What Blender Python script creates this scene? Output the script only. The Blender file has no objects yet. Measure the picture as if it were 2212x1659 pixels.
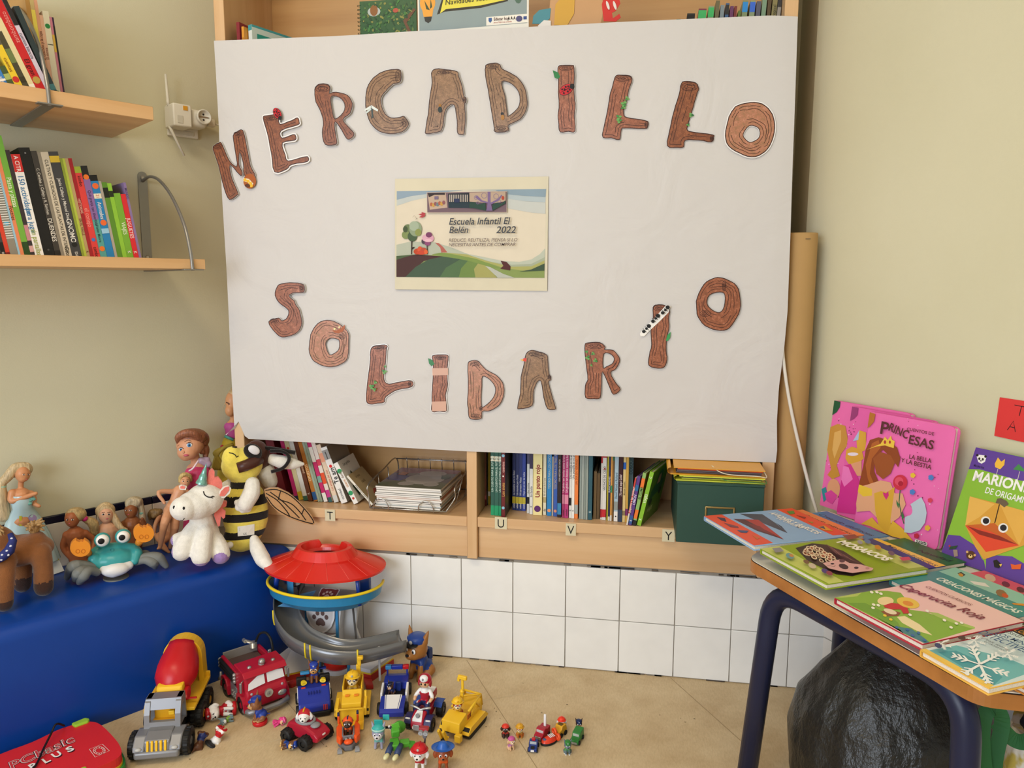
import bpy, bmesh, math, random
from mathutils import Vector as V, Matrix as MX, Euler
from mathutils.geometry import tessellate_polygon
random.seed(7)
SC = bpy.context.scene
COL = SC.collection
PI = math.pi
# ------------------------------------------------------------------ camera
CAM = V((0.632770,-1.946804,1.076337))
FPX = 1580.0
ROWS = [V(((0.9853308,0.1706382,0.0023997))), V(((0.0252588,-0.1319186,-0.9909387))), V(((-0.1687755,0.976463,-0.1342936)))]
cd = bpy.data.cameras.new('camera')
cam = bpy.data.objects.new('camera', cd)
COL.objects.link(cam)
cd.sensor_width = 36.0
cd.lens = 36.0 * FPX / 2212.0
cd.clip_start = 0.02
m3 = MX((ROWS[0],-ROWS[1],-ROWS[2])).transposed()
cam.matrix_world = MX.Translation(CAM) @ m3.to_4x4()
SC.camera = cam

def ray(x, y):
    return ROWS[0] * ((x - 1106) / FPX) + ROWS[1] * ((y - 829.5) / FPX) + ROWS[2]
def onz(x, y, z=0.0):
    d = ray(x, y)
    return CAM + d * ((z - CAM.z) / d.z)
def ony(x, y, Y):
    d = ray(x, y)
    return CAM + d * ((Y - CAM.y) / d.y)
def onpl(x, y, p0, n):
    d = ray(x, y)
    return CAM + d * (n.dot(p0 - CAM) / n.dot(d))
def prj(P):
    d = V(P) - CAM
    z = ROWS[2].dot(d)
    return (1106 + FPX * ROWS[0].dot(d) / z, 829.5 + FPX * ROWS[1].dot(d) / z)
C55, S55 = math.cos(math.radians(55)), math.sin(math.radians(55))
LP = V((-.53,.324,0)); LU = V((C55, S55,0)); LN = V((S55,-C55,0))       # left wall: origin, along, out of wall
RP = V((1.14,0,0)); RU = V((C55,-S55,0)); RN = V((-S55,-C55,0))       # right wall: runs towards the viewer
def onleft(x, y, n=0.0):
    return onpl(x, y, LP + LN * n, LN)
def onright(x, y, n=0.0):
    return onpl(x, y, RP + RN * n, RN)

# ------------------------------------------------------------------ world, lamps, exposure
SC.view_settings.view_transform = 'Standard'
SC.view_settings.look = 'None'
SC.view_settings.exposure = 0.0
SC.view_settings.gamma = 1.0
SC.view_settings.use_curve_mapping = False
w = bpy.data.worlds.new('world')
SC.world = w
w.use_nodes = True
w.node_tree.nodes['Background'].inputs[0].default_value = (.80,.88,1,1)
w.node_tree.nodes['Background'].inputs[1].default_value = 0.3
def area(name, loc, target, sx, sy, power, col):
    l = bpy.data.lights.new(name, 'AREA')
    l.shape = 'RECTANGLE'; l.size = sx; l.size_y = sy; l.energy = power; l.color = col
    o = bpy.data.objects.new(name, l)
    COL.objects.link(o)
    o.location = loc
    o.rotation_euler = (V(target) - V(loc)).to_track_quat('-Z','Y').to_euler()
    return o
area('ceiling_lamp',(-.35,-1.6,2.66),(-.35,-1.6,0),1.2,.30,20,(1,.81,.54))
area('ceiling_lamp',(1.0,-2.4,2.66),(1.0,-2.4,0),1.2,.30,8,(1,.81,.54))
area('window_daylight',(-.75,-3.9,1.3),(.75,0,.30),2.0,1.6,90,(.78,.87,1))

# ------------------------------------------------------------------ materials
def lin(h):
    h = h.lstrip('#'); h = ''.join(c * 2 for c in h) if len(h) == 3 else h
    out = []
    for i in (0,2,4):
        c = int(h[i:i + 2],16) / 255
        out.append(c / 12.92 if c <= .04045 else ((c + .055) / 1.055) ** 2.4)
    return out + [1]
MATS = {}
def nodes_of(name):
    m = bpy.data.materials.new(name); m.use_nodes = True
    nt = m.node_tree
    return m, nt, nt.nodes['Principled BSDF']
def coords(nt, scale=(1,1,1), rot=(0,0,0), gen=False):
    tc = nt.nodes.new('ShaderNodeTexCoord'); mp = nt.nodes.new('ShaderNodeMapping')
    mp.inputs['Scale'].default_value = scale; mp.inputs['Rotation'].default_value = rot
    nt.links.new(tc.outputs['Generated' if gen else 'Object'], mp.inputs[0])
    return mp.outputs[0]
def noise(nt, vec, scale, detail=3, rough=.55):
    n = nt.nodes.new('ShaderNodeTexNoise')
    n.inputs['Scale'].default_value = scale; n.inputs['Detail'].default_value = detail
    n.inputs['Roughness'].default_value = rough
    nt.links.new(vec, n.inputs['Vector'])
    return n.outputs[0]
def ramp(nt, fac, stops):
    r = nt.nodes.new('ShaderNodeValToRGB')
    el = r.color_ramp.elements
    while len(el) < len(stops): el.new(.5)
    for e, (p, c) in zip(el, stops):
        e.position = p; e.color = lin(c) if isinstance(c, str) else c
    nt.links.new(fac, r.inputs[0])
    return r.outputs[0]
def bump(nt, h, strength, dist, b):
    n = nt.nodes.new('ShaderNodeBump')
    n.inputs['Strength'].default_value = strength; n.inputs['Distance'].default_value = dist
    nt.links.new(h, n.inputs['Height']); nt.links.new(n.outputs[0], b.inputs['Normal'])
def mat(h, rough=.45, kind='plain', metal=0.0):
    """one procedural material per colour and finish"""
    k = (h, rough, kind, metal)
    if k in MATS: return MATS[k]
    m, nt, b = nodes_of('%s_%s_%d' % (kind, h.strip('#'), int(rough * 100)))
    c = lin(h)
    b.inputs['Roughness'].default_value = rough
    b.inputs['Metallic'].default_value = metal
    dark = [x * .86 for x in c[:3]] + [1]; light = [min(1, x * 1.06) for x in c[:3]] + [1]
    if kind == 'plush':
        v = coords(nt)
        f = noise(nt, v, 60,4,.7)
        nt.links.new(ramp(nt, f, [(.3, dark),(.7, light)]), b.inputs['Base Color'])
        bump(nt, noise(nt, v, 420,2),.55,.002, b)
        b.inputs['Sheen Weight'].default_value = .35
        b.inputs['Sheen Roughness'].default_value = .5
        b.inputs['Specular IOR Level'].default_value = .15
    elif kind == 'hair':
        v = coords(nt, (90,90,9))
        f = noise(nt, v, 3,4,.6)
        nt.links.new(ramp(nt, f, [(.3,[x * .5 for x in c[:3]] + [1]),(.65, light)]), b.inputs['Base Color'])
        bump(nt, f, .6,.003, b)
    elif kind == 'pages':
        v = coords(nt, (900,900,900))
        f = noise(nt, v, 1,1)
        nt.links.new(ramp(nt, f, [(.35, dark),(.65, light)]), b.inputs['Base Color'])
    elif kind == 'plain':
        f = noise(nt, coords(nt),14,2)
        d2 = [x * .95 for x in c[:3]] + [1]
        nt.links.new(ramp(nt, f, [(.3, d2),(.7, c)]), b.inputs['Base Color'])
        if not metal and rough >= .3: b.inputs['Specular IOR Level'].default_value = .32
    elif kind == 'clear':
        b.inputs['Base Color'].default_value = c
        b.inputs['Transmission Weight'].default_value = .85
        b.inputs['IOR'].default_value = 1.1
    MATS[k] = m
    return m
def wood(name, a, bcol, along, rough=.38, scale=1.0):
    """beech-like board: fine grain running along the given axis"""
    if name in MATS: return MATS[name]
    m, nt, b = nodes_of(name)
    s = [26,26,26]; s['xyz'.index(along)] = 1.6
    v = coords(nt, [x * scale for x in s])
    n1 = noise(nt, v, 1.0,5,.6)
    wv = nt.nodes.new('ShaderNodeTexWave'); wv.wave_type = 'RINGS'
    wv.inputs['Scale'].default_value = .35; wv.inputs['Distortion'].default_value = 9
    wv.inputs['Detail'].default_value = 2; wv.inputs['Detail Scale'].default_value = .8
    s2 = [9,9,9]; s2['xyz'.index(along)] = 1.2
    nt.links.new(coords(nt, s2), wv.inputs[0])
    mx = nt.nodes.new('ShaderNodeMath'); mx.operation = 'MULTIPLY_ADD'
    nt.links.new(wv.outputs[1], mx.inputs[0]); mx.inputs[1].default_value = .22
    nt.links.new(n1, mx.inputs[2])
    nt.links.new(ramp(nt, mx.outputs[0],[(.35, bcol),(.75, a)]), b.inputs['Base Color'])
    b.inputs['Roughness'].default_value = rough
    MATS[name] = m
    return m
def m_wall():
    m, nt, b = nodes_of('wall_paint')
    v = coords(nt)
    nt.links.new(ramp(nt, noise(nt, v, 2.2,3),[(.3,'#cec9aa'),(.7,'#d4cfb2')]), b.inputs['Base Color'])
    bump(nt, noise(nt, v, 260,3),.12,.002, b)
    b.inputs['Roughness'].default_value = .6
    return m
def m_floor():
    m, nt, b = nodes_of('floor_linoleum')
    v = coords(nt)
    mx = nt.nodes.new('ShaderNodeMix'); mx.data_type = 'RGBA'; mx.blend_type = 'MULTIPLY'
    mx.inputs[0].default_value = .45
    a = ramp(nt, noise(nt, v, 9,5,.65),[(.3,'#c4ab84'),(.55,'#d3bd97'),(.75,'#dcc8a4')])
    c = ramp(nt, noise(nt, coords(nt, (60,18,1),(0,0,.6)),4,4,.7),[(.3,'#d8d2c8'),(.6,'#ffffff')])
    nt.links.new(a, mx.inputs[6]); nt.links.new(c, mx.inputs[7])
    nt.links.new(mx.outputs[2], b.inputs['Base Color'])
    b.inputs['Roughness'].default_value = .5
    b.inputs['Specular IOR Level'].default_value = .3
    bump(nt, noise(nt, v, 160,3),.08,.002, b)
    return m
def m_bark(name, a, bcol, c):
    m, nt, b = nodes_of(name)
    v = coords(nt, (60,60,16))
    n1 = noise(nt, v, 1.2,4,.7)
    n2 = noise(nt, coords(nt),520,2)
    mx = nt.nodes.new('ShaderNodeMath'); mx.operation = 'MULTIPLY_ADD'
    nt.links.new(n2, mx.inputs[0]); mx.inputs[1].default_value = .55
    nt.links.new(n1, mx.inputs[2])
    nt.links.new(ramp(nt, mx.outputs[0],[(.55, c),(.72, a),(.98, bcol)]), b.inputs['Base Color'])
    b.inputs['Roughness'].default_value = .32
    return m
def m_bag(name, hexc, rough, sc, st):
    m, nt, b = nodes_of(name)
    v = coords(nt)
    b.inputs['Base Color'].default_value = lin(hexc)
    b.inputs['Roughness'].default_value = rough
    n = noise(nt, coords(nt, (1,1,.55)), sc, 5,.62)
    bump(nt, n, st, .02, b)
    return m
# ------------------------------------------------------------------ mesh builder
class MB:
    def __init__(s): s.v = []; s.f = []; s.m = []; s.mats = []; s.sm = []
    def add(s, vs, fs, m, smooth=False, T=None):
        o = len(s.v)
        if m not in s.mats: s.mats.append(m)
        i = s.mats.index(m)
        s.v += [tuple(T @ V(p)) if T else tuple(p) for p in vs]
        s.f += [tuple(o + k for k in f) for f in fs]
        s.m += [i] * len(fs); s.sm += [smooth] * len(fs)
        return s
    def merge(s, q, T=None):
        for i, mm in enumerate(q.mats):
            idx = [k for k in range(len(q.f)) if q.m[k] == i]
            for sm in (True, False):
                fs = [q.f[k] for k in idx if q.sm[k] == sm]
                if fs:
                    used = sorted({a for f in fs for a in f}); mp = {a: n for n, a in enumerate(used)}
                    s.add([q.v[a] for a in used],[tuple(mp[a] for a in f) for f in fs], mm, sm, T)
        return s
    def build(s, name, parent=None, label=None, T=None):
        me = bpy.data.meshes.new(name)
        me.from_pydata([tuple(T @ V(p)) for p in s.v] if T else s.v, [], s.f)
        for mm in s.mats: me.materials.append(mm)
        me.polygons.foreach_set('material_index', s.m)
        me.polygons.foreach_set('use_smooth', s.sm)
        me.update()
        return link(name, me, parent, label)
    # ---- shapes
    def box(s, c, d, m, r=0.0, T=None, seg=2):
        vs, fs = rbox(tuple(round(x, 5) for x in d), r, seg)
        vs = [(p[0] + c[0], p[1] + c[1], p[2] + c[2]) for p in vs]
        s.add(vs, fs, m, False, T)
        if r > 0:                                   # round the bevels, keep the six faces flat
            k = len(fs)
            for i in range(k):
                f = fs[i]
                n = (V(vs[f[1]]) - V(vs[f[0]])).cross(V(vs[f[2]]) - V(vs[f[1]]))
                a = sorted(abs(x) for x in n)
                if a[1] > a[2] * 1e-3: s.sm[len(s.f) - k + i] = True
        return s
    def tube(s, pts, r, m, n=8, T=None, closed=False):
        vs, fs = tube(pts, r, n, closed)
        return s.add(vs, fs, m, True, T)
    def cyl(s, a, b, r0, m, r1=None, n=20, T=None, bev=0.0):
        a = V(a); b = V(b); r1 = r0 if r1 is None else r1
        L = (b - a).length
        if bev: pr = [(0,0),(r0 - bev, 0),(r0, bev),(r1, L - bev),(r1 - bev, L),(0, L)]
        else: pr = [(0,0),(r0,0),(r0,0),(r1, L),(r1, L),(0, L)]
        q = (b - a).to_track_quat('Z','Y').to_matrix().to_4x4()
        X = MX.Translation(a) @ q
        return s.lathe(pr, m, n, (T @ X) if T else X, sharp=True)
    def lathe(s, pr, m, n=24, T=None, sharp=False, sx=1, sy=1):
        vs, fs = lathe(pr, n, sx, sy)
        return s.add(vs, fs, m, True, T)
    def ell(s, c, r, m, n=16, rot=None, T=None):
        if not hasattr(r, '__len__'): r = (r, r, r)
        vs, fs = sphere(n)
        X = MX.Translation(V(c)) @ ((Euler(rot).to_matrix().to_4x4()) if rot else MX()) @ MX.Diagonal((r[0], r[1], r[2],1))
        return s.add(vs, fs, m, True, (T @ X) if T else X)
    def poly(s, loops, m, z0=0.0, z1=None, T=None):
        """flat or extruded outline with holes, in the local xy plane"""
        if loops and not hasattr(loops[0][0],'__len__'): loops = [loops]
        flat = [V((p[0], p[1],0)) for L in loops for p in L]
        tri = tessellate_polygon([[V((p[0], p[1],0)) for p in L] for L in loops])
        tri = [t for t in tri if abs((flat[t[1]] - flat[t[0]]).cross(flat[t[2]] - flat[t[0]]).z) > 1e-14]
        tri = [t if (flat[t[1]] - flat[t[0]]).cross(flat[t[2]] - flat[t[0]]).z > 0 else t[::-1] for t in tri]
        n = len(flat)
        if z1 is None:
            return s.add([(p.x, p.y, z0) for p in flat], tri, m, False, T)
        vs = [(p.x, p.y, z1) for p in flat] + [(p.x, p.y, z0) for p in flat]
        fs = list(tri) + [tuple(i + n for i in t[::-1]) for t in tri]
        o = 0
        for L in loops:
            k = len(L)
            ar = sum(L[i][0] * L[(i + 1) % k][1] - L[(i + 1) % k][0] * L[i][1] for i in range(k))
            for i in range(k):
                a, b = o + i, o + (i + 1) % k
                q = (b, a, a + n, b + n)
                fs.append(q if (ar > 0) == (L is loops[0]) else q[::-1])
            o += k
        return s.add(vs, fs, m, False, T)
    def line(s, pts, wd, m, z=0.0, T=None, closed=False):
        """a drawn stroke of constant width in the local xy plane"""
        P = [V((p[0], p[1])) for p in pts]
        k = len(P); L = []; R_ = []
        for i in range(k):
            a = P[i - 1] if (i or closed) else P[i]
            b = P[(i + 1) % k] if (i < k - 1 or closed) else P[i]
            d = (b - a)
            if d.length < 1e-9: d = V((1,0))
            d.normalize(); nn = V((-d.y, d.x)) * wd / 2
            L.append(P[i] + nn); R_.append(P[i] - nn)
        vs = [(p.x, p.y, z) for p in L] + [(p.x, p.y, z) for p in R_]
        fs = [(i, i + k, (i + 1) % k + k, (i + 1) % k) for i in range(k if closed else k - 1)]
        return s.add(vs, fs, m, False, T)
    def text(s, t, size, m, x=0, y=0, z=0, rot=0, align='LEFT', bold=0.0, shear=0.0, sx=1.0, T=None):
        vs, fs = text_geo(t, align, bold, shear)
        X = MX.Translation((x, y, z)) @ MX.Rotation(rot, 4,'Z') @ MX.Diagonal((size * sx, size, 1,1))
        return s.add(vs, fs, m, False, (T @ X) if T else X)
_TX = {}
def text_geo(t, align, bold, shear):
    k = (t, align, bold, shear)
    if k not in _TX:
        cu = bpy.data.curves.new('text','FONT')
        cu.body = t; cu.align_x = align; cu.offset = bold; cu.shear = shear; cu.resolution_u = 3
        cu.fill_mode = 'FRONT'
        o = bpy.data.objects.new('text', cu)
        me = o.to_mesh()
        _TX[k] = ([tuple(v.co) for v in me.vertices],[tuple(p.vertices) for p in me.polygons])
        o.to_mesh_clear()
        bpy.data.objects.remove(o); bpy.data.curves.remove(cu)
    return _TX[k]
_RB = {}
def rbox(d, r, seg=2):
    k = (d, r, seg)
    if k not in _RB:
        bm = bmesh.new()
        bmesh.ops.create_cube(bm, size=1, matrix=MX.Diagonal((d[0], d[1], d[2],1)))
        if r > 0:
            bmesh.ops.bevel(bm, geom=bm.edges[:], offset=min(r, min(d) * .49), segments=seg, profile=.5, affect='EDGES')
        bm.verts.index_update()
        _RB[k] = ([tuple(v.co) for v in bm.verts],[tuple(v.index for v in f.verts) for f in bm.faces])
        bm.free()
    return _RB[k]
_SP = {}
def sphere(n):
    if n not in _SP:
        pr = [(math.sin(PI * i / (n // 2)),-math.cos(PI * i / (n // 2))) for i in range(n // 2 + 1)]
        pr[0] = (0,-1); pr[-1] = (0,1)
        _SP[n] = lathe(pr, n)
    return _SP[n]
def lathe(pr, n=24, sx=1, sy=1):
    vs = []; rings = []
    for r, z in pr:
        if r < 1e-9:
            rings.append([len(vs)]); vs.append((0,0, z))
        else:
            rings.append(list(range(len(vs), len(vs) + n)))
            vs += [(r * sx * math.cos(2 * PI * i / n), r * sy * math.sin(2 * PI * i / n), z) for i in range(n)]
    fs = []
    for A, B in zip(rings, rings[1:]):
        for i in range(n):
            j = (i + 1) % n
            if len(A) == 1 and len(B) == 1: continue
            if len(A) == 1: fs.append((A[0], B[j], B[i]))
            elif len(B) == 1: fs.append((A[i], A[j], B[0]))
            else: fs.append((A[i], A[j], B[j], B[i]))
    return vs, fs
def tube(pts, r, n=8, closed=False):
    P = [V(p) for p in pts]; k = len(P)
    rr = r if hasattr(r, '__len__') else [r] * k
    vs = []; fs = []
    up = None
    for i in range(k):
        a = P[i - 1] if (i or closed) else P[i]
        b = P[(i + 1) % k] if (i < k - 1 or closed) else P[i]
        t = (b - a).normalized()
        if up is None:
            up = V((0,0,1)) if abs(t.z) < .9 else V((1,0,0))
        x = up - t * up.dot(t)
        if x.length < 1e-6: x = t.orthogonal()
        x.normalize(); up = x
        y = t.cross(x)
        vs += [tuple(P[i] + (x * math.cos(2 * PI * j / n) + y * math.sin(2 * PI * j / n)) * rr[i]) for j in range(n)]
    for i in range(k if closed else k - 1):
        for j in range(n):
            a = i * n; b = ((i + 1) % k) * n
            fs.append((a + j, a + (j + 1) % n, b + (j + 1) % n, b + j))
    if not closed:
        fs.append(tuple(range(n))[::-1]); fs.append(tuple((k - 1) * n + j for j in range(n)))
    return vs, fs
def smooth_path(pts, k=6):
    """Catmull-Rom through the points"""
    P = [V(p) for p in pts]; out = []
    Q = [P[0] * 2 - P[1]] + P + [P[-1] * 2 - P[-2]]
    for i in range(1, len(Q) - 2):
        for j in range(k):
            t = j / k
            a, b, c, d = Q[i - 1], Q[i], Q[i + 1], Q[i + 2]
            out.append(.5 * ((2 * b) + (c - a) * t + (2 * a - 5 * b + 4 * c - d) * t * t + (3 * b - a - 3 * c + d) * t ** 3))
    out.append(P[-1])
    return out
def smooth_loop(pts, k=4):
    P = [V(p) for p in pts]; n = len(P); out = []
    for i in range(n):
        a, b, c, d = P[i - 1], P[i], P[(i + 1) % n], P[(i + 2) % n]
        for j in range(k):
            t = j / k
            out.append(.5 * ((2 * b) + (c - a) * t + (2 * a - 5 * b + 4 * c - d) * t * t + (3 * b - a - 3 * c + d) * t ** 3))
    return out
def circ(cx, cy, r, n=20, ry=None, a0=0, a1=2 * PI, rot=0):
    ry = ry or r; out = []
    full = abs(a1 - a0 - 2 * PI) < 1e-6
    for i in range(n if full else n + 1):
        a = a0 + (a1 - a0) * i / n
        x, y = r * math.cos(a), ry * math.sin(a)
        out.append((cx + x * math.cos(rot) - y * math.sin(rot), cy + x * math.sin(rot) + y * math.cos(rot)))
    return out
def blob(name, prims, vox, m, parent=None, rule=None, mats=None, label=None, smooth=2):
    """one continuous skin over balls ('b',c,r[,rot]) and tapered limbs ('l',path,radii)"""
    q = MB()
    for p in prims:
        if p[0] == 'b': q.ell(p[1], p[2], None, 20, p[3] if len(p) > 3 else None)
        elif p[0] == 'x': q.box(p[1], p[2], None, p[3])
        else:
            pts = [V(a) for a in p[1]]
            rr = p[2] if hasattr(p[2],'__len__') else [p[2]] * len(pts)
            if len(pts) > 2:
                pp = smooth_path(pts, 4)
                r2 = []
                for i in range(len(pts) - 1): r2 += [rr[i] + (rr[i + 1] - rr[i]) * j / 4 for j in range(4)]
                pts, rr = pp, r2 + [rr[-1]]
            q.tube(pts, rr, None, 12)
            q.ell(pts[0], rr[0], None, 12); q.ell(pts[-1], rr[-1], None, 12)
    me = bpy.data.meshes.new(name)
    me.from_pydata(q.v, [], q.f)
    o = bpy.data.objects.new(name, me)
    COL.objects.link(o)
    md = o.modifiers.new('r','REMESH'); md.mode = 'VOXEL'; md.voxel_size = vox; md.use_smooth_shade = True
    if smooth:
        sm = o.modifiers.new('s','SMOOTH'); sm.factor = .5; sm.iterations = smooth * 3
    bpy.context.view_layer.update()
    dg = bpy.context.evaluated_depsgraph_get()
    m2 = bpy.data.meshes.new_from_object(o.evaluated_get(dg))
    bpy.data.objects.remove(o); bpy.data.meshes.remove(me)
    m2.materials.clear()
    for mm in (mats or [m]): m2.materials.append(mm)
    for f in m2.polygons:
        f.use_smooth = True
        f.material_index = rule(f.center) if rule else 0
    return link(name, m2, parent, label)
# ------------------------------------------------------------------ objects
def link(name, me, parent=None, label=None):
    o = bpy.data.objects.new(name, me)
    COL.objects.link(o)
    if parent: o.parent = parent
    if label: o['label'] = label
    return o
def tag(o, label, cat, group=None):
    o['label'] = label; o['category'] = cat
    if group: o['group'] = group
    return o
def thing(name, label, cat, loc=(0,0,0), rz=0.0, group=None, rot=None):
    o = bpy.data.objects.new(name, None)
    COL.objects.link(o)
    o.location = loc
    o.rotation_euler = rot if rot else (0,0, rz)
    o.empty_display_size = .02
    return tag(o, label, cat, group)
def struct(o):
    o['kind'] = 'structure'
    return o
def frame(o, ex, ey, ez=None):
    """matrix with origin o, local x along ex, y along ey"""
    ex = V(ex).normalized(); ey = V(ey); ey = (ey - ex * ey.dot(ex)).normalized()
    ez = ex.cross(ey)
    X = MX((ex, ey, ez)).transposed().to_4x4()
    return MX.Translation(V(o)) @ X
# ------------------------------------------------------------------ the room
WALL = m_wall(); FLOOR = m_floor()
TILE = mat('#f2f2ef',.16); GROUT = mat('#9c9488',.8)
BEECH = wood('beech_long','#dcb88c','#cfa577','x')
BEECHV = wood('beech_upright','#dcb78a','#cea474','z')
BEECHS = wood('beech_wall_shelf','#dcb483','#cda06c','x')
def quad(name, pts, m, label=None):
    q = MB(); q.add(pts, [(0,1,2,3)], m)
    return struct(q.build(name))
CL = 2.7
def wall_pts(a, b, z0, z1): return [(a[0], a[1], z0),(b[0], b[1], z0),(b[0], b[1], z1),(a[0], a[1], z1)]
la = LP - LU * 2.3; ra = RP + RU * 2.3
q = MB()
outline = [(LP.x, LP.y),(la.x, la.y),(la.x, -4.2),(ra.x, -4.2),(ra.x, ra.y),(1.14,0),(1.06,.115),(1.06,.324)]
q.poly(outline[::-1], FLOOR, -.05,0.0)
def seam(a, b, wd=.0016, m='#a08b69'):
    A, B = onz(*a), onz(*b)
    q.line([(A.x, A.y),(B.x, B.y)], wd, mat(m, .6),.0003)
for a, b in (((1008,1426),(1160,1659)),((1448,1464),(1600,1600)),((580,1470),(700,1610))): seam(a, b)
for a, b in (((430,1643),(700,1572)),((700,1572),(1140,1497))): seam(a, b, .0014,'#d3c4a3')
rnd = random.Random(3)
for cx, cy in ((1068,1530),(1072,1537),(1050,1570),(1080,1552),(1470,1552),(1480,1560),(1500,1553),(1425,1545),(705,1612),(745,1602),(770,1560),(410,1640),(1130,1476),(1170,1540),(1225,1522)):
    p = onz(cx, cy); q.poly(circ(p.x, p.y, rnd.uniform(.0012,.003),7, rnd.uniform(.001,.002)), mat('#6a5a42',.7),.0004)
struct(q.build('floor'))
# left wall: paint, tiled foot
q = MB()
q.add(wall_pts(la, LP, 0, CL),[(0,1,2,3)], WALL)
for i in range(16):
    for j in range(3):
        a = LP - LU * (.15 * i + .075) + LN * .004
        X = MX.Translation(V((a.x, a.y, .072 + .1425 * j))) @ MX((LU, -LN, V((0,0,1)))).transposed().to_4x4()
        q.box((0,0,0),(.148,.008,.1405), mat('#e6dfd2',.3),.0012, X, 1)
struct(q.build('wall_left'))
q = MB()
for i in range(16):
    a = LP - LU * (.15 * i + .075) + LN * .004
    X = MX.Translation(V((a.x, a.y, .438))) @ MX((LU, -LN, V((0,0,1)))).transposed().to_4x4()
    q.box((0,0,0),(.149,.009,.022), mat('#12142c',.3),.002, X, 1)
struct(q.build('trim_1'))
# low tiled wall under the bookcase
q = MB()
q.add([(-.755,.004,0),(1.145,.004,0),(1.145,.004,.309),(-.755,.004,.309),(-.54,.31,.309),(1.145,.3,.309)],[(0,1,2,3),(3,2,5,4)], GROUT)
for i in range(-5,8):
    for j in range(2):
        x0 = .15 * i; x1 = x0 + .15
        if x1 > 1.14: x1 = 1.14
        q.box(((x0 + x1) / 2,.006,.0765 + .1505 * j),(x1 - x0 - .0022,.011,.1483), TILE, .001, None, 1)
rn = random.Random(5)
for i in range(46):        # crumbling joint along the floor and under the board
    x = rn.uniform(-.1,1.05); q.box((x, .002, rn.choice((.0015,.305))),(rn.uniform(.01,.05),.006,.003), mat(rn.choice(('#6d6459','#8b8276','#4e463f')),.9))
struct(q.build('wall_back'))
q = MB()
q.add(wall_pts(V((1.06,.115,0)), ra, 0, CL),[(0,1,2,3)], WALL)
q.add(wall_pts(V((1.06,.324,0)), V((1.06,.115,0)),0, CL),[(0,1,2,3)], WALL)
for i in range(8):
    for j in range(3):
        a = RP + RU * (.15 * i + .075) + RN * .004
        X = MX.Translation(V((a.x, a.y, .078 + .1555 * j))) @ MX((RU, -RN, V((0,0,1)))).transposed().to_4x4()
        q.box((0,0,0),(.148,.008,.1535), mat('#e6e4e0',.3),.0012, X, 1)
struct(q.build('wall_right'))
quad('wall_niche', wall_pts((-.53,.324),(1.06,.324),0, CL), WALL)
WHITE_WALL = mat('#dededc',.7)
quad('wall_side_left', wall_pts((la.x, -4.2),(la.x, la.y),0, CL), WHITE_WALL)
quad('wall_side_right', wall_pts((ra.x, ra.y),(ra.x, -4.2),0, CL), WHITE_WALL)
quad('wall_front', wall_pts((ra.x, -4.2),(la.x, -4.2),0, CL), WHITE_WALL)
q = MB(); q.poly(outline[::-1], mat('#e4e2da',.7), CL, CL + .05); struct(q.build('ceiling'))
# ------------------------------------------------------------------ bookcase in the niche
bc = thing('bookcase','tall beech bookcase over the white tiles, mostly covered by the paper banner','bookcase',(.232,0,.312))
def bpart(name, c, d, m, label=None):
    q = MB(); q.box((c[0] - .232, c[1], c[2] - .312), d, m, .0015, None, 1)
    return q.build(name, bc, label)
BT = 2.15
bpart('side_panel',(-.507,.12,(.312 + BT) / 2),(.03,.28, BT - .312), BEECHV)
bpart('side_panel',(.9715,.12,(.312 + BT) / 2),(.031,.28, BT - .312), BEECHV)
bpart('divider',(.187,.12,(.309 + 1.547) / 2),(.029,.28,1.547 - .315), BEECHV)
bpart('back_panel',(.232,.256,(.312 + BT) / 2),(1.45,.008, BT - .312), wood('beech_back','#c79a62','#b98a54','x',.3))
for x0, x1 in ((-.492,.1725),(.2015,.956)):
    xm, wd = (x0 + x1) / 2, x1 - x0 - .0004
    bpart('shelf',(xm, .118,.4185),(wd, .27,.029), BEECH)
    bpart('kick_board',(xm, .004,.3575),(wd, .018,.091), BEECH)
    bpart('shelf',(xm, .124,.80),(wd, .255,.025), BEECH)
    bpart('shelf',(xm, .124,1.18),(wd, .255,.025), BEECH)
for zz_ in (1.56,2.04): bpart('shelf',(.232,.124, zz_),(1.447,.255,.025), BEECH)
# taped letters on the shelf edge
TAPE = mat('#d9d0b0',.5); INK = mat('#17171c',.4)
def shelf_label(px, py, ch, w, h, where):
    p = ony(px, py, -.0185)
    t = MB()
    t.box((0,0,0),(w, .0006, h), TAPE)
    t.text(ch, .034, INK, 0,-.0125,0, align='CENTER', sx=.92, T=frame((0,-.0006,0),(1,0,0),(0,0,1)))
    o = t.build('shelf_label'); o.location = p
    tag(o, 'cream tape label lettered %s %s' % (ch, where),'label','letters taped along the shelf edge')
shelf_label(713,1113,'T',.031,.034,'on the shelf edge left of the wire tray')
shelf_label(1082,1130,'U',.034,.034,'on the shelf edge below the three dark green books')
shelf_label(1233,1144,'V',.028,.034,'on the shelf edge below the white and orange spines')
shelf_label(1444,1157,'Y',.033,.034,'on the shelf edge beside the green box')
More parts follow.
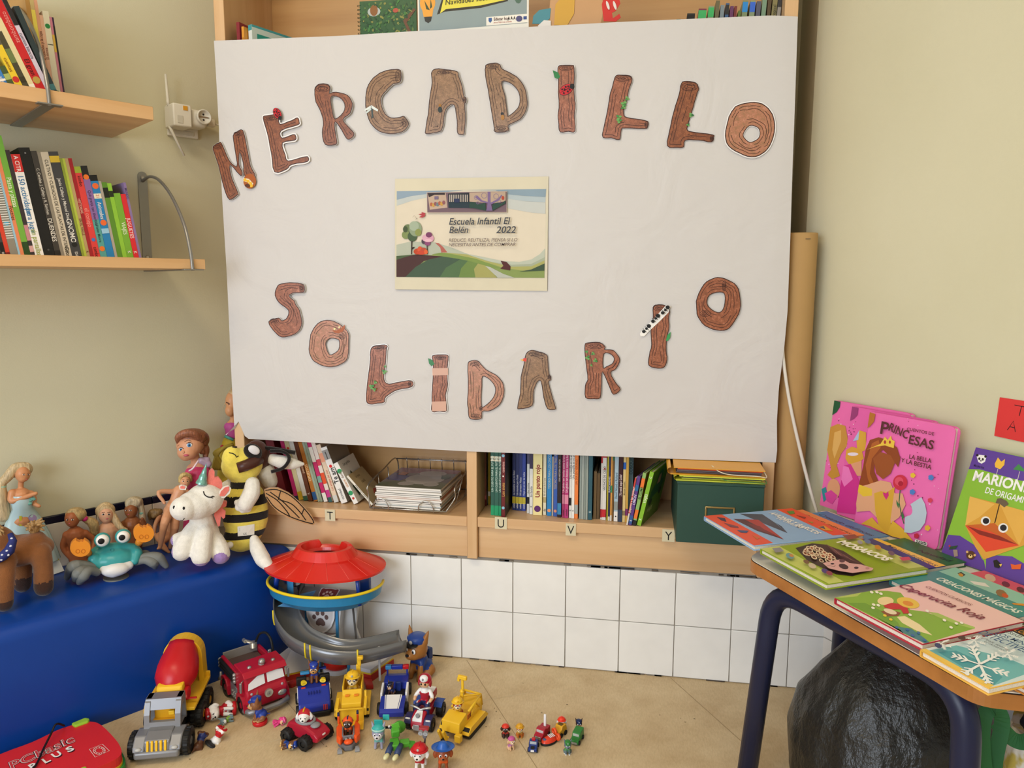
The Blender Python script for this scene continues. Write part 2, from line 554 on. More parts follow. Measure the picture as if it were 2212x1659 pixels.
# ------------------------------------------------------------------ paper banner
BY = -.0245
def bz(x, y): return ony(x, y, BY)
def m_paper(n, c):
    m, nt, b = nodes_of(n)
    v = coords(nt)
    f = noise(nt, v, 3,3)
    nt.links.new(ramp(nt, f, [(.3,[x * .98 for x in lin(c)[:3]] + [1]),(.7, c)]), b.inputs['Base Color'])
    n2 = nt.nodes.new('ShaderNodeTexNoise'); n2.inputs['Scale'].default_value = 5.5; n2.inputs['Detail'].default_value = 4
    n2.inputs['Distortion'].default_value = 1.2
    nt.links.new(v, n2.inputs['Vector'])
    bump(nt, n2.outputs[0],.3,.02, b)
    b.inputs['Roughness'].default_value = .5
    b.inputs['Specular IOR Level'].default_value = .3
    return m
PAPER = m_paper('banner_paper','#cfccca')
def lerp_poly(P, t):
    for (t0, a),(t1, b) in zip(P, P[1:]):
        if t <= t1: return a.lerp(b, (t - t0) / (t1 - t0) if t1 > t0 else 0)
    return P[-1][1]
TOP = [(0, bz(462,88)),(.22, bz(737,76.7)),(.35, bz(902,66)),(.505, bz(1100,59.7)),(.7, bz(1343,47)),(.95, bz(1662,33.5)),(1, bz(1724,35))]
BOT = [(0, bz(506,924)),(.008, bz(515,910)),(.026, bz(531,948)),(.43, bz(1010,975)),(1, bz(1678,1000))]
bn = thing('paper_banner','large white paper banner with brown log letters taped across the bookcase','banner',(.2, BY, .62))
NU, NT = 130,70
rn = random.Random(11)
dents = [(rn.random(), rn.random(), rn.uniform(-1,1), rn.uniform(.03,.09), rn.uniform(0, PI)) for _ in range(26)]
EDGE = [(a, V((b, 0,0))) for a, b in ((0,0),(.3,.004),(.46,.007),(.64,.009),(.73,.005),(.82,-.003),(.9,-.004),(.97,0),(1,-.002))]
vs = []
for j in range(NT + 1):
    t = j / NT
    for i in range(NU + 1):
        s_ = i / NU
        p = lerp_poly(TOP, s_).lerp(lerp_poly(BOT, s_), t)
        if s_ > .9:                                                   # right edge wavers
            p.x += lerp_poly(EDGE, t).x * (s_ - .9) * 10
        d = .0016 * math.sin(5 * s_ + 3 * t) + .0014 * math.sin(13 * t + 2 * s_)
        for a, b, c, r, th in dents:
            u, v_ = (s_ - a) * 1.5,(t - b) * 1.1
            uu, vv = u * math.cos(th) + v_ * math.sin(th),-u * math.sin(th) + v_ * math.cos(th)
            d += c * .0016 * math.exp(-(uu / r) ** 2 - (vv / (r * .22)) ** 2)
        e = max(0,(s_ - .965) / .035)
        d += .003 * e * e                                              # right edge bends back to the frame
        vs.append((p.x - .2, min(d, .012) if s_ < .93 else d, p.z - .62))
# the sheet stays just in front of the frame
vs = [(a, min(b, .0035), c) for a, b, c in vs]
fs = [(j * (NU + 1) + i, (j + 1) * (NU + 1) + i, (j + 1) * (NU + 1) + i + 1, j * (NU + 1) + i + 1) for j in range(NT) for i in range(NU)]
q = MB(); q.add(vs, fs, PAPER, True)
so = q.build('sheet', bn)
q = MB()                                                           # torn corner curling to the left
c0 = [bz(503,850), bz(515,911), bz(507,926)]
strip = []
for k in range(9):
    t = k / 8
    a = V((bz(507,926).x, BY, bz(507,926).z)).lerp(bz(492,937), t)
    b = V((bz(515,911).x, BY, bz(515,911).z)).lerp(bz(494,938), t)
    o_ = -.012 * math.sin(t * 1.6)
    strip += [(a.x - .2, o_, a.z - .62),(b.x - .2, o_, b.z - .62)]
q.add(strip, [(2 * k, 2 * k + 1,2 * k + 3,2 * k + 2) for k in range(8)], PAPER, True)
q.build('torn_corner', bn)
# log letters
BARK = [m_bark('bark_red','#9a5a3c','#7a4a30','#b87a5c'), m_bark('bark_tan','#8f6b48','#6f5334','#a9825e'), m_bark('bark_pink','#b3785c','#93704f','#c8937a'), m_bark('bark_dark','#8a4f2e','#6a3c22','#a4663e')]
BLINE = mat('#3a1c12',.4); LAM = mat('#f1efee',.12)
LY = BY - .0052
LF = frame((0, LY, 0),(1,0,0),(0,0,1))              # local xy = world xz, local z = towards the room
def zmap(zone):
    ox, oy, sc = zone
    def f(p):
        w_ = ony(ox + p[0] / sc, oy + p[1] / sc, LY)
        return (w_.x, w_.z)
    return f
ZA = zmap((440,0,3.3515)); ZC = zmap((1060,0,3.0722)); ZE = zmap((560,580,3.95)); ZF = zmap((1080,580,3.16)); ZP = zmap((0,0,1))
def centroid(P): return (sum(p[0] for p in P) / len(P), sum(p[1] for p in P) / len(P))
def offset(P, d, wob=0, seed=0):
    k = len(P); out = []; r = random.Random(seed)
    ar = sum(P[i][0] * P[(i + 1) % k][1] - P[(i + 1) % k][0] * P[i][1] for i in range(k))
    sg = 1 if ar > 0 else -1
    for i in range(k):
        t = V(P[(i + 1) % k]) - V(P[i - 1])
        if t.length < 1e-9: out.append(P[i]); continue
        t.normalize(); e = d + r.uniform(-wob, wob)
        out.append((P[i][0] + t.y * e * sg, P[i][1] - t.x * e * sg))
    return out
def inside(p, P):
    c = False; j = len(P) - 1
    for i in range(len(P)):
        if (P[i][1] > p[1]) != (P[j][1] > p[1]) and p[0] < (P[j][0] - P[i][0]) * (p[1] - P[i][1]) / (P[j][1] - P[i][1]) + P[i][0]: c = not c
        j = i
    return c
def dist_edge(p, loops):
    best = 9
    for L in loops:
        for i in range(len(L)):
            a, b = V(L[i - 1]), V(L[i]); ab = b - a; pp = V(p)
            t = max(0, min(1,(pp - a).dot(ab) / max(ab.dot(ab),1e-12)))
            best = min(best, (a + ab * t - pp).length)
    return best
def log_letter(ch, Z, outer, hole=None, bark=0, lam=.0016, rings=(), where=''):
    L = [Z(p) for p in outer]; H = [Z(p) for p in hole] if hole else None
    c = centroid(L)
    T = LF
    L = [(p[0] - c[0], p[1] - c[1]) for p in L]
    fine = [tuple(p) for p in smooth_loop(L, 3)]
    rw = random.Random(len(ch) + len(L))
    fine = [(x + rw.uniform(-.0004,.0004), y + rw.uniform(-.0004,.0004)) for x, y in fine]
    loops = [fine]
    if H:
        H = [(p[0] - c[0], p[1] - c[1]) for p in H]
        loops.append([tuple(p) for p in smooth_loop(H, 3)])
    q = MB()
    back = [offset(fine, lam)]
    if H: back.append(offset(loops[1],-lam * .6))
    q.poly(back, LAM, 0,.0007)
    q.poly(loops, BARK[bark],.0007,.0010)
    q.line(fine, .0021, BLINE, .0012, closed=True)
    if H: q.line(loops[1],.0018, BLINE, .0012, closed=True)
    # grain lines that run along the log
    for d, sd in ((.0075,1),(.0145,2)):
        for LL, sg in ((fine, -1),(loops[-1],1)) if H else ((fine, -1),):
            of = offset(LL, sg * d, .0011, sd)
            ok = [inside(p, fine) and (not H or not inside(p, loops[1])) and dist_edge(p, loops) > d * .8 for p in of]
            run = []
            for p, g in list(zip(of, ok)) + [(None, False)]:
                if g and rw.random() > .07: run.append(p)
                else:
                    if len(run) > 3: q.line([tuple(v) for v in smooth_path([(a, b, 0) for a, b in run],2)],.0012, BLINE, .0012)
                    run = []
    for cx, cy, rx, ry in rings:                                      # sawn end
        a = Z((cx, cy)); b = Z((cx + rx, cy)); e = Z((cx, cy + ry))
        X = (a[0] - c[0], a[1] - c[1])
        for f in (1,.62,.3): q.line(circ(X[0], X[1],(b[0] - a[0]) * f, 18,(a[1] - e[1]) * f),.0011, BLINE, .0013, closed=True)
    T2 = MX.Translation((c[0] - .2, LY - BY, c[1] - .62)) @ LF.to_3x3().to_4x4()
    o = q.build('log_letter', bn, 'letter %s drawn as a brown log%s' % (ch, where))
    o.matrix_local = T2
    return o, c
def stuck(name, let, items, label=None):
    """small drawn cut-out glued on a letter; items (points, colour) in world xz"""
    o, c = let
    q = MB(); z = .0014
    for P, colr in items:
        q.poly([(p[0] - c[0], p[1] - c[1]) for p in P], mat(colr, .3), z, z + .0003); z += .0004
    return q.build(name, o, label)
def ladybird(let, Z, x, y, r, a):
    p = Z((x, y)); s_ = abs(Z((x + r, y))[0] - p[0])
    P = lambda u, v_, rr, n=14, ry=None: [(p[0] + (u * math.cos(a) - v_ * math.sin(a)) * s_ + X_ * math.cos(a) - Y_ * math.sin(a), p[1] + (u * math.sin(a) + v_ * math.cos(a)) * s_ + X_ * math.sin(a) + Y_ * math.cos(a)) for X_, Y_ in circ(0,0, rr * s_, n, (ry or rr) * s_)]
    it = [(P(0,0,1.06,18,.72),'#2a1210'),(P(0,0,1,18,.66),'#c8232b'),(P(.95,0,.36),'#17120f'),(P(0,0,.95,4,.05),'#17120f')]
    for u, v_ in ((-.5,.3),(.1,.36),(.45,.25),(-.5,-.3),(.1,-.36),(.45,-.25),(-.2,.12)): it.append((P(u, v_, .13,8),'#17120f'))
    stuck('ladybird', let, it)
def leaf(let, Z, pts, colr='#2f7d46'):
    stuck('leaf', let, [([Z(p) for p in pts], colr)])
def ivy(let, Z, spots, colr='#3f8a45'):
    it = []
    for x, y, r in spots:
        for k in range(3):
            a = k * 2.1 + x
            it.append(([Z((x + r * .7 * math.cos(a) + r * .8 * math.cos(b), y + r * .7 * math.sin(a) + r * .6 * math.sin(b))) for b in (0,1.2,2.2,3.6,4.8)], colr if k % 2 else '#6aa65a'))
    stuck('ivy_leaves', let, it)
m_ = log_letter('M', ZA, [(70,1080),(85,1050),(115,1035),(133,1043),(185,1160),(242,1205),(232,1100),(215,985),(245,955),(285,945),(312,1060),(340,1200),(372,1265),(340,1290),(295,1265),(288,1180),(262,1100),(256,1190),(280,1245),(268,1272),(192,1190),(205,1290),(250,1395),(240,1415),(187,1445),(150,1360),(110,1200)], None, 3, rings=((105,1062,30,18),(253,968,34,15)))
stuck('beehive', m_, [([ZA(p) for p in circ(335,1312,46,20,54)],'#a8581c'),([ZA(p) for p in ((292,1290),(330,1296),(362,1330),(352,1350),(318,1320),(290,1312))],'#efe6c8')] + [([ZA(p) for p in circ(x, y, 12,8)],'#e9b62c') for x, y in ((302,1303),(324,1312),(342,1328),(350,1346))] + [([ZA(p) for p in circ(322,1345,20,8,12)],'#5a2c10')],'orange hive')
e_ = log_letter('E', ZA, [(432,855),(455,840),(535,835),(552,900),(640,872),(680,853),(693,885),(680,905),(562,945),(568,1000),(650,975),(668,990),(660,1015),(572,1035),(590,1120),(612,1165),(700,1145),(752,1135),(752,1170),(640,1190),(600,1225),(515,1245),(492,1110),(462,960)], None, 3,.0042, rings=((486,858,48,14),), where=' with a white laminated rim')
ladybird(e_, ZA, 535,822,38,-1.0)
log_letter('R', ZA, [(805,665),(815,625),(850,608),(900,612),(918,640),(912,675),(960,668),(1040,690),(1078,750),(1060,820),(1010,865),(1050,920),(1088,965),(1078,995),(1040,1008),(1000,940),(955,880),(950,930),(965,1030),(945,1050),(880,1045),(860,960),(868,880),(845,800),(815,740)],[(922,702),(985,706),(1022,755),(1012,815),(952,862),(932,800)],3, rings=((862,640,52,27),), where=' in the upper word, second from the E')
c_ = log_letter('C', ZA, [(1173,740),(1185,640),(1230,565),(1300,520),(1385,503),(1425,512),(1432,565),(1415,600),(1370,610),(1320,660),(1285,710),(1290,770),(1315,825),(1360,855),(1420,850),(1450,843),(1480,880),(1480,910),(1440,955),(1350,968),(1270,950),(1210,890),(1180,810)], None, 1, rings=((1408,556,20,46),(1455,885,18,34)))
stuck('dragonfly', c_, [([ZA(p) for p in ((1212,770),(1225,775),(1230,850),(1218,860))],'#3c4a4a'),([ZA(p) for p in ((1212,765),(1168,792),(1166,806),(1214,785))],'#dfe6e2'),([ZA(p) for p in ((1210,780),(1175,815),(1182,824),(1216,796))],'#c9d4d0'),([ZA(p) for p in ((1216,762),(1266,795),(1262,810),(1218,785))],'#dfe6e2')])
a_ = log_letter('A', ZA, [(1650,530),(1680,500),(1760,505),(1835,520),(1845,545),(1870,620),(1885,695),(1900,710),(1898,745),(1890,755),(1895,850),(1890,930),(1885,970),(1855,975),(1838,955),(1835,870),(1815,762),(1770,772),(1745,820),(1735,900),(1720,945),(1690,958),(1615,968),(1607,945),(1625,830),(1640,700),(1655,600)], None, 1, rings=((1742,523,52,14),(1887,722,11,22)), where=' between the C and the D')
stuck('bee', a_, [([ZA(p) for p in circ(1712,765,11,10,14)],'#9c6a1c'),([ZA(p) for p in circ(1712,795,16,10,22)],'#1f2a24')])
d_ = log_letter('D', ZP, [(1048.7,146),(1053,139),(1069.6,136.7),(1080,140),(1084,149),(1102,158),(1120,170),(1134,191),(1139,221),(1136.5,237.6),(1125,257),(1102,268),(1098,272),(1099,281),(1091,285),(1073,286),(1067,281.5),(1068,277.5),(1062,238.7),(1054.6,194),(1049,164)],[(1084.4,175.8),(1102,179),(1118.6,195),(1123.5,214.8),(1118.6,234),(1099,251),(1096,246),(1091,208),(1086,192)],1, rings=((1063,143,14,5),(1083,278,15,6)), where=' in the upper word')
stuck('bee', d_, [([ZP(p) for p in circ(1085,246,3.4,8,3.4)],'#22201c'),([ZP(p) for p in circ(1086,254,4,8,6)],'#a8742c')])
i_ = log_letter('I', ZP, [(1205.5,147),(1213,141.6),(1236,141.6),(1240,147),(1241,170),(1240,195),(1241.5,215),(1243,228),(1241,250),(1242.3,283),(1228,284),(1210,285.5),(1207,268),(1205.5,250),(1208,225),(1206,200),(1206.5,175)], None, 0,.0022, rings=((1223,147.5,15,5),), where=' with a red ladybird')
leaf(i_, ZP, [(1194,152),(1206,157),(1210,166),(1206,171),(1198,168)])
ladybird(i_, ZP, 1223,194,15,.45)
l_ = log_letter('L', ZC, [(825,515),(845,500),(920,503),(937,525),(935,545),(915,600),(905,660),(888,710),(882,740),(892,775),(960,790),(1040,805),(1042,840),(1020,855),(900,850),(868,857),(862,905),(850,928),(800,915),(745,912),(750,850),(775,740),(790,640),(810,570)], None, 0, rings=((880,522,52,18),(1032,828,10,20)), where=' left of the other L in the upper word')
ivy(l_, ZC, ((905,655,12),(885,690,16),(880,715,12),(850,780,14),(852,805,14)))
l2 = log_letter('L', ZC, [(1265,555),(1300,540),(1360,552),(1380,590),(1370,615),(1355,670),(1335,740),(1312,820),(1304,865),(1360,880),(1470,895),(1478,910),(1465,942),(1380,930),(1290,932),(1280,975),(1240,980),(1172,968),(1190,860),(1215,740),(1250,630)], None, 3, rings=((1320,575,55,28),(1466,918,9,18)), where=' beside the last O of the upper word')
ivy(l2, ZC, ((1330,765,13),(1310,830,9)),'#2c6b3e')
log_letter('O', ZC, [(1640,700),(1720,682),(1800,690),(1855,740),(1880,800),(1880,880),(1850,970),(1800,1020),(1730,1042),(1650,1015),(1580,970),(1557,900),(1575,800),(1600,740)],[(1715,835),(1770,845),(1787,880),(1775,920),(1725,945),(1690,925),(1675,890)],2,.0036, where=' with a glossy white rim ending the upper word')
log_letter('S', ZE, [(150,165),(190,130),(300,122),(380,138),(383,200),(340,205),(285,210),(255,235),(300,275),(310,305),(345,360),(365,460),(340,530),(280,570),(195,585),(140,545),(90,480),(92,445),(165,422),(192,445),(230,430),(252,390),(243,345),(170,290),(138,230)], None, 0, rings=((362,168,17,30),(130,447,36,20)))
o_ = log_letter('O', ZE, [(450,540),(500,470),(580,440),(660,460),(720,500),(760,550),(765,620),(755,760),(700,815),(620,838),(550,830),(470,790),(430,720),(432,620)],[(605,595),(660,600),(685,620),(680,690),(640,725),(600,735),(575,680),(570,630)],2, rings=((708,580,26,22),), where=' with a bird nest after the S')
stuck('nest', o_, [([ZE(p) for p in ((625,525),(660,530),(700,510),(732,478),(732,510),(712,540),(680,552),(645,548))],'#a8561c'),([ZE(p) for p in circ(645,515,10,7)],'#e8dca0'),([ZE(p) for p in circ(685,500,9,7)],'#e8dca0')],'orange nest')
l3 = log_letter('L', ZE, [(965,670),(1020,655),(1090,655),(1085,700),(1078,800),(1065,900),(1070,960),(1110,985),(1200,968),(1300,957),(1302,1010),(1180,1035),(1100,1080),(1070,1110),(1068,1140),(1010,1150),(945,1157),(915,1130),(918,1040),(935,900),(950,760),(948,730)], None, 0,.0028, rings=((1028,675,58,14),(1285,985,12,24)), where=' in the lower word')
ivy(l3, ZE, ((1075,835,9),(1070,880,16),(995,970,13),(965,1005,18),(990,1030,13)))
i2 = log_letter('I', ZE, [(1480,745),(1550,735),(1608,740),(1612,780),(1605,850),(1605,950),(1608,1000),(1590,1080),(1597,1150),(1597,1215),(1540,1217),(1475,1220),(1474,1150),(1475,1080),(1480,1000),(1485,900),(1485,800)], None, 0,.0028, rings=((1545,760,50,16),), where=' with a strip of shiny tape across it')
leaf(i2, ZE, [(1442,765),(1478,782),(1497,815),(1470,832),(1450,810)])
stuck('tape_strip', i2,[([ZE(p) for p in ((1478,850),(1612,848),(1612,908),(1480,912))],'#d3a894')])
stuck('tape_strip', i2,[([ZE(p) for p in ((1474,1135),(1596,1132),(1597,1214),(1475,1218))],'#d3a894')])
log_letter('D', ZE, [(1780,830),(1800,790),(1860,785),(1905,830),(1940,865),(2020,910),(2075,970),(2090,1040),(2075,1120),(2030,1180),(1960,1215),(1902,1220),(1895,1280),(1820,1285),(1790,1265),(1785,1200),(1778,1150),(1785,1000)],[(1905,920),(1960,940),(2010,1000),(2015,1060),(1985,1120),(1930,1170),(1898,1180),(1893,1100),(1900,1000)],2, rings=((1848,812,40,18),(1848,1258,42,18),(1892,1195,12,18)), where=' in the lower word')
a2 = log_letter('A', ZF, [(178,585),(215,558),(260,568),(320,590),(328,640),(335,720),(347,735),(345,762),(332,775),(350,850),(378,945),(370,962),(325,955),(300,880),(280,768),(250,782),(228,850),(220,935),(130,958),(122,940),(140,850),(145,740),(165,650)], None, 1, rings=((252,583,55,15),(336,740,9,16)), where=' between the D and the R of the lower word')
stuck('bird_head', a2,[([ZF(p) for p in ((160,612),(182,612),(180,635),(160,632))],'#d8402c'),([ZF(p) for p in ((160,618),(138,622),(160,632))],'#e8b23c')],'red bird head with yellow beak')
r2 = log_letter('R', ZF, [(580,525),(600,508),(680,505),(718,535),(715,553),(770,558),(810,600),(815,640),(790,685),(755,712),(790,780),(822,825),(775,858),(745,800),(700,705),(692,780),(685,880),(640,888),(585,880),(583,800),(600,760),(595,700),(582,600)],[(708,582),(752,582),(780,612),(768,648),(730,668),(704,676)],0, rings=((650,527,62,20),), where=' speckled with green leaves in the lower word')
ivy(r2, ZF, ((592,568,9),(635,580,10),(600,608,13),(652,626,12),(625,658,8)))
i3 = log_letter('I', ZF, [(1045,265),(1070,248),(1120,250),(1158,280),(1150,340),(1155,400),(1140,470),(1135,560),(1140,620),(1122,672),(1075,680),(1017,660),(1020,590),(1035,520),(1030,430),(1045,340)], None, 0, rings=((1085,270,38,20),), where=' with a white strip of black ants')
leaf(i3, ZF, [(1166,432),(1162,470),(1148,492),(1132,494),(1142,455)],'#3d9a5c')
it = [([ZF(p) for p in ((955,445),(965,430),(1080,310),(1135,248),(1165,255),(1150,300),(1090,360),(1020,425),(985,462),(960,462))],'#f3f1ec')]
for x, y in ((1000,410),(1062,340),(1128,282)):
    for dx, dy, r in ((-18,20,13),(0,0,10),(16,-18,15)): it.append(([ZF(p) for p in circ(x + dx, y + dy, r, 9, r * .9)],'#141414'))
    for k in (-12,2,14): it.append(([ZF(p) for p in ((x + k - 14,-k + y - 12),(x + k - 12,-k + y - 14),(x + k + 15,-k + y + 12),(x + k + 13,-k + y + 14))],'#141414'))
stuck('ant_strip', i3, it, 'white paper strip with three black ants')
log_letter('O', ZF, [(1345,200),(1390,110),(1450,70),(1500,62),(1560,80),(1615,120),(1638,190),(1638,280),(1600,360),(1550,415),(1480,420),(1400,390),(1352,330),(1342,270)],[(1430,180),(1500,160),(1535,180),(1530,260),(1500,300),(1450,285),(1412,240)],0, rings=((1400,308,36,20),(1530,118,12,34)), where=' ending the lower word')
# printed sheet in the middle of the banner
SO = (830,370,5.8211)
ZS = zmap(SO)
ps = MB()
cS = ZS((1106,786))
def SP(P): return [(a - cS[0], b - cS[1]) for a, b in (ZS(p) for p in P)]
zz = [0.0]
def lay(P, colr, r=.75):
    zz[0] += .00012
    ps.poly(SP(P), mat(colr, r), zz[0])
ps.poly(SP([(135,95),(2065,65),(2048,1505),(135,1485)]), mat('#d6cfb8',.75),-.0006,0)
lay([(158,250),(2037,222),(2012,1340),(155,1328)],'#dcd2be')
lay([(158,250),(1000,238),(540,290),(350,310),(158,360)],'#8fa3b4')
lay([(158,360),(350,312),(545,285),(545,330),(350,370),(158,435)],'#bfc6c4')
lay([(1000,238),(2037,222),(2030,325),(1750,310),(1550,290),(1400,240)],'#8a9fae')
lay([(1548,290),(1750,312),(2030,327),(2028,390),(1800,380),(1548,345)],'#b1bec3')
lay([(1548,345),(1800,382),(2028,392),(2028,535),(1850,520),(1548,465)],'#c4c8c4')
lay([(155,925),(300,890),(480,885),(640,895),(820,950),(1000,1020),(1080,1050),(600,1060),(155,1065)],'#b3b9a8')
lay([(640,898),(690,905),(740,950),(795,1020),(720,1022),(705,960)],'#b2665c')
lay([(1080,1045),(1500,1130),(1700,1140),(1850,1110),(1960,1040),(2022,970),(2016,1340),(600,1330)],'#b9c0b0')
lay([(1080,1060),(1350,1140),(1600,1175),(1850,1165),(2018,1080),(2014,1340),(600,1330)],'#a4ad98')
lay([(600,1050),(760,1022),(1040,1045),(1300,1130),(1600,1200),(1850,1195),(2017,1120),(2014,1340),(600,1330)],'#a8a866')
lay([(155,1065),(400,1045),(700,1060),(1000,1100),(1300,1150),(1500,1215),(1750,1250),(2014,1245),(2014,1340),(155,1328)],'#86985a')
lay([(600,1045),(720,1022),(850,1040),(1150,1100),(1320,1160),(1500,1230),(1250,1200),(1000,1110),(760,1072)],'#7d9450')
lay([(155,1066),(400,1047),(740,1070),(500,1130),(270,1328),(155,1328)],'#4d3434')
lay([(155,1066),(400,1046),(280,1075),(155,1115)],'#4e6144')
lay([(270,1328),(400,1200),(560,1110),(740,1072),(960,1105),(800,1200),(700,1332)],'#475c4b')
lay([(700,1332),(780,1210),(960,1107),(1055,1125),(970,1220),(940,1334)],'#55714e')
lay([(940,1334),(970,1220),(1055,1125),(1180,1160),(1130,1230),(1150,1336)],'#70894c')
lay([(1150,1336),(1130,1230),(1180,1160),(1270,1185),(1350,1260),(1420,1338)],'#a3a163')
lay([(1270,1187),(1335,1205),(1500,1290),(1640,1338),(1430,1338),(1350,1262)],'#b6bab0')
lay([(1700,1262),(1850,1235),(2016,1160),(2014,1250)],'#3f5442')
lay([(1465,1125),(1540,1140),(1590,1195),(1585,1247),(1460,1225),(1500,1190)],'#542e2e')
for cx, cy, rx, ry, k in ((275,800,50,52,'#7f8f5c'),(300,715,52,48,'#6e7f58'),(270,730,30,40,'#48573f'),(358,820,60,65,'#4a5f46'),(398,725,80,95,'#8d9c80'),(380,690,60,60,'#a2b09a'),(432,770,40,45,'#8a9455')):
    lay(circ(cx, cy, rx, 22, ry), k)
lay([(345,880),(358,880),(352,1045),(342,1045)],'#2c1a18'); lay([(350,960),(385,950),(385,962),(352,985)],'#2c1a18')
for cx, cy, rx, ry, k in ((500,880,27,36,'#4e4350'),(550,905,38,32,'#8a4d76'),(530,840,50,45,'#d8aabb'),(585,845,44,45,'#d59fb4'),(568,800,40,34,'#7b4468'),(560,872,46,20,'#e3b9c6')):
    lay(circ(cx, cy, rx, 20, ry), k)
lay([(540,935),(550,935),(552,1045),(542,1045)],'#2c1a18')
for cx, cy, rx, ry, k in ((420,1010,45,38,'#b84a2c'),(455,985,32,40,'#d2593a'),(500,1000,40,40,'#b8503c'),(475,1025,60,26,'#c64a34'),(530,1015,24,30,'#d9633a')):
    lay(circ(cx, cy, rx, 16, ry), k)
lay([(437,545),(480,532),(475,515),(525,528),(515,570),(480,585),(440,580),(480,560)],'#b0454e')
ps.line([tuple(v)[:2] for v in smooth_path([(a, b, 0) for a, b in SP([(365,580),(385,562),(410,590),(420,602),(400,605),(428,590)])],4)],.0005, mat('#3a2a28',.5), zz[0] + .0001)
# little photograph of a painted street wall at the head of the sheet
lay([(540,268),(1550,252),(1548,520),(545,525)],'#cdbfae')
lay([(546,272),(1545,258),(1543,516),(550,520)],'#75606a')
lay([(552,285),(780,276),(800,460),(580,485)],'#bfa794'); lay([(552,280),(770,272),(770,300),(640,300),(570,330)],'#3a3236')
for k in range(7): lay(circ(600 + 26 * k, 420 - 4 * k + (k % 2) * 12,20,7,26),('#b0644c','#c69a4c','#8f5a60','#6c7c84')[k % 4])
lay([(640,318),(690,316),(690,355),(640,358)],'#7a6c88')
lay([(812,285),(1075,275),(1078,465),(815,462)],'#2e3138'); lay([(820,395),(1077,390),(1078,465),(815,460)],'#2c3c46')
for k in range(11): lay([(828 + 22 * k, 298),(838 + 22 * k, 298),(838 + 22 * k, 388),(828 + 22 * k, 388)],'#c9bdb4')
lay([(890,350),(955,348),(955,398),(890,398)],'#333a5a')
lay([(1080,272),(1535,262),(1535,380),(1370,410),(1080,385)],'#b7a08d')
lay([(1080,390),(1150,395),(1200,420),(1280,400),(1290,500),(1150,470),(1080,465)],'#2f4a42'); lay([(1370,420),(1420,400),(1480,410),(1532,370),(1532,410),(1370,500)],'#2f4a42')
lay([(1308,262),(1345,262),(1345,380),(1370,500),(1290,500),(1310,400)],'#7b6590')
lay([(1150,330),(1180,310),(1240,370),(1310,390),(1310,410),(1220,385)],'#7b6590'); lay([(1345,400),(1440,350),(1480,300),(1490,310),(1450,370),(1350,425)],'#7b6590')
for cx, cy, r in ((1265,310,34),(1165,335,24),(1415,320,32),(1455,385,18),(1185,400,16)):
    ps.line(SP(circ(cx, cy, r, 16)),.0009, mat('#7b6590',.4), zz[0] + .0001, closed=True)
lay(circ(1500,340,18,10,26),'#b04a38')
HAND = mat('#16120f',.4); HAND2 = mat('#5a4438',.4)
def stext(t, x, y, sz, m, sh=.22, b=.0, sx=1):
    p = SP([(x, y)])[0]
    ps.text(t, sz, m, p[0], p[1], zz[0] + .0002, shear=sh, bold=b, sx=sx)
stext('Escuela Infantil El',820,675,.0245, HAND, b=.012, sx=.96)
stext('Belén',822,780,.0245, HAND, b=.012, sx=.96); stext('2022',1412,780,.0245, HAND, b=.014, sx=1.06)
stext('REDUCE, REUTILIZA, PIENSA SI LO',820,890,.0122, HAND2, sx=.99, b=.004)
stext('NECESITAS ANTES DE COMPRAR',820,947,.0122, HAND2, sx=1.0, b=.004)
o = ps.build('printed_sheet', bn, 'cream sheet printed with green hills and writing')
o.matrix_local = MX.Translation((cS[0] - .2, LY - BY, cS[1] - .62)) @ LF.to_3x3().to_4x4()
# ------------------------------------------------------------------ books
PAGES = mat('#e9e1cf',.7,'pages')
def book(label, X, th, h, d, cover, spine=(), group=None, soft=False, front=None, pages=PAGES, cat='book', name='book', ends=None, rim=.003):
    """X: matrix; local x = thickness, y = into the shelf, z = up; spine faces -y. front(mb, frame) draws the cover on +x"""
    o = thing(name, label, cat, group=group)
    o.matrix_world = X
    bt = .0006 if soft else .0022
    r = 0 if soft else rim
    cm = mat(cover, .35)
    q = MB()
    for sx in (-1,1): q.box((sx * (th / 2 - bt / 2), d / 2, h / 2),(bt, d, h), cm)
    q.box((0, bt / 2, h / 2),(th - 2 * bt, bt, h), cm)
    S = frame((0,-.0003,0),(1,0,0),(0,0,1))
    k = 0
    for it in spine:
        k += 1; z = .00008 * k
        if it[0] == 'r': q.poly([(-th / 2, it[1] * h),(th / 2, it[1] * h),(th / 2, it[2] * h),(-th / 2, it[2] * h)], mat(it[3],.35), z, None, S)
        elif it[0] == 'c': q.poly(circ(0, it[1] * h, it[2] * th, 18), mat(it[3],.35), z, None, S)
        elif it[0] == 't':                     # ('t', text, z, size, colour, up/down)
            up = len(it) < 6 or it[5]
            tw_ = max(v[0] for v in text_geo(it[1],'LEFT', it[6] if len(it) > 6 else .006,0)[0]) * it[3] * .92
            fit = min(1,((1 - it[2]) * h if up else it[2] * h) * .97 / tw_)
            q.text(it[1], it[3], mat(it[4],.4),(it[3] * .34 if up else -it[3] * .34), it[2] * h, z, PI / 2 if up else -PI / 2,'LEFT', it[6] if len(it) > 6 else .006,0,.92 * fit, S)
    if front: front(q, frame((th / 2 + .0002,0,0),(0,1,0),(0,0,1)), d, h)
    q.build('cover', o)
    p = MB()
    p.box((0, d / 2 + bt / 2 - r / 2, h / 2),(th - 2 * bt - .0002, d - bt - r - .0004, h - 2 * r - .0004), pages)
    p.build('pages', o)
    return o
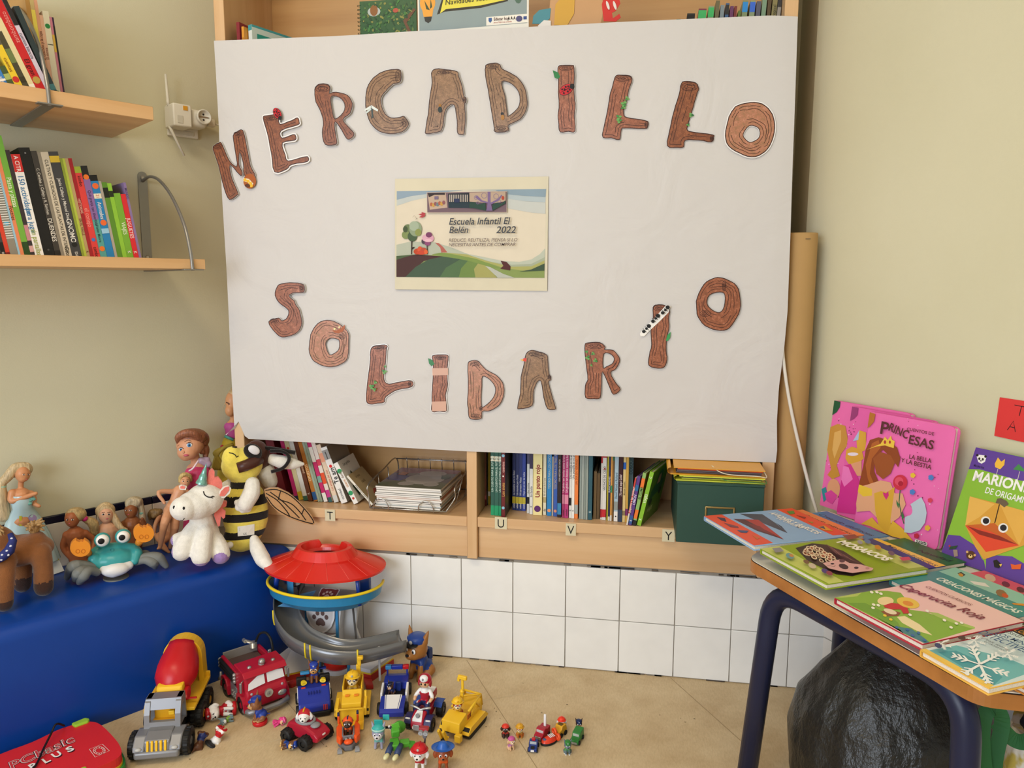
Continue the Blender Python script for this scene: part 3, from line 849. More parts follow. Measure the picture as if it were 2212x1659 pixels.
def leanX(base, lean, ux, n, yaw=0.0):
    """stand a book with its base middle at base, leaning by an angle towards -ux"""
    up = V((0,0,1)); ux = V(ux); dep = V(n)
    if yaw:
        Rz = MX.Rotation(yaw, 3,'Z'); ux = Rz @ ux; dep = Rz @ dep
    zz_ = up * math.cos(lean) - ux * math.sin(lean)
    xx = ux * math.cos(lean) + up * math.sin(lean)
    return MX.Translation(base) @ MX((xx, dep, zz_)).transposed().to_4x4()
# ------------------------------------------------------------------ shelves on the left wall
STEEL = mat('#8f8d88',.35,'plain',.6)
def wall_shelf(label, zt, th, u0, u1, ub):
    o = thing('wall_shelf', label, 'shelf', LP + LU * u1 + V((0,0, zt)))
    R_ = MX((LU, LN, V((0,0,1)))).transposed().to_4x4()
    o.matrix_world = MX.Translation(LP + LU * u1 + V((0,0, zt))) @ R_
    q = MB(); q.box(((u0 - u1) / 2,.159,-th / 2),(u1 - u0,.312, th), BEECHS, .001, None, 1); q.build('board', o)
    u = ub - u1
    q = MB()
    P = [(u - .0125,.0),(u + .0125,.0),(u + .0125,.235)] + [(u + .0125 * math.cos(a),.238 + .0125 * math.sin(a)) for a in (0.4,.8,1.2,1.57,2,2.4,2.8)] + [(u - .0125,.235)]
    q.poly(P, STEEL, .0,.003, frame((0,.001,.001),(1,0,0),(0,0,1)) @ MX.Diagonal((1,1,-1,1)))
    q.box((u, .157,-th - .0015),(.025,.312,.003), STEEL, .0005)
    q.box((u, .32,-th - .0015),(.05,.02,.003), STEEL, .0005)
    for z in (.012,.235): q.cyl((u, .003, z),(u, .006, z),.006, mat('#b8b6b0',.25,'plain',.8))
    b = q.build('bracket', o)
    q = MB()
    q.tube(smooth_path([(u, .004,.226),(u, .06,.232),(u, .13,.215),(u, .21,.165),(u, .28,.09),(u, .311,.02),(u, .319,-.02),(u, .32,-th - .004)],6),.0042, STEEL, 10)
    q.build('rod', b)
    return o
SZ1, SZ2 = 1.1407,1.5065
wall_shelf('lower beech wall shelf with a grey steel bracket right of its row of books', SZ1,.026,-1.4,-.3822,-.4177)
wall_shelf('upper beech wall shelf carrying slanted books below the top left corner', SZ2,.032,-1.4,-.49,-.7142)
def u_at(px, n, z):
    a, b = -2.2,.1
    for _ in range(50):
        m_ = (a + b) / 2
        if prj(LP + LU * m_ + LN * n + V((0,0, z)))[0] < px: a = m_
        else: b = m_
    return a
def left_row(n, z, sc, rows, group, depth=.165):
    for x0, x1, yt, lean, cover, sp, lab, kw in rows:
        u0, u1 = u_at(x0 / sc, n, z), u_at(x1 / sc, n, z)
        le = math.radians(lean)
        zt = onpl((x0 + x1) / 2 / sc - math.tan(le) * 150, yt / sc, LP + LN * n, LN).z
        h = (zt - z) / math.cos(le)
        th = (u1 - u0) * math.cos(le) * .97
        b = LP + LU * (u0 + th / 2 * math.cos(le)) + LN * n + V((0,0, z + .0004))
        # the lower left corner of a slanted book rests on the board
        b += V((0,0, th / 2 * math.sin(le))) - LU * 0
        X = leanX(b, le, LU, -LN)
        X = X @ MX.Translation((0,0,0))
        book(lab, X, th, h, kw.get('d', depth), cover, sp, group, kw.get('soft', False), kw.get('front'))
G1 = 'books on the lower wall shelf'
W = '#f3f0ea'
left_row(.2, SZ1,2.676,[
    (-34,8,800,8,'#2f2f31',[('r',.02,.1,'#6d6d6d')],'dark grey book at the far left end of the lower wall shelf', {}),
    (8,36,850,8,'#474444',[('r',.0,.12,'#202020'),('t','EDAF',.03,.006, W, False)],'slim charcoal book left of the red one, lower wall shelf', {}),
    (36,62,850,8,'#d5442f',[('t','SETAS',.5,.012,'#f3d7c0', False),('r',.0,.03,'#7a1d18')],'slim red book left of the wire-bound notebook', {}),
    (62,108,860,8,'#8f8a7c',[('c',.3,.34,'#58a8c8')] + [('r',.16 + .022 * k, .168 + .022 * k, '#e6e4de') for k in range(34)],'grey wire-bound notebook with a blue dot on its spine', {}),
    (108,121,870,8,'#9cc4d8',[],'very thin pale blue book beside the wire-bound notebook', {}),
    (121,143,790,8,'#e5895c',[('t','Postres',.42,.012,'#5a2a18', False)],'orange cookery book on the lower wall shelf', {}),
    (143,180,800,8,'#76b043',[('r',0,.12,'#2c4a22'),('t','Pasta y pizzas',.66,.0135,'#eef4d8', False)],'bright green cookery book beside the orange one', {}),
    (180,205,880,8,'#3b3334',[('r',.15,.3,'#c88a90'),('r',.04,.1,'#d8a8a4')],'black and pink patterned book left of the white activities book', {}),
    (205,258,905,8, W, [('r',.83,1,'#cc2f2c'),('t','A CITRO',.985,.0125, W, False),('t','150 actividades',.80,.0165,'#3a78a8', False),('t','para jugar',.475,.0165,'#3a78a8', False),('t','sin pantallas',.27,.0155,'#9aa83c', False)],'white book of activities with a red spine top', {}),
    (258,322,868,8,'#1b1a1a',[('c',.95,.08,'#8c8c8c'),('c',.06,.1,'#55524f')],'thick black ring binder in the row on the lower wall shelf', {}),
    (322,356,885,8,'#413c37',[('t','C. Canales, J. Callejo y R. Sánchez',.84,.0085,'#d8d2c4', False),('t','DUENDES',.37,.0135,'#eee8da', False),('r',0,.06,'#2a2623')],'dark brown book titled in cream right of the black binder', {}),
    (356,376,892,8,'#8d8474',[],'plain taupe book left of the plant care book', {}),
    (376,420,892,8,'#cfc3ac',[('t','CULTIVO Y CUIDADOS DE LAS PLANTAS DE INTERIOR',.93,.0098,'#3a352c', False),('t','Geos',.1,.0125,'#2c2820', False)],'cream book on plant care between two dark spines', {}),
    (420,476,890,8,'#434344',[('r',.9,.96,'#d8b83a'),('t','Jesús Callejo y Manuel Díez',.75,.0095,'#e8e4da', False),('t','GNOMOS',.37,.016,'#efece2', False),('t','EDAF',.05,.0085,'#efece2', False),('c',.12,.3,'#222')],'dark grey book with white title and yellow triangle', {}),
    (476,491,925,8,'#8f9d38',[],'thin olive green book beside the dark grey one', {}),
    (491,505,925,8,'#b6c44a',[],'thin lime green book between olive and tan ones', {}),
    (505,523,925,8,'#b99c6c',[('t','EN EL VALLE',.4,.008,'#6b3f22', False),('t','K',.07,.008,'#6b3f22', False)],'tan book left of the crimson one', {}),
    (523,545,925,8,'#a3242b',[('t','HISTORIAS',.6,.008,'#e8b8a0', False)],'crimson book left of the scarlet one', {}),
    (545,583,972,8,'#df4440',[('r',.93,1,'#9fae3a'),('t','kimbo',.9,.011,'#3c1616', False),('t','el conejo',.55,.0135,'#f29a90', False),('t','combo',.12,.012,'#3c1616', False),('c',.2,.3,'#4a78c0')],'scarlet book with a green top and a blue dot', {}),
    (583,622,968,8,'#5aa39b',[('r',.42,.86,'#8f6aa4'),('r',.86,1,'#222'),('c',.88,.42,'#ef7a2f'),('t','Qué granja tan divertida',.74,.0095,'#3a2048', False),('t','Helen Moore',.36,.0085,'#204a46', False),('c',.1,.42,'#ef7a2f')],'purple and teal book with orange dots on its spine', {}),
    (622,666,1020,8,'#2b84bd',[('r',.93,1,'#1c1c1c'),('c',.87,.42,'#ef6f36'),('r',.72,.78,'#efe6cc'),('t','21',.77,.01,'#c8452c', False),('t','Animales de',.68,.0125, W, False),('c',.43,.42,'#ef6f36'),('r',.3,.36,'#9ccbe4')],'blue animal book with orange dots on its spine', {}),
    (666,682,1052,8,'#b0a698',[],'thin grey book right of the blue animal book', {}),
    (682,712,1060,8,'#5f8f30',[('r',.8,.93,'#1f241c')],'dark green book with a black band near its top', {}),
    (712,737,1065,8,'#93c93f',[('r',.82,.9,'#27301c')],'light green book with a dark tag right of the darker green one', {}),
    (737,776,1122,8,'#7cb23a',[('t','VIAJES',.56,.0125,'#eef6d8', False),('t','K',.12,.011, W, False)],'green travel book next to the red toys book', {}),
    (776,806,1126,8,'#dd3037',[('t','JUGUETES',.63,.0125,'#fbe8e4', False),('t','K',.12,.011, W, False)],'red toys book near the right end of the lower shelf', {}),
    (806,820,1060,8,'#8f78a8',[('t','MUNDO',.93,.008,'#4a3860', False)],'thin lilac book ending the row on the lower wall shelf', {}),
], G1)
G2 = 'books on the upper wall shelf'
left_row(.286, SZ2,2.676,[
    (-45,8,250,22,'#2f66a8',[('r',.2,.3,'#e8b030')],'dark blue slanted book at the left end of the upper shelf', {}),
    (8,52,330,22,'#3f7fc4',[('r',.12,.2, W),('t','azules',.3,.01, W, False)],'blue slanted book left of the yellow one, upper shelf', {}),
    (52,92,370,22,'#4a5a34',[('r',.3,.6,'#a8b468')],'narrow olive slanted book left of the yellow one', {}),
    (92,140,262,22,'#e6c534',[('c',.17,.46,'#c8322e'),('t','cuentos',.7,.01,'#8a5a18', False)],'yellow slanted book with a red dot', {}),
    (140,178,190,22,'#4a4634',[('r',.45,.7,'#6d7a48'),('r',.1,.2,'#3a3424')],'dark photographic slanted book right of the yellow one', {}),
    (178,215,120,22,'#dfcf9f',[('r',.0,.07,'#efe8d4')],'cream slanted book left of the red one', {}),
    (215,272,-20,22,'#c3272a',[('c',.1,.44,'#b89a48'),('t','El gran',.32,.014,'#4a0f10', False),('t','zambombazo',.48,.013,'#e89088', True)],'wide red slanted book with a gold dot, upper shelf', {}),
    (272,302,-60,22,'#cfc3d2',[('r',.62,1,'#2a2729'),('t','cuentos blancos',.55,.009,'#5a5060', False)],'pale lilac slanted book with a black top', {}),
    (302,338,60,20,'#2e3a3c',[('r',.03,.1,'#3f6f70')],'dark slanted book leaning beside the upright ones', {}),
], G2,.1)
left_row(.18, SZ2,2.676,[
    (236,262,-90,4,'#b5894a',[('r',.3,.5,'#caa060')],'tall ochre book standing behind the steel rod', {}),
    (262,286,-60,4,'#c9b277',[('r',.5,.8,'#e8d860')],'yellowish upright book right of the steel rod', {}),
    (286,306,-10,4,'#dba382',[('t','El colchón y la raya',.4,.009,'#5a3324', True)],'salmon upright book on the upper shelf', {}),
    (306,326,100,4,'#e0b49a',[('t','El monte',.5,.008,'#5a3324', True)],'short peach upright book on the upper shelf', {}),
    (326,362,78,4,'#e4dfc8',[('c',.84,.42,'#2f8a4a'),('t','1',.66,.016,'#3a3a30', False),('c',.12,.42,'#2f8a4a')],'cream upright book with two green dots', {}),
    (362,376,110,4,'#c97f94',[('r',.6,.8,'#d8b24a')],'thin pink upright book beside the green-dotted one', {}),
    (376,386,112,4,'#4a3350',[('r',.4,.9,'#222')],'thin dark upright book ending the upper row', {}),
], G2,.155)
# ------------------------------------------------------------------ sockets between the shelves
PLA = mat('#e4dfd0',.35); PLB = mat('#cfcabb',.4); CHROME = mat('#c9c7c2',.2,'plain',.9); DK = mat('#2a2624',.5)
def left_thing(name, label, cat, px, py):
    p = onleft(px, py); o = thing(name, label, cat)
    o.matrix_world = MX.Translation(p) @ MX((LU, LN, V((0,0,1)))).transposed().to_4x4()
    return o
o = left_thing('wall_socket','cream double wall socket plate behind the plugged-in adapters','socket',392,262)
q = MB(); q.box((0,.005,-.004),(.088,.01,.085), PLA, .003); q.build('plate', o)
q = MB(); q.box((0,.0108,-.034),(.06,.002,.012), PLB, .001); q.build('switch', o)
o = left_thing('network_repeater','white network repeater with two stick aerials plugged in beside the upper shelf','repeater',372,258)
q = MB(); q.box((0,.045,0),(.052,.065,.062), PLA, .004); q.box((.008,.078,.02),(.012,.003,.012), mat('#d89a2c',.4)); q.box((-.008,.0785,-.012),(.014,.002,.02), PLB)
q.build('housing', o)
for s_, tilt in ((1,.06),(-1,.42)):
    q = MB(); a = V((-.024,.04, s_ * .028)); b = a + V((math.sin(tilt) * .09 * (1 if s_ < 0 else -.5),0, s_ * math.cos(tilt) * .085))
    q.tube([a, a.lerp(b, .15), a.lerp(b, .2), b],[.004,.005,.0042,.0032], PLA, 10); q.build('aerial', o)
o = left_thing('plug_adapter','cream round socket adapter right of the network repeater','adapter',415,264)
q = MB(); q.box((-.006,.04,0),(.05,.055,.05), PLA, .012, None, 3)
X = MX.Translation((.004,.067,.004)) @ MX.Rotation(-PI / 2,4,'X')
q.lathe([(.0,.0),(.019,0),(.021,.002),(.021,.012),(.018,.014),(.0175,.004),(0,.004)], PLA, 26, X)
q.build('housing', o)
q = MB()
for s_ in (-1,1): q.cyl((.004 + s_ * .0,.0705,.004 + s_ * .0075),(.004,.0722,.004 + s_ * .0075),.0026, DK)
q.box((.004,.0716,.004),(.034,.002,.004), CHROME); q.build('contacts', o)
o = left_thing('power_plug','small cream plug with its cable running behind the banner','plug',444,270)
q = MB(); q.box((0,.035,0),(.022,.022,.022), PLA, .003); q.build('housing', o)
q = MB(); q.tube(smooth_path([(.011,.035,0),(.035,.04,-.004),(.065,.03,-.004),(.10,.012,.0)],5),.003, PLA); q.build('cable', o)
# ------------------------------------------------------------------ books in the lower compartments
def shelf_row(sc, org, Y, z, rows, group, depth=.16):
    prev = None
    for x0, x1, h, lean, dy, cover, sp, lab, kw in rows:
        y_ = Y + dy
        le = math.radians(lean)
        def xa(px):
            lo, hi = -1.5,1.5
            for _ in range(40):
                m_ = (lo + hi) / 2
                if prj((m_, y_, z))[0] < px: lo = m_
                else: hi = m_
            return lo
        a, b = xa(org + x0 / sc), xa(org + x1 / sc)
        th = (b - a) * math.cos(le) * .97 * math.cos(kw.get('yaw',0))
        if lean > 0:
            if prev:
                hm = min(prev[1], h * math.cos(le))
                need = prev[0] + math.tan(prev[2]) * (prev[1] - hm) + math.tan(le) * hm + .0006
                if need > a: b += need - a; a = need
            tx = a + th * math.cos(le) - h * math.sin(le); tzz = h * math.cos(le) + th * math.sin(le)
            prev = (tx, tzz, le)
        if lean >= 0: bx = a + th / 2 * math.cos(le)
        else: bx = b - th / 2 * math.cos(le)
        base = V((bx, y_, z + .0004 + th / 2 * abs(math.sin(le))))
        book(lab, leanX(base, le, (1,0,0),(0,1,0), kw.get('yaw',0)), th, h, kw.get('d', depth), cover, sp, group, kw.get('soft', False), kw.get('front'))
ZS1 = .4333
def art(items):
    """cover art: (points in 0..1 cover units, colour) or ('t', text, x, y, size, colour)"""
    def f(q, X, d, h):
        z = .0001
        for it in items:
            z += .00006
            if it[0] == 't': q.text(it[1], it[4], mat(it[5],.35), it[2] * d, it[3] * h, z, 0, it[6] if len(it) > 6 else 'LEFT',.008,0,1, X)
            else: q.poly([(p[0] * d, p[1] * h) for p in it[0]], mat(it[1],.35), z, None, X)
    return f
G3 = 'books in the left bottom compartment'
shelf_row(4.809,560,.045, ZS1,[
    (215,300,.20,13,.02,'#7c2a32',[],'wide maroon album behind the bee wing, left compartment', {'d': .13}),
    (372,412,.20,13,0,'#d2357c',[('r',0,.06,'#26324a')],'bright pink slanted book nearest the bee', {}),
    (414,462,.2,13,0,'#e6dcae',[('r',0,.13,'#e3c02e'),('c',.8,.3,'#d8503a'),('c',.66,.28,'#4a8a5a')],'cream slanted book with a yellow foot and coloured dots', {}),
    (464,512,.205,13,-.004,'#e9e6dc',[('r',0,.07,'#3f6f5a')],'white slanted book with a green foot', {}),
    (514,556,.205,13,-.006,'#6b3d27',[('t','puedo ver',.42,.010,'#e4c8a8'),('t','K',.1,.009, W)],'chocolate brown slanted book', {}),
    (558,600,.21,14,-.006,'#c07a34',[('t','OPUESTOS',.3,.0115,'#f3dcae'),('r',.02,.14,'#2f5f9a')],'orange brown slanted book with a blue foot', {}),
    (602,625,.215,14,-.006,'#a4b29c',[],'thin sage slanted book, the left one of two', {}),
    (627,652,.215,14,-.006,'#93a28e',[('r',.9,1,'#c4ccb8')],'thin sage slanted book, the right one of two', {}),
    (654,696,.2,15,-.006,'#c42a68',[('r',0,.14,'#e6e2da'),('r',.3,.4,'#7fa39a'),('r',.62,.85,'#e9e2d8')],'magenta and white slanted book', {}),
    (700,742,.19,15.5,-.006,'#e7d9cf',[('r',0,.08,'#2f5a5a'),('r',.08,.2,'#c23c88'),('r',.3,.48,'#e2542e'),('r',.6,.7,'#d8405a')],'slanted book striped magenta and red over white', {}),
    (746,796,.18,17,-.006,'#e4cdb4',[('r',0,.12,'#cfd0cc'),('t','Los amigos del mar',.2,.009,'#c85a3a'),('r',.7,.85,'#e8a080')],'peach slanted book left of the thick white one', {}),
    (822,893,.176,20,-.012,'#eceae6',[('t','combel',.06,.0125,'#2a2a2a'),('t','Te am',.35,.021,'#151515', True, .02),('c',.66,.24,'#d8262c'),('r',.78,.95,'#9c9a98')] + [('c',.80 + .022 * k, .1,'#444') for k in range(6)],'thick white slanted book with a red heart on its spine', {'d': .13,'front': art([([(0,0),(1,0),(1,1),(0,1)],'#8d857c')])}),
    (972,1028,.134,27,-.012,'#efeee9',[('c',.80,.5,'#2f9a62'),('t','dedo',.62,.0125,'#7a5a3a'),('t','títere',.4,.0125,'#c8862c'),('c',.26,.5,'#2f9a62'),('c',.13,.26,'#c23a34')],'white finger puppet book with green circles on its spine', {'d': .12,'front': art([([(.15,.35),(.4,.7),(.6,.5),(.5,.2),(.25,.1)],'#2f4a2c'),('t','Los grillos',.2,.86,.012,'#4a4438')])}),
    (1166,1196,.112,42,-.012,'#e9e4d6',[('t','La vaca y los pollitos',.2,.007,'#3a362e')],'small beige nursery book leaning steeply towards the wire tray', {'d': .11,'front': art([([(0,0),(1,0),(1,1),(0,1)],'#b9a47c'),('t','La vaca',.25,.82,.011,'#4a3c28'),('t','cucú',.35,.62,.014,'#5a4a30'),('t','aquí',.45,.45,.011,'#5a4a30'),([(.5,.1),(.75,.15),(.8,.3),(.6,.33),(.48,.23)],'#b03a2c')])}),
], G3)
G4 = 'books in the right bottom compartment'
NV = '#2b3b7a'
def navy(t): return [('r',.1,.2,'#c9b83a'),('t','edebé',.03,.0068, W),('t', t, .225,.0075,'#dfe4f2'),('r',.93,1,'#b8a83a')]
def green3(): return [('r',0,.14,'#1f9a68'),('r',.88,1,'#1f9a68'),('r',.76,.83,'#e4dcc0'),('t','3',.775,.0135,'#2a2a22', True),('t','UN CUENTO PARA EL FUTURO',.33,.008,'#cfe4d8')]
shelf_row(6.506,1000,.012, ZS1,[
    (306,330,.2,0,.075,'#8b5548',[('r',0,.1,'#6a2622'),('r',.1,.16,'#c0686a')],'dusty red book set far back beside the left divider', {'d': .1}),
    (340,350,.2,0,.085,'#cfc8b4',[('r',0,.2,'#3a3a34')],'very thin pale book set back beside the divider', {'d': .1}),
    (352,385,.2,0,.09,'#a8931f',[('r',.13,.2,'#e4dcc8')],'mustard book half hidden behind the dark green ones', {'d': .1}),
    (392,440,.205,0,-.005,'#2b5c50', green3(),'dark green story book numbered 3, leftmost of the three', {}),
    (443,503,.205,0,-.007,'#2d6053', green3(),'dark green story book numbered 3, middle of the three', {}),
    (505,538,.205,0,-.008,'#2b5c50', green3(),'dark green story book numbered 3, beside the dark red one', {}),
    (541,592,.215,0,-.022,'#6a1e22',[('c',.13,.42,'#8fc4dc'),('c',.82,.42,'#8fc4dc'),('t','Los siete',.28,.012,'#d8a85a'),('c',.55,.22,'#efe8e0'),('t','cuentos',.6,.0105,'#e8b8b0')],'dark red book with pale blue dots sticking out over the edge', {'d': .17,'front': art([([(0,0),(1,0),(1,1),(0,1)],'#3d3a2c'),([(.1,.1),(.3,.05),(.35,.4),(.2,.6)],'#5f5a44')])}),
    (694,739,.2,0,.052, NV, navy('La medalina para mi Bazar'),'navy story book with a yellow band, leftmost of four', {}),
    (741,785,.2,0,.050,'#2a3974', navy('Un mundo para Paula'),'navy story book with a yellow band, second of four', {}),
    (787,830,.2,0,.049, NV, navy('Mi hermano Matías'),'navy story book with a yellow band, third of four', {}),
    (832,880,.2,0,.049,'#3148a0', navy('Viaje en un mar de leche'),'brighter navy story book with a yellow band, rightmost of four', {}),
    (898,932,.2,0,.028,'#cfd2d0',[('r',.14,.24,'#17181a'),('t','Una cocina',.28,.008,'#4a4a48'),('r',.72,1,'#4a4a6a')],'pale grey book with a black patch right of the navy ones', {}),
    (935,980,.2,0,.022,'#dfe0de',[('t','En familia',.25,.009,'#5a5a60'),('t','K',.1,.008,'#333'),('r',.66,1,'#3a3354')],'white book with a purple top left of the cream yellow one', {}),
    (984,1112,.22,0,.016,'#efe2a4',[('c',.085,.37,'#5e2a6a'),('t','Un punto rojo',.235,.0175,'#8e2130', True, .03)],'thick cream yellow book with big maroon lettering', {'d': .18}),
    (1122,1168,.2,0,.022,'#e4dcc0',[('r',.18,.26,'#b8a878'),('t','En el mar de la luna',.28,.007,'#5a5040'),('t','da',.05,.01,'#5a5040')],'narrow cream book right of the thick yellow one', {}),
    (1178,1244,.205,0,.017,'#2d85c6',[('c',.075,.38,'#e69a6a'),('t','TESORO PARA LOS CINCO AÑOS',.38,.009,'#b9c9c0')],'sky blue treasury book with an orange dot', {}),
    (1247,1268,.17,0,.018,'#b3aca2',[],'thin ragged grey booklet between the two blue treasuries', {'soft': True}),
    (1271,1323,.205,0,.015,'#3b5fb2',[('c',.075,.42,'#d98f6a'),('t','TESORO PARA LOS TRES AÑOS',.38,.009,'#b8a888')],'royal blue treasury book with an orange dot', {}),
    (1325,1378,.205,0,.008,'#2c2026',[('r',.04,.2,'#3a86b8'),('t','UNA HISTORIA DE AMOR',.5,.006,'#cfc6c2')],'black book with a blue scribble at its foot', {}),
    (1390,1424,.2,0,.008,'#a23364',[('r',.2,.33,'#c27892'),('t','Un globo tan bonito como la luna',.36,.0085,'#efc6d6'),('t','combel',.03,.006,'#30101c')],'magenta balloon story book, left of the pair', {}),
    (1426,1480,.2,0,.006,'#b83a78',[('r',.2,.33,'#e08aa6'),('t','Un globo tan bonito como la luna',.36,.009,'#f6d6e2'),('t','combel',.03,.007,'#30101c')],'magenta balloon story book, right of the pair', {}),
    (1490,1521,.2,0,.008,'#e4e2dd',[('r',.18,.29,'#17171a'),('t','Una pesadilla en mi armario',.56,.0082,'#3a3a3c'),('t','K',.1,.007,'#333')],'white nightmare story book with a black patch', {}),
    (1523,1562,.2,0,.006,'#edebe6',[('t','Una pesadilla en mi armario',.56,.0088,'#3a3a3c'),('t','K',.1,.007,'#333')],'white nightmare story book left of the orange one', {}),
    (1564,1614,.2,0,.005,'#ee8442',[('r',.07,.2,'#a3aaa6'),('t','UN DIA EN VERANO',.48,.0085,'#a84a18')],'orange book with a grey band low on its spine', {}),
    (1632,1660,.19,0,.004,'#8d9a96',[],'thin stapled grey magazine, first of four right of the orange book', {'soft': True}),
    (1662,1690,.19,0,.003,'#a3aca6',[],'thin stapled grey magazine, second of four right of the orange book', {'soft': True}),
    (1692,1720,.19,0,.002,'#87928c',[],'thin stapled grey magazine, third of four right of the orange book', {'soft': True}),
    (1722,1750,.19,0,.001,'#9aa49c',[],'thin stapled grey magazine, fourth of four beside the dark teal book', {'soft': True}),
    (1756,1812,.2,0,.002,'#2f5a68',[('t','K',.1,.009,'#dce8e6')],'plain dark teal book on the bottom shelf', {}),
    (1830,1872,.135,0,.012,'#6b5536',[],'short ragged brown book, left of two', {}),
    (1876,1920,.13,0,.014,'#5e4a30',[],'short ragged brown book, right of two', {}),
    (1930,1950,.2,0,.009,'#e9e4de',[('r',.03,.15,'#b8242f'),('r',.8,1,'#b8242f')],'thin red and white book left of the book numbered 4', {}),
    (1952,2006,.2,0,.007,'#dcdad6',[('r',.04,.15,'#c42a34'),('r',.88,1,'#b8242f'),('t','4',.74,.012,'#b8242f', False),('t','VECINOS DE CIELO',.42,.0085,'#2a2a2c')],'white book numbered 4 with red bands', {}),
    (2016,2034,.2,0,.006,'#c9bb3a',[],'thin yellow book right of the one numbered 4', {}),
    (2036,2062,.2,0,.003,'#2c2f52',[('r',0,.06,'#d8d4c8'),('t','BLANCANIEVES',.4,.007,'#c9cbe0')],'narrow navy book beside the thin yellow one', {}),
    (2066,2088,.2,0,.002,'#d79a4e',[('r',0,.08,'#eae4d8'),('r',.4,.5,'#3f8a58')],'narrow ochre book with a green mark', {}),
    (2090,2112,.2,0,.003,'#7d5a30',[('r',.85,1,'#2f6a44')],'narrow brown book with a green top', {}),
], G4)
shelf_row(5.185,1300,.012, ZS1,[
    (132,176,.2,0,.001,'#a9c2d2',[('r',.0,.14,'#e8e6e2'),('r',.16,.28,'#8f9694'),('c',.07,.2,'#1a1a1c'),('t','David Wood y Richard',.32,.0085,'#3a5a70')],'pale blue book with a black dot near its foot', {}),
    (179,224,.2,0,.0,'#3a1820',[('r',0,.17,'#32415a'),('t','¡Ya está aquí Lola!',.36,.009,'#f0dede')],'dark maroon book with white lettering', {}),
    (228,258,.19,0,-.002,'#d6bf86',[('r',.1,.17,'#8a7a58'),('r',.78,.88,'#2a5fb4'),('t','Montse Gisbert',.4,.0065,'#6a5a34')],'sand coloured book with a blue patch', {}),
    (260,288,.195,0,-.004,'#c9a04c',[('r',.1,.2,'#7a2f6a')],'ochre book with a purple patch', {}),
    (292,340,.22,0,.05,'#86b6d2',[('t','COSQUILLAS',.55,.013,'#2f5f8a')],'light blue book set back behind the red leaning one', {'d': .13}),
    (272,289,.135,-9,-.026,'#e9e2dc',[('r',.25,1,'#cf3a34'),('t','¿Jugamos a las manitas?',.27,.0085,'#fbe6e0')],'thin red and white book leaning left of the purple one', {'yaw': -.3}),
    (293,332,.14,-9,-.026,'#5c3a86',[('r',.03,.2,'#2f5a9a'),('r',.7,.82,'#2f6aa0'),('t','LIMÓN',.42,.010,'#e6dcf2'),('t','K',.08,.008, W)],'purple book with blue patches leaning right', {'yaw': -.3}),
    (336,378,.15,-10,-.026,'#8fb868',[('r',0,.1,'#1c1c22'),('r',.13,.3,'#ea7a30'),('r',.72,.9,'#ea7a30'),('t','EL CLIMA',.5,.0095,'#2a3a1c')],'green and orange spined book leaning right', {'yaw': -.3,'front': art([([(0,0),(1,0),(1,1),(0,1)],'#8c6a24'),([(0,0),(1,0),(1,.6),(.0,.35)],'#3f6a24'),(circ(.32,.78,.2,14,.14),'#b83a2c')])}),
    (386,436,.155,-12,-.026,'#86bb30',[('t','VIAJES',.42,.0105,'#f2f8dc'),('t','K',.1,.009, W),('t','C',.88,.009, W)],'green travel book with a car on its cover, leaning by the green box', {'yaw': -.3,'front': art([([(0,0),(1,0),(1,1),(0,1)],'#5f9024'),([(.1,.35),(.2,.45),(.8,.5),(.9,.62),(.85,.72),(.7,.7),(.72,.85),(.6,.95),(.42,.9),(.35,.7),(.15,.62)],'#2f6a44'),([(.42,.68),(.62,.68),(.6,.86),(.46,.84)],'#c79a80'),(circ(.25,.38,.1,14,.07),'#22402c'),(circ(.75,.48,.1,14,.07),'#22402c'),('t','VIAJES',.16,.2,.018,'#e2efc0')])}),
], G4)
# ------------------------------------------------------------------ wire tray with magazines
WIRE = mat('#b9b7b2',.25,'plain',.85)
tl = ony(799,1098,-.012); tr = ony(974,1112,-.012)
tw, td, tz = .265,.235, ZS1 + .002
o = thing('wire_tray','chrome wire letter tray heaped with magazines','tray',(tl.x, -.012, ZS1))
q = MB(); R3 = .0022
q.tube([(0,0,.008),(tw - .04,0,.008),(tw - .015, td, .008),(0.01, td, .008)], R3, WIRE, 8, closed=True)
for k in range(1,7): q.tube([(tw * .93 * k / 7,0,.0075),(tw * .93 * k / 7 + .012, td, .0075)],.0014, WIRE, 6)
q.build('base', o)
for s_, (a, b, c, d_) in enumerate((((0,0,.008),(-.004,.002,.075),(.006, td - .01,.10),(.01, td, .008)),((tw - .04,0,.008),(tw - .018,.02,.075),(tw - .002, td - .01,.10),(tw - .015, td, .008)))):
    q = MB(); q.tube(smooth_path([a, (b[0], b[1], b[2] * .6), b, ((b[0] + c[0]) / 2,(b[1] + c[1]) / 2,.092), c, d_],5), R3, WIRE)
    for k in (1,2): q.tube([V(a).lerp(V(d_), k / 3), V(b).lerp(V(c), k / 3)],.0014, WIRE, 6)
    q.build('side_rail', o)
q = MB(); q.tube([(.006, td - .01,.10),(tw - .002, td - .01,.10)], R3, WIRE)
for k in range(1,7):
    x = tw * k / 7
    q.tube([(x, td - .008,.104),(x, td - .004,.09),(x + .002, td, .008)],.0014, WIRE, 6)
q.build('back_rail', o)
for x in (.012,.145):
    q = MB(); q.tube(smooth_path([(x, .0,.004),(x + .002,-.004,.022),(x + .015,-.005,.036),(x + .03,-.004,.036),(x + .043,-.004,.022),(x + .045,.0,.004)],5),.0017, WIRE); q.build('front_loop', o)
rn = random.Random(4)
z = tz + .0085
cols = ['#d9d4cc','#7d98a0','#c9c4ba','#4a4a50','#e2ded6','#a8623c','#cfcac0','#5a5f58','#dcd8d0','#86807a','#d2ccc2']
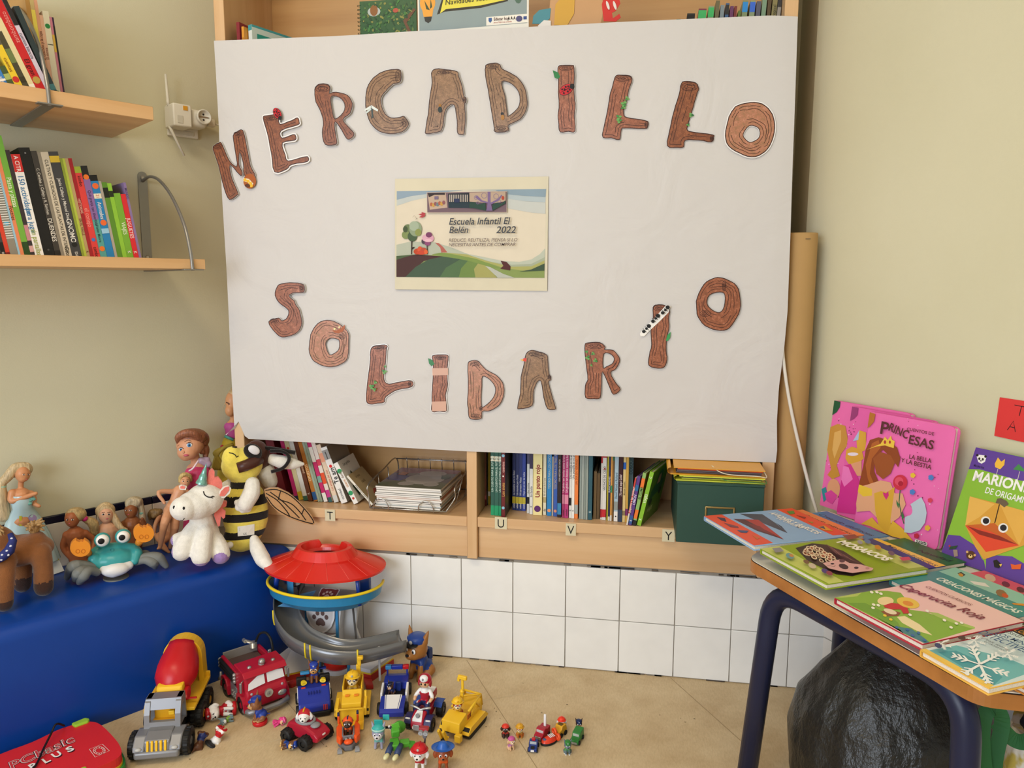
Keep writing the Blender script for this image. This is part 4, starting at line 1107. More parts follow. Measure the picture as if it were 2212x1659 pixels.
for k, c in enumerate(cols):
    th = rn.uniform(.0042,.0062)
    dx, dy = rn.uniform(0,.006), rn.uniform(-.002,.004)
    top = k == len(cols) - 1
    q = MB(); w_, d_ = .195,.215
    q.box((w_ / 2, d_ / 2, th / 2),(w_, d_, th), mat(c, .3))
    q.box((w_ / 2,.001, th / 2),(w_ - .002,.0024, th * .6), mat('#efece6',.4))
    if top:
        T = MX.Translation((0,0, th + .0002))
        z_ = 0
        for P, c2 in (([(0,0),(1,0),(1,1),(0,1)],'#5a5560'),([(0,.0),(1,.0),(1,.3),(.5,.4),(0,.2)],'#4c5a48'),([(0,.7),(1,.8),(1,1),(0,1)],'#8f5468'),([(0,.35),(.25,.3),(.35,.55),(0,.7)],'#3f4a8a'),(circ(.6,.45,.3,18,.27),'#a8a39e'),(circ(.62,.75,.22,16,.14),'#b4aca6'),(circ(.4,.18,.13,12,.1),'#9a9692'),(circ(.78,.2,.12,12,.1),'#9a9692'),(circ(.88,.6,.07,10,.12),'#2f5f5a'),([(.1,.6),(.22,.58),(.24,.72),(.12,.76)],'#b05a3c')):
            z_ += .00005; q.poly([(a * w_, b * d_) for a, b in P], mat(c2,.18), z_, None, T)
    mo = q.build('magazine'); mo.location = (tl.x + .012 + dx, -.003 + dy, z)
    mo.rotation_euler = (0,0,-.03 + rn.uniform(-.01,.01))
    tag(mo, 'magazine with a grey animal picture on top of the wire tray stack' if top else 'magazine lying in the wire tray under the picture magazine','magazine','magazines stacked in the wire tray')
    z += th + .0002
# ------------------------------------------------------------------ green box and folders
GRN = mat('#2c4c42',.55)
bl = onz(1459,1171, ZS1); br = onz(1640,1180, ZS1)
bw = ony(1653,1051, bl.y).x - bl.x - .002
bx0 = bl.x + .001
o = thing('storage_box','dark green cardboard storage box with a brass label holder','box',(bx0 + bw / 2, bl.y, ZS1))
q = MB(); q.box((0,.15,.076),(bw, .30,.151), GRN, .0015, None, 1); q.build('body', o)
q = MB(); q.box((0,.15,.1545),(bw + .003,.302,.006), GRN, .001, None, 1); q.build('lid', o)
BR = mat('#a08a5a',.3,'plain',.8)
q = MB(); c = ony(1555,1104, bl.y)
for dx, dz, sx, sz in ((0,.017,.072,.005),(0,-.017,.072,.005),(-.034,0,.005,.036),(.034,0,.005,.036)):
    q.box((c.x - bx0 - bw / 2 + dx, -.0018, c.z - .008 - ZS1 + dz),(sx, .0036, sz), BR, .0015)
q.build('label_holder', o)
z = ZS1 + .158
def folder(label, colr, inner, th, x0, w_, y0, d_, lip=True, rot=0, card=None):
    global z
    o = thing('folder', label, 'folder',(x0 + w_ / 2, y0, z), rot, 'folders on the green box')
    m_ = mat(colr, .35)
    q = MB()
    q.box((0, d_ / 2,.0009),(w_, d_, .0018), m_); q.box((.004, d_ / 2, th - .001),(w_ - .008, d_, .0018), m_)
    arc = [(-w_ / 2 + .001 - th * .5 * math.sin(a), th / 2 - (th / 2 - .0009) * math.cos(a)) for a in [PI * k / 8 for k in range(9)]]
    q.add([(x, yy, zz_) for x, zz_ in arc for yy in (0, d_)],[(2 * k, 2 * k + 1,2 * k + 3,2 * k + 2) for k in range(8)], m_, True)
    q.build('cover', o)
    q = MB()
    nn = 3
    for k in range(nn):
        q.box((.003 + .002 * k, d_ / 2 + .004,.003 + (th - .006) * (k + .5) / nn),(w_ - .022, d_ - .01,(th - .006) / nn * .8), mat(inner[k % len(inner)],.5))
    q.build('papers', o)
    if card: 
        q = MB(); q.tube(smooth_path([(-w_ * .05,.03, th + .001),(w_ * .02,-.003, th * .7),(w_ * .15,-.004, th * .35),(w_ * .42,-.003, th * .3),(w_ / 2 + .004,.004, th * .1),(w_ / 2 - .002,.03, th * .8)],6),.0012, mat(card, .5)); q.build('elastic', o)
    z += th + .0004
fx = bx0 - .016
folder('lime yellow folder directly on the green box','#d9df52',['#cdd24a','#4f5148','#d9df52'],.013, fx + .012, bw + .006, bl.y + .008,.24, card='#5a8a4a')
folder('thick amber folder stuffed with grey and orange papers on top of the lime one','#e2a534',['#5a5058','#6a6064','#d8592c'],.0185, fx - .002, bw + .02, bl.y + .014,.235, rot=-.01, card='#e6dfc4')
# ------------------------------------------------------------------ things on the top shelf, seen over the banner
ZT = 1.5728
def top_book(px0, px1, Y, h, cover, lab, sp=(), lean=0, **kw):
    a, b = ony(px0,60, Y), ony(px1,60, Y)
    th = max(.003,(b.x - a.x) * .94)
    X = leanX(V(((a.x + b.x) / 2 + kw.pop('dx',0), Y, ZT + .0005 + th / 2 * abs(math.sin(lean)))), lean, (1,0,0),(0,1,0), kw.pop('yaw',0))
    return book(lab, X, th, h, kw.pop('d',.15), cover, sp, 'books on the top shelf', **kw)
top_book(510,518,.0,.21,'#8a3038','thin maroon book at the left end of the top shelf',[],-.0, yaw=-.2)
top_book(521,527,.0,.198,'#e09a3a','thin orange book left of the teal-topped one',[('t','CASTILLOS',.72,.006,'#7a3a10')],0, yaw=-.2)
top_book(534,546,.01,.205,'#dfe8e4','white and teal picture book on the top shelf',[('r',.93,1,'#4aa0a4')],0, yaw=-.45, d=.16, front=art([([(0,0),(1,0),(1,1),(0,1)],'#cfe0d6'),([(0,.97),(1,.97),(1,1),(0,1)],'#4aa0a4'),([(.1,.6),(.4,.6),(.4,.9),(.1,.9)],'#2f9a8a'),([(.4,.55),(.9,.55),(.9,.82),(.5,.85)],'#2f5f9a'),([(.6,.6),(.8,.6),(.78,.7),(.62,.7)],'#c8406a')]))
# green spiral notebook
p0_, p1_ = ony(778,60,.02), ony(900,60,.02)
o = thing('spiral_notebook','green spiral notebook with a leafy tree picture on the top shelf','notebook',((p0_.x + p1_.x) / 2,.02, ZT))
w_ = p1_.x - p0_.x
q = MB(); q.box((0,.004,.125),(w_, .008,.25), mat('#2f5a34',.3))
T = frame((-w_ / 2,-.0002,0),(1,0,0),(0,0,1))
rn = random.Random(8); zc = 0
for _ in range(260):
    zc += .000004
    q.poly(circ(rn.uniform(.008, w_ - .008), rn.uniform(.13,.245), rn.uniform(.002,.007),5, rn.uniform(.0015,.004), rot=rn.random() * 3), mat(rn.choice(['#356a34','#27552d','#3f7a38','#1d4427','#1d4427','#8a8a44','#5f7a3c']),.35), zc, None, T)
q.poly(circ(.04,.222,.018,14,.012), mat('#aeb8b4',.3),.0008, None, T); q.poly(circ(.04,.225,.011,12,.014), mat('#8a5a2c',.4),.0009, None, T)
q.poly([(.14,.15),(.15,.15),(.13,.19),(.155,.22),(.15,.225),(.12,.195)], mat('#6a452c',.4),.0009, None, T)
q.poly(circ(.1,.222,.008,10,.006), mat('#b0503c',.4),.0009, None, T)
q.build('cover', o)
q = MB()
for k in range(24): q.tube([(-w_ / 2 + .006 * math.cos(a) - .002,.004 + .006 * math.sin(a),.01 + .01 * k) for a in [2 * PI * j / 8 for j in range(8)]],.0007, mat('#2f4a34',.4),5, closed=True)
q.build('binding', o)
# grey card of the christmas campaign
p0_, p1_ = ony(903,60,-.004), ony(1142,60,-.004)
o = thing('campaign_card','grey blue card with a light bulb and a yellow lettered ribbon on the top shelf','card',(p0_.x, -.004, ZT))
w_ = p1_.x - p0_.x; zb = ony(1020,63,-.004).z - ZT
q = MB(); q.box((w_ / 2,.001,.15),(w_, .002,.30), mat('#e9e6dc',.4))
T = frame((0,-.0004, zb),(1,0,0),(0,0,1))
s_ = w_ / 239.0
def CP(P): return [((a - 903) * s_, (63 - b) * s_) for a, b in P]
for k, (P, c) in enumerate((([(906,62),(1138,57),(1138,-20),(906,-20)],'#8a9a9c'),([(945,30),(960,-10),(1100,-14),(1098,12),(1040,22),(962,25)],'#2a261c'),([(952,28),(962,-8),(1104,-12),(1102,8),(1040,17),(965,20)],'#e2d64a'),([(1052,58),(1142,56),(1142,39),(1052,41)],'#ece8dd'),(circ(925,5,17,18,20),'#e8a23a'),([(912,15),(938,15),(935,33),(916,33)],'#e8a23a'),([(917,33),(934,33),(932,42),(926,46),(919,42)],'#2c2c2a'),([(918,0),(930,20),(922,18)],'#3a4a2c'),([(932,-2),(935,14),(930,18)],'#3a4a2c'),(circ(1120,4,8,12,14),'#4a6a5a'),(circ(1122,48,7,12,6),'#4a4a78'),([(1131,44),(1138,44),(1138,50),(1131,50)],'#2f4a8a'),([(1057,43),(1064,43),(1064,49),(1060,53),(1057,49)],'#2f5a9a'))):
    q.poly(CP(P), mat(c, .35),.0001 + .00008 * k, None, T)
q.text('Navidades sostenibles',15 * s_, INK, (963 - 903) * s_, (63 - 12) * s_, .0014,.05, T=T, shear=.15)
q.text('Educar hoy',9 * s_, mat('#5a3a3a',.4),(1068 - 903) * s_, (63 - 49) * s_, .0014, T=T, sx=.8, bold=.01); q.text('por un Madrid más sostenible',4 * s_, mat('#b03a34',.4),(1068 - 903) * s_, (63 - 54) * s_, .0014, T=T, sx=.8)
q.text('A A A',9 * s_, INK, (1098 - 903) * s_, (63 - 49) * s_, .0014, T=T, sx=.7, bold=.02)
q.build('printed_face', o)
# painted paper head with a yellow beard
o = thing('paper_cutout','painted paper cut-out with a yellow beard and red mittens on the top shelf','cut-out',(ony(1250,50,.01).x, .01, ZT))
def cut(name, P, c, y, th=.0015, label=None):
    q = MB()
    L = [(ony(a, b, .01 + y).x - o.location.x, ony(a, b, .01 + y).z - ZT) for a, b in P]
    q.poly(L, mat(c, .4),0, th, frame((0, y, 0),(1,0,0),(0,0,1)))
    return q.build(name, o, label)
cut('head',[(1192,60),(1186,30),(1190,-10),(1300,-12),(1304,20),(1298,50),(1260,58)],'#c79a6c',.002)
cut('head',[(1192,70),(1250,70),(1300,70),(1300,140),(1192,140)],'#c79a6c',.004)
cut('beard',[(1197,54),(1200,10),(1215,-8),(1242,-6),(1240,30),(1225,56)],'#d2a23f',0)
cut('hat',[(1150,52),(1152,35),(1165,22),(1190,18),(1188,40),(1176,52)],'#4a8c98',.001)
cut('hat_trim',[(1162,56),(1175,44),(1190,45),(1190,60),(1165,60)],'#e6e2dc',-.001)
cut('mitten',[(1304,46),(1300,10),(1306,-10),(1336,-10),(1340,8),(1330,24),(1322,28),(1324,40),(1338,30),(1341,38),(1330,47)],'#cf2f2a',.001)
for a, b in ((1313,12),(1328,12)): cut('finger_mark', circ(a, b, 3,10,10, rot=-.3),'#e6dcd6',-.0015)
rn = random.Random(2)
for px0, px1, pt, c, top_c in ((1452,1462,42,'#4a6a4a', None),(1474,1492,30,'#2a2a2a','#111'),(1498,1516,20,'#7a2f4a','#3fae62'),(1519,1532,14,'#8a9a78','#3fae62'),(1534,1543,2,'#6a6448', None),(1545,1554,12,'#7d8a90', None),(1556,1564,8,'#3f5f88','#2a2a2c'),(1566,1574,14,'#6a3a62', None),(1575,1581,14,'#7a3434', None),(1584,1590,24,'#5f7a3a', None),(1592,1604,2,'#7f8f6a','#2f8ad0'),(1608,1620,2,'#8a9a78','#3a6ad0'),(1622,1632,4,'#5a5a6a', None),(1634,1644,-6,'#7d9a80', None),(1646,1654,-8,'#5a4a34', None),(1656,1667,-10,'#8a8258', None),(1668,1676,-10,'#9a948c','#3a3a3c')):
    zt = ony((px0 + px1) / 2, pt, .02).z - ZT
    sp = []
    if top_c: sp = [('r',.86,.98, top_c)]
    i = 'black|plum|sage|khaki|grey blue|navy|violet|brick red|moss|olive|pale green|slate|mint|brown|straw|checkered'.split('|')
    nm = {'#4a6a4a': 'short green','#2a2a2a': 'black wire-bound','#7a2f4a': 'plum','#8a9a78': 'sage','#6a6448': 'khaki','#7d8a90': 'grey','#3f5f88': 'navy','#6a3a62': 'violet','#7a3434': 'brick red','#5f7a3a': 'short moss green','#7f8f6a': 'olive','#5a5a6a': 'slate','#7d9a80': 'mint','#5a4a34': 'brown','#8a8258': 'straw coloured','#9a948c': 'grey checkered'}[c]
    if c == '#8a9a78' and px0 > 1600: nm = 'sage green blue-labelled'
    if c == '#8a8258': sp = [('t','Tropical',.72,.011,'#2a2a20')]
    top_book(px0, px1,.02, zt, c, '%s booklet in the row at the right of the top shelf' % nm, sp, -.06, d=.13, soft=True)
# ------------------------------------------------------------------ figures placed by what stands where
from mathutils.bvhtree import BVHTree
class Fig:
    """an upright figure: its own axes are right / away from the viewer / up, at its base point"""
    def __init__(s, name, label, cat, zone, base, zb, group=None, world=None):
        s.ox, s.oy, s.sc = zone
        p = V(world) if world else onz(s.ox + base[0] / s.sc, s.oy + base[1] / s.sc, zb)
        s.zb = zb; s.ds = 1.0; s.dd = 0.0; s.fy = 1.0
        v = V((p.x - CAM.x, p.y - CAM.y, 0)).normalized()
        s.v = v; s.b = p
        s.k = (p - CAM).dot(ROWS[2]) / FPX / s.sc
        s.o = thing(name, label, cat, group=group)
        s.M = MX.Translation(p) @ MX((V((v.y, -v.x, 0)), v, V((0,0,1)))).transposed().to_4x4()
        s.o.matrix_world = s.M
        s.I = s.M.inverted()
    def P(s, x, y, d=0.0):
        w_ = onpl(s.ox + x / s.sc, s.oy + y / s.sc, s.b + s.v * (d * s.ds + s.dd), s.v)
        return s.I @ w_
    def L(s, pts, d=None):
        return [s.P(*p) for p in pts]
    def limb(s, pts, r):
        rr = [a * s.k for a in (r if hasattr(r, '__len__') else [r] * len(pts))]
        return ('l', s.L(pts), rr)
    def ball(s, x, y, d, r, rot=None):
        r = r if hasattr(r, '__len__') else (r, r, r)
        return ('b', s.P(x, y, d),(r[0] * s.k, r[1] * s.k * s.fy, r[2] * s.k), rot)
    def gd(s, x, y, dz=0):
        return (onz(s.ox + x / s.sc, s.oy + y / s.sc, s.zb + dz) - s.b).dot(s.v)
    def skin(s, name, prims, m, vox=5, **k):
        return blob(name, prims, vox * s.k, m, k.pop('parent', s.o), **k)
    def on(s, o, x, y, lift=.0003):
        """point on the front of a part, along the line of sight"""
        if not hasattr(s, 'bv'): s.bv = {}
        if o.name not in s.bv:
            me = o.data
            s.bv[o.name] = BVHTree.FromPolygons([v.co for v in me.vertices],[tuple(p.vertices) for p in me.polygons])
        c = s.I @ CAM
        d = (s.P(x, y, 0) - c).normalized()
        h, n, i, t = s.bv[o.name].ray_cast(c, d)
        return (h - d * lift) if h is not None else s.P(x, y, 0)
    def stroke(s, name, o, pts, r, m, parent=None, sm=4):
        q = MB(); q.tube([s.on(o, *p) for p in ([(v[0], v[1]) for v in smooth_path([(a, b, 0) for a, b in pts], sm)] if sm else pts)], r * s.k, m, 6)
        return q.build(name, parent or s.o)
    def spot(s, name, o, x, y, r, m, parent=None, flat=.35, lift=0, ry=None):
        p = s.on(o, x, y, lift)
        q = MB(); q.ell(p, (r * s.k, r * s.k * flat, (ry or r) * s.k), m, 12)
        return q.build(name, parent or s.o)
    def slab(s, name, pts, d, th, m, parent=None, wav=None, bev=True, label=None, rows=False):
        """thick soft outline standing across the line of sight"""
        L = [s.P(x, y, d) for x, y in pts]
        q = MB()
        T = frame((0,0,0),(1,0,0),(0,0,1))
        y0 = L[0].y
        q.poly([(p.x, p.z) for p in L], m, -y0 - th / 2,-y0 + th / 2, T)
        return q.build(name, parent or s.o, label)
# ------------------------------------------------------------------ blue foam bench
BZ = .31
BLUE = mat('#083e96',.4)
def bench():
    q = MB(); prof = []
    r = .034
    u0 = -2.1
    secs = []
    us = [u0 + (0 - u0) * k / 24 for k in range(24)] + [0,.25,.5,.7,.85,.95,1]
    def sec(f, u=None):
        fr = .366
        pts = []
        shape = [(.012,0)] + [(.012,.03),(.012, BZ - .03)] + [(.012 + .022 * (1 - math.cos(a)), BZ - .022 + .022 * math.sin(a)) for a in (.4,.8,1.2,1.57)]
        shape += [(fr * .5, BZ + .002)] + [(fr - r + r * math.sin(a), BZ - r + r * math.cos(a)) for a in (0,.3,.6,.9,1.2,1.57)] + [(fr + .003, BZ * .5),(fr, .03),(fr - .003,0)]
        for n, z in shape:
            if u is not None: uu = u; nn = n
            else:
                ue = (-.008 - .324 + .5736 * n) / .81915
                nn = n * (1 - .105 * f ** 3)
                ue = (-.008 - .324 + .5736 * nn) / .81915
                u_s = -.46
                uu = u_s + (ue - u_s) * f
                if f == 1: uu -= 0
            p = LP + LU * uu + LN * nn
            pts.append((p.x, p.y, z))
        return pts
    S_ = [sec(0, u0 + (-.46 - u0) * k / 16) for k in range(16)] + [sec(f) for f in (0,.2,.4,.6,.75,.88,.96,1)]
    n = len(S_[0]); vs = [p for s_ in S_ for p in s_]; fs = []
    for i in range(len(S_) - 1):
        for j in range(n - 1): fs.append((i * n + j, i * n + j + 1,(i + 1) * n + j + 1,(i + 1) * n + j))
    q.add(vs, fs, BLUE, True)
    m_ = len(S_) - 1
    q.add([p for p in S_[m_]],[tuple(range(n))], BLUE); q.add([p for p in S_[0]],[tuple(range(n))[::-1]], BLUE)
    o = q.build('foam_bench')
    tag(o, 'long royal blue vinyl covered foam bench along the left wall','bench')
bench()
# ------------------------------------------------------------------ soft toys
Z2 = (320,830,3.95)
WP = mat('#efece4',.8,'plush'); PUR = mat('#a487c4',.8,'plush'); COR = mat('#ee7f74',.8,'plush'); BLK = mat('#161416',.5)
f = Fig('plush_unicorn','white plush unicorn with a teal horn sitting in front of the bee','plush toy', Z2,(455,1542), BZ)
f.dd = -.042
bd = f.skin('body',[f.ball(480,985,.005,(150,140,135)), f.ball(400,1030,-.01,(150,130,120)), f.ball(305,1060,-.03,(108,100,100)), f.ball(560,960,.01,(85,110,90)),
    f.ball(480,1290,.035,(125,110,150)), f.limb([(450,1120,.02),(470,1250,.03)],[90,110]),
    f.limb([(385,1240,.01),(320,1340,-.005),(285,1425,-.012)],[70,76,80]), f.limb([(475,1260,.0),(460,1380,-.02),(452,1470,-.028)],[72,76,80]),
    f.limb([(560,1330,.02),(600,1400,.0),(620,1455,-.01)],[80,80,78]), f.limb([(330,1300,.05),(255,1330,.05)],[60,62])],
    WP, 9, mats=[WP, PUR], rule=lambda c, f=f: 1 if c.z < f.P(452,1512,-.03).z or (c - f.P(617,1495,-.03)).length < 58 * f.k or c.x < f.P(212,1340,.05).x and c.z < f.P(240,1250,.05).z and c.z > f.P(240,1400,.05).z else 0)
q = MB(); a, b = f.P(455,850,.0), f.P(498,672,.0)
q.lathe([(46 * f.k * (1 - t) * (1 + .06 * math.sin(t * 22)),(b - a).length * t) for t in [k / 16 for k in range(16)]] + [(0,(b - a).length)], mat('#7fb7ad',.25,'plain',.5),18, MX.Translation(a) @ (b - a).to_track_quat('Z','Y').to_matrix().to_4x4())
q.build('horn', f.o)
f.slab('mane',[(500,840),(520,740),(545,718),(566,740),(565,790),(600,790),(630,830),(633,880),(600,900),(540,870)],.01,.016, COR)
f.slab('mane',[(600,1010),(640,990),(672,1000),(665,1035),(630,1050),(660,1080),(655,1130),(640,1142),(620,1120),(612,1200),(595,1208),(570,1140),(560,1110)],.02,.016, COR)
for pts, inner in ((((600,968),(608,915),(640,875),(685,862),(707,885),(695,930),(650,968)),((608,955),(620,915),(655,880),(690,872),(690,905),(650,955))),(((270,895),(262,870),(285,858),(330,870),(320,900)),((276,890),(272,874),(290,866),(318,874),(308,893)))):
    e = f.slab('ear', pts, -.012,.008, WP)
    f.slab('ear_lining', inner, -.0168,.002, COR, e)
f.stroke('eyelid', bd, [(472,915),(480,940),(505,960),(535,964),(553,955)],4.5, BLK)
f.stroke('lashes', bd, [(535,964),(552,972)],3.5, BLK, sm=0); f.stroke('lashes', bd, [(548,958),(565,960)],3.5, BLK, sm=0)
for x, y in ((221,1052),(304,1060)): f.spot('nostril', bd, x, y, 9, BLK, ry=16)
f.stroke('mouth', bd, [(275,1160),(295,1160),(310,1142)],3, BLK)
# bee
YEL = mat('#ecd85f',.8,'plush'); BLP = mat('#1b1717',.8,'plush'); BRN = mat('#4a2a22',.35)
f = Fig('plush_bee','plush bee with black and yellow stripes, goggles and a brown cap','plush toy', Z2,(790,1440), BZ + .003, None)
f.ds = .7; f.dd = -.044; f.fy = .62
bands = [f.P(800, y, -.03).z for y in (860,920,985,1075,1135,1205,1290,1352)]
bd = f.skin('body',[f.ball(830,1090,.05,(188,170,300)), f.ball(820,960,.05,(150,140,150)), f.ball(800,1300,.045,(150,140,132)), f.ball(800,690,.035,(165,165,150)), f.ball(720,640,.02,(85,110,110)), f.ball(880,640,.05,(110,120,130)), f.ball(825,840,.045,(120,120,60))],
    YEL, 10, mats=[YEL, BLP], rule=lambda c: sum(c.z < b for b in bands) % 2)
f.skin('cap',[f.ball(925,610,.062,(108,135,135)), f.ball(985,640,.07,(60,80,90))], BRN, 8)
q = MB()
st = [f.on(bd, x, y, .003) for x, y in ((765,715),(830,695),(900,665),(955,640))]
q.tube(st, [45 * f.k, 48 * f.k, 48 * f.k, 45 * f.k], BRN, 10); q.v = [(a, b * 1, c) for a, b, c in q.v]
q.build('chin_strap', f.o)
q = MB(); c = f.P(893,575,-.005); q.ell(c, (78 * f.k, 26 * f.k, 62 * f.k), BLP, 18,(0,.62,-.1)); q.build('goggle_rim', f.o)
q = MB(); c = f.P(903,562,-.014); q.ell(c, (50 * f.k, 16 * f.k, 36 * f.k), mat('#dcdadd',.4),18,(0,.62,-.1)); e = q.build('eye', f.o)
q = MB(); c = f.P(908,555,-.0185); q.ell(c, (26 * f.k, 5 * f.k, 9 * f.k), BLK, 14,(0,.75,-.1)); q.build('pupil', e)
f.spot('nose', bd, 738,537,22, mat('#2a1a18',.5), flat=.6, ry=10)
f.stroke('mouth', bd, [(690,585),(720,590),(745,605),(752,622),(770,612)],4.5, BLK, sm=0)
q = MB(); q.tube(smooth_path(f.L([(985,545,.05),(1050,548,.045),(1150,565,.04),(1255,585,.03)]),4),18 * f.k, BLP, 8); q.build('antenna', f.o)
q = MB(); q.tube(smooth_path(f.L([(1040,570,.03),(1130,570,.025),(1190,600,.02),(1200,650,.015),(1150,715,.005),(1050,748,-.005)]),4),15 * f.k, BLP, 8); q.build('antenna', f.o)
f.skin('ear',[f.limb([(1060,640,.055),(1150,665,.05),(1250,680,.045),(1325,680,.04)],[48,60,48,14])], WP, 8)
f.skin('ear',[f.limb([(1000,740,.08),(1040,830,.08)],[80,66])], mat('#d9d3c4',.8,'plush'),9)
f.skin('arm',[f.limb([(890,850,-.0),(880,930,-.012),(830,1020,-.022)],[60,72,66]), f.ball(775,1050,-.02,34), f.ball(810,1070,-.026,32), f.ball(850,1062,-.024,34), f.ball(760,1010,-.01,28)], WP, 7)
f.skin('arm',[f.limb([(700,850,.06),(655,865,.055)],[44,36])], WP, 8)
f.skin('leg',[f.limb([(905,1325,.0),(930,1400,-.02),(980,1495,-.055),(1028,1552,-.085)],[40,62,64,44])], WP, 8)
f.skin('leg',[f.limb([(700,1370,-.0),(640,1390,-.01)],[28,22])], WP, 7)
q = MB(); L = [f.on(bd, x, y, .002) for x, y in ((762,1215),(835,1205),(908,1192),(906,1282),(835,1292),(765,1298))]
q.add(L, [(5,4,1,0),(4,3,2,1)], mat('#e9e6dc',.5))
X = frame(L[5] + V((.001,-.0008,.0006)), L[4] - L[5], L[0] - L[5])
q.text('CE',24 * f.k, INK, 38 * f.k, 8 * f.k, 0, T=X); 
for k in range(4): q.line([(8 * f.k, (45 + 8 * k) * f.k),(60 * f.k, (45 + 8 * k) * f.k)],2 * f.k, mat('#8a8680',.5),0, X)
q.build('care_tag', f.o)
wing = f.slab('wing',[(990,900),(1040,882),(1110,882),(1200,925),(1300,1010),(1390,1110),(1425,1180),(1410,1198),(1330,1185),(1200,1140),(1110,1090),(1040,1020),(1000,955)],.0,.010, mat('#c79a6c',.8,'plush'))
for pts in (((1000,905),(1100,900),(1220,955),(1330,1060),(1400,1150),(1412,1185)),((1005,930),(1100,990),(1180,1080),(1210,1130)),((1040,920),(1130,985),(1220,1070),(1290,1140)),((1120,985),(1220,1020),(1290,1085),(1345,1160)),((1130,910),(1110,985)),((1010,960),(1080,1050),(1200,1125),(1340,1175),(1405,1190)),((1330,1060),(1310,1110))):
    f.stroke('vein', wing, pts, 4, BLK, wing)
# horse
Z1 = (0,840,3.3857)
HB = mat('#85532c',.8,'plush'); HD = mat('#3d2418',.8,'plush')
f = Fig('plush_horse','brown plush horse with dark hooves and a blue neckerchief at the bench end','plush toy', Z1,(320,1518), BZ + .004)
hz = f.P(325,1395,0).z
bd = f.skin('body',[f.ball(150,1180,.03,(215,150,110)), f.ball(270,1150,.03,(78,110,115)), f.ball(-40,1150,.03,(140,130,150)), f.limb([(290,1200,.0),(315,1300,-.005),(320,1450,-.01)],[78,64,66]), f.limb([(150,1240,.05),(165,1330,.045),(165,1430, f.gd(165,1492))],[70,62,60]),
    f.limb([(40,1250,-.02),(35,1400,-.045),(30,1570, f.gd(30,1628))],[72,60,58]), f.limb([(-90,1250,.04),(-100,1450, f.gd(-100,1512))],[70,60]), f.limb([(-60,1100,.03),(-150,960,.02)],[100,80]), f.limb([(-150,940,.02),(-250,1000,.0)],[85,60])],
    HB, 11, mats=[HB, HD], rule=lambda c: 1 if (c.z < f.P(320,1400,-.01).z if c.x > f.P(110,1400,.04).x else c.z < f.P(30,1520,-.03).z) else 0)
HAY = mat('#b7905c',.7,'hair')
def tuft(name, f, root, tips, r, m, parent=None):
    q = MB()
    for (x0, y0, d0),(x1, y1, d1) in [(root, t) for t in tips]:
        mid = ((x0 + x1) / 2 + random.uniform(-8,8),(y0 + y1) / 2 - 18,(d0 + d1) / 2)
        q.tube(smooth_path(f.L([(x0, y0, d0), mid, (x1, y1, d1)]),4),[r * f.k * (1 - .8 * t / 8) for t in range(9)], m, 6)
    return q.build(name, parent or f.o)
tuft('tail', f, (250,1045,.03),[(x, y, d) for x, y, d in ((180,1005,.02),(200,985,.03),(225,965,.03),(255,960,.04),(285,955,.03),(310,945,.03),(325,965,.02),(330,1000,.02),(215,1040,.01),(325,1035,.02),(190,1035,.03),(300,990,.0),(240,1000,.0))],26, HAY)
tuft('mane', f, (-20,1040,.02),[(0,1010,0),(25,1020,.0),(30,1050,.0),(10,1080,.0),(35,1100,.0),(-20,1000,.0)],22, HAY)
SC_ = mat('#27306f',.7)
q = MB(); q.tube(f.L([(75,1060,-.035),(95,1110,-.045),(70,1180,-.05),(20,1225,-.055),(-40,1260,-.05)]),[18 * f.k, 26 * f.k, 34 * f.k, 34 * f.k, 28 * f.k], SC_, 8); nk = q.build('neckerchief', f.o)
for x, y in ((85,1095),(78,1150),(50,1185),(60,1215),(15,1215),(10,1250),(30,1160)): f.spot('print', nk, x, y, 8, mat('#dfe2ee',.6), nk)
# ------------------------------------------------------------------ dolls
def face(f, hd, ex, ey, gap, r, lip, iris='#3a2c26', mouth='#c0506a'):
    for sx in (-1,1):
        e = f.spot('eye', hd, ex + sx * gap, ey, r, mat('#f2efea',.25), ry=r * .6, flat=.3)
        f.spot('iris', hd, ex + sx * gap, ey, r * .6, mat(iris, .2), e, ry=r * .6, lift=.0008)
        f.stroke('eyebrow', hd, [(ex + sx * gap - r, ey - r * 1.3),(ex + sx * gap + r, ey - r * 1.5)], r * .18, mat('#6a4a34',.6), sm=0)
    f.spot('lips', hd, lip[0], lip[1], r * .8, mat(mouth, .35), ry=r * .4, flat=.6)
def doll(label, base, skin, head, hr, neck, parts, hair, hairm, tie=None, facing=None, zone=Z1, zb=BZ, dress=None, vox=5, grp='fashion dolls along the bench', dd=0.0):
    f = Fig('fashion_doll', label, 'doll', zone, base, zb, grp); f.dd = dd
    sk = mat(skin, .38)
    hx, hy, hd_ = head
    pr = [f.ball(hx, hy, hd_, (hr * .8, hr * .9, hr)), f.ball(hx, hy + hr * .5, hd_ - hr * .25 * f.k, (hr * .55, hr * .6, hr * .52)), f.limb(neck, hr * .3)]
    bd = f.skin('body', pr + [f.limb(*p) for p in parts], sk, vox)
    f.skin('hair',[f.ball(*h) if len(h) == 4 else f.limb(*h) for h in hair], mat(hairm, .4,'hair'), vox)
    if tie:
        q = MB(); q.ell(f.P(*tie[0]), tie[1] * f.k, mat(tie[2],.5),12); q.build('hair_tie', f.o)
    if facing: face(f, bd, *facing)
    return f, bd
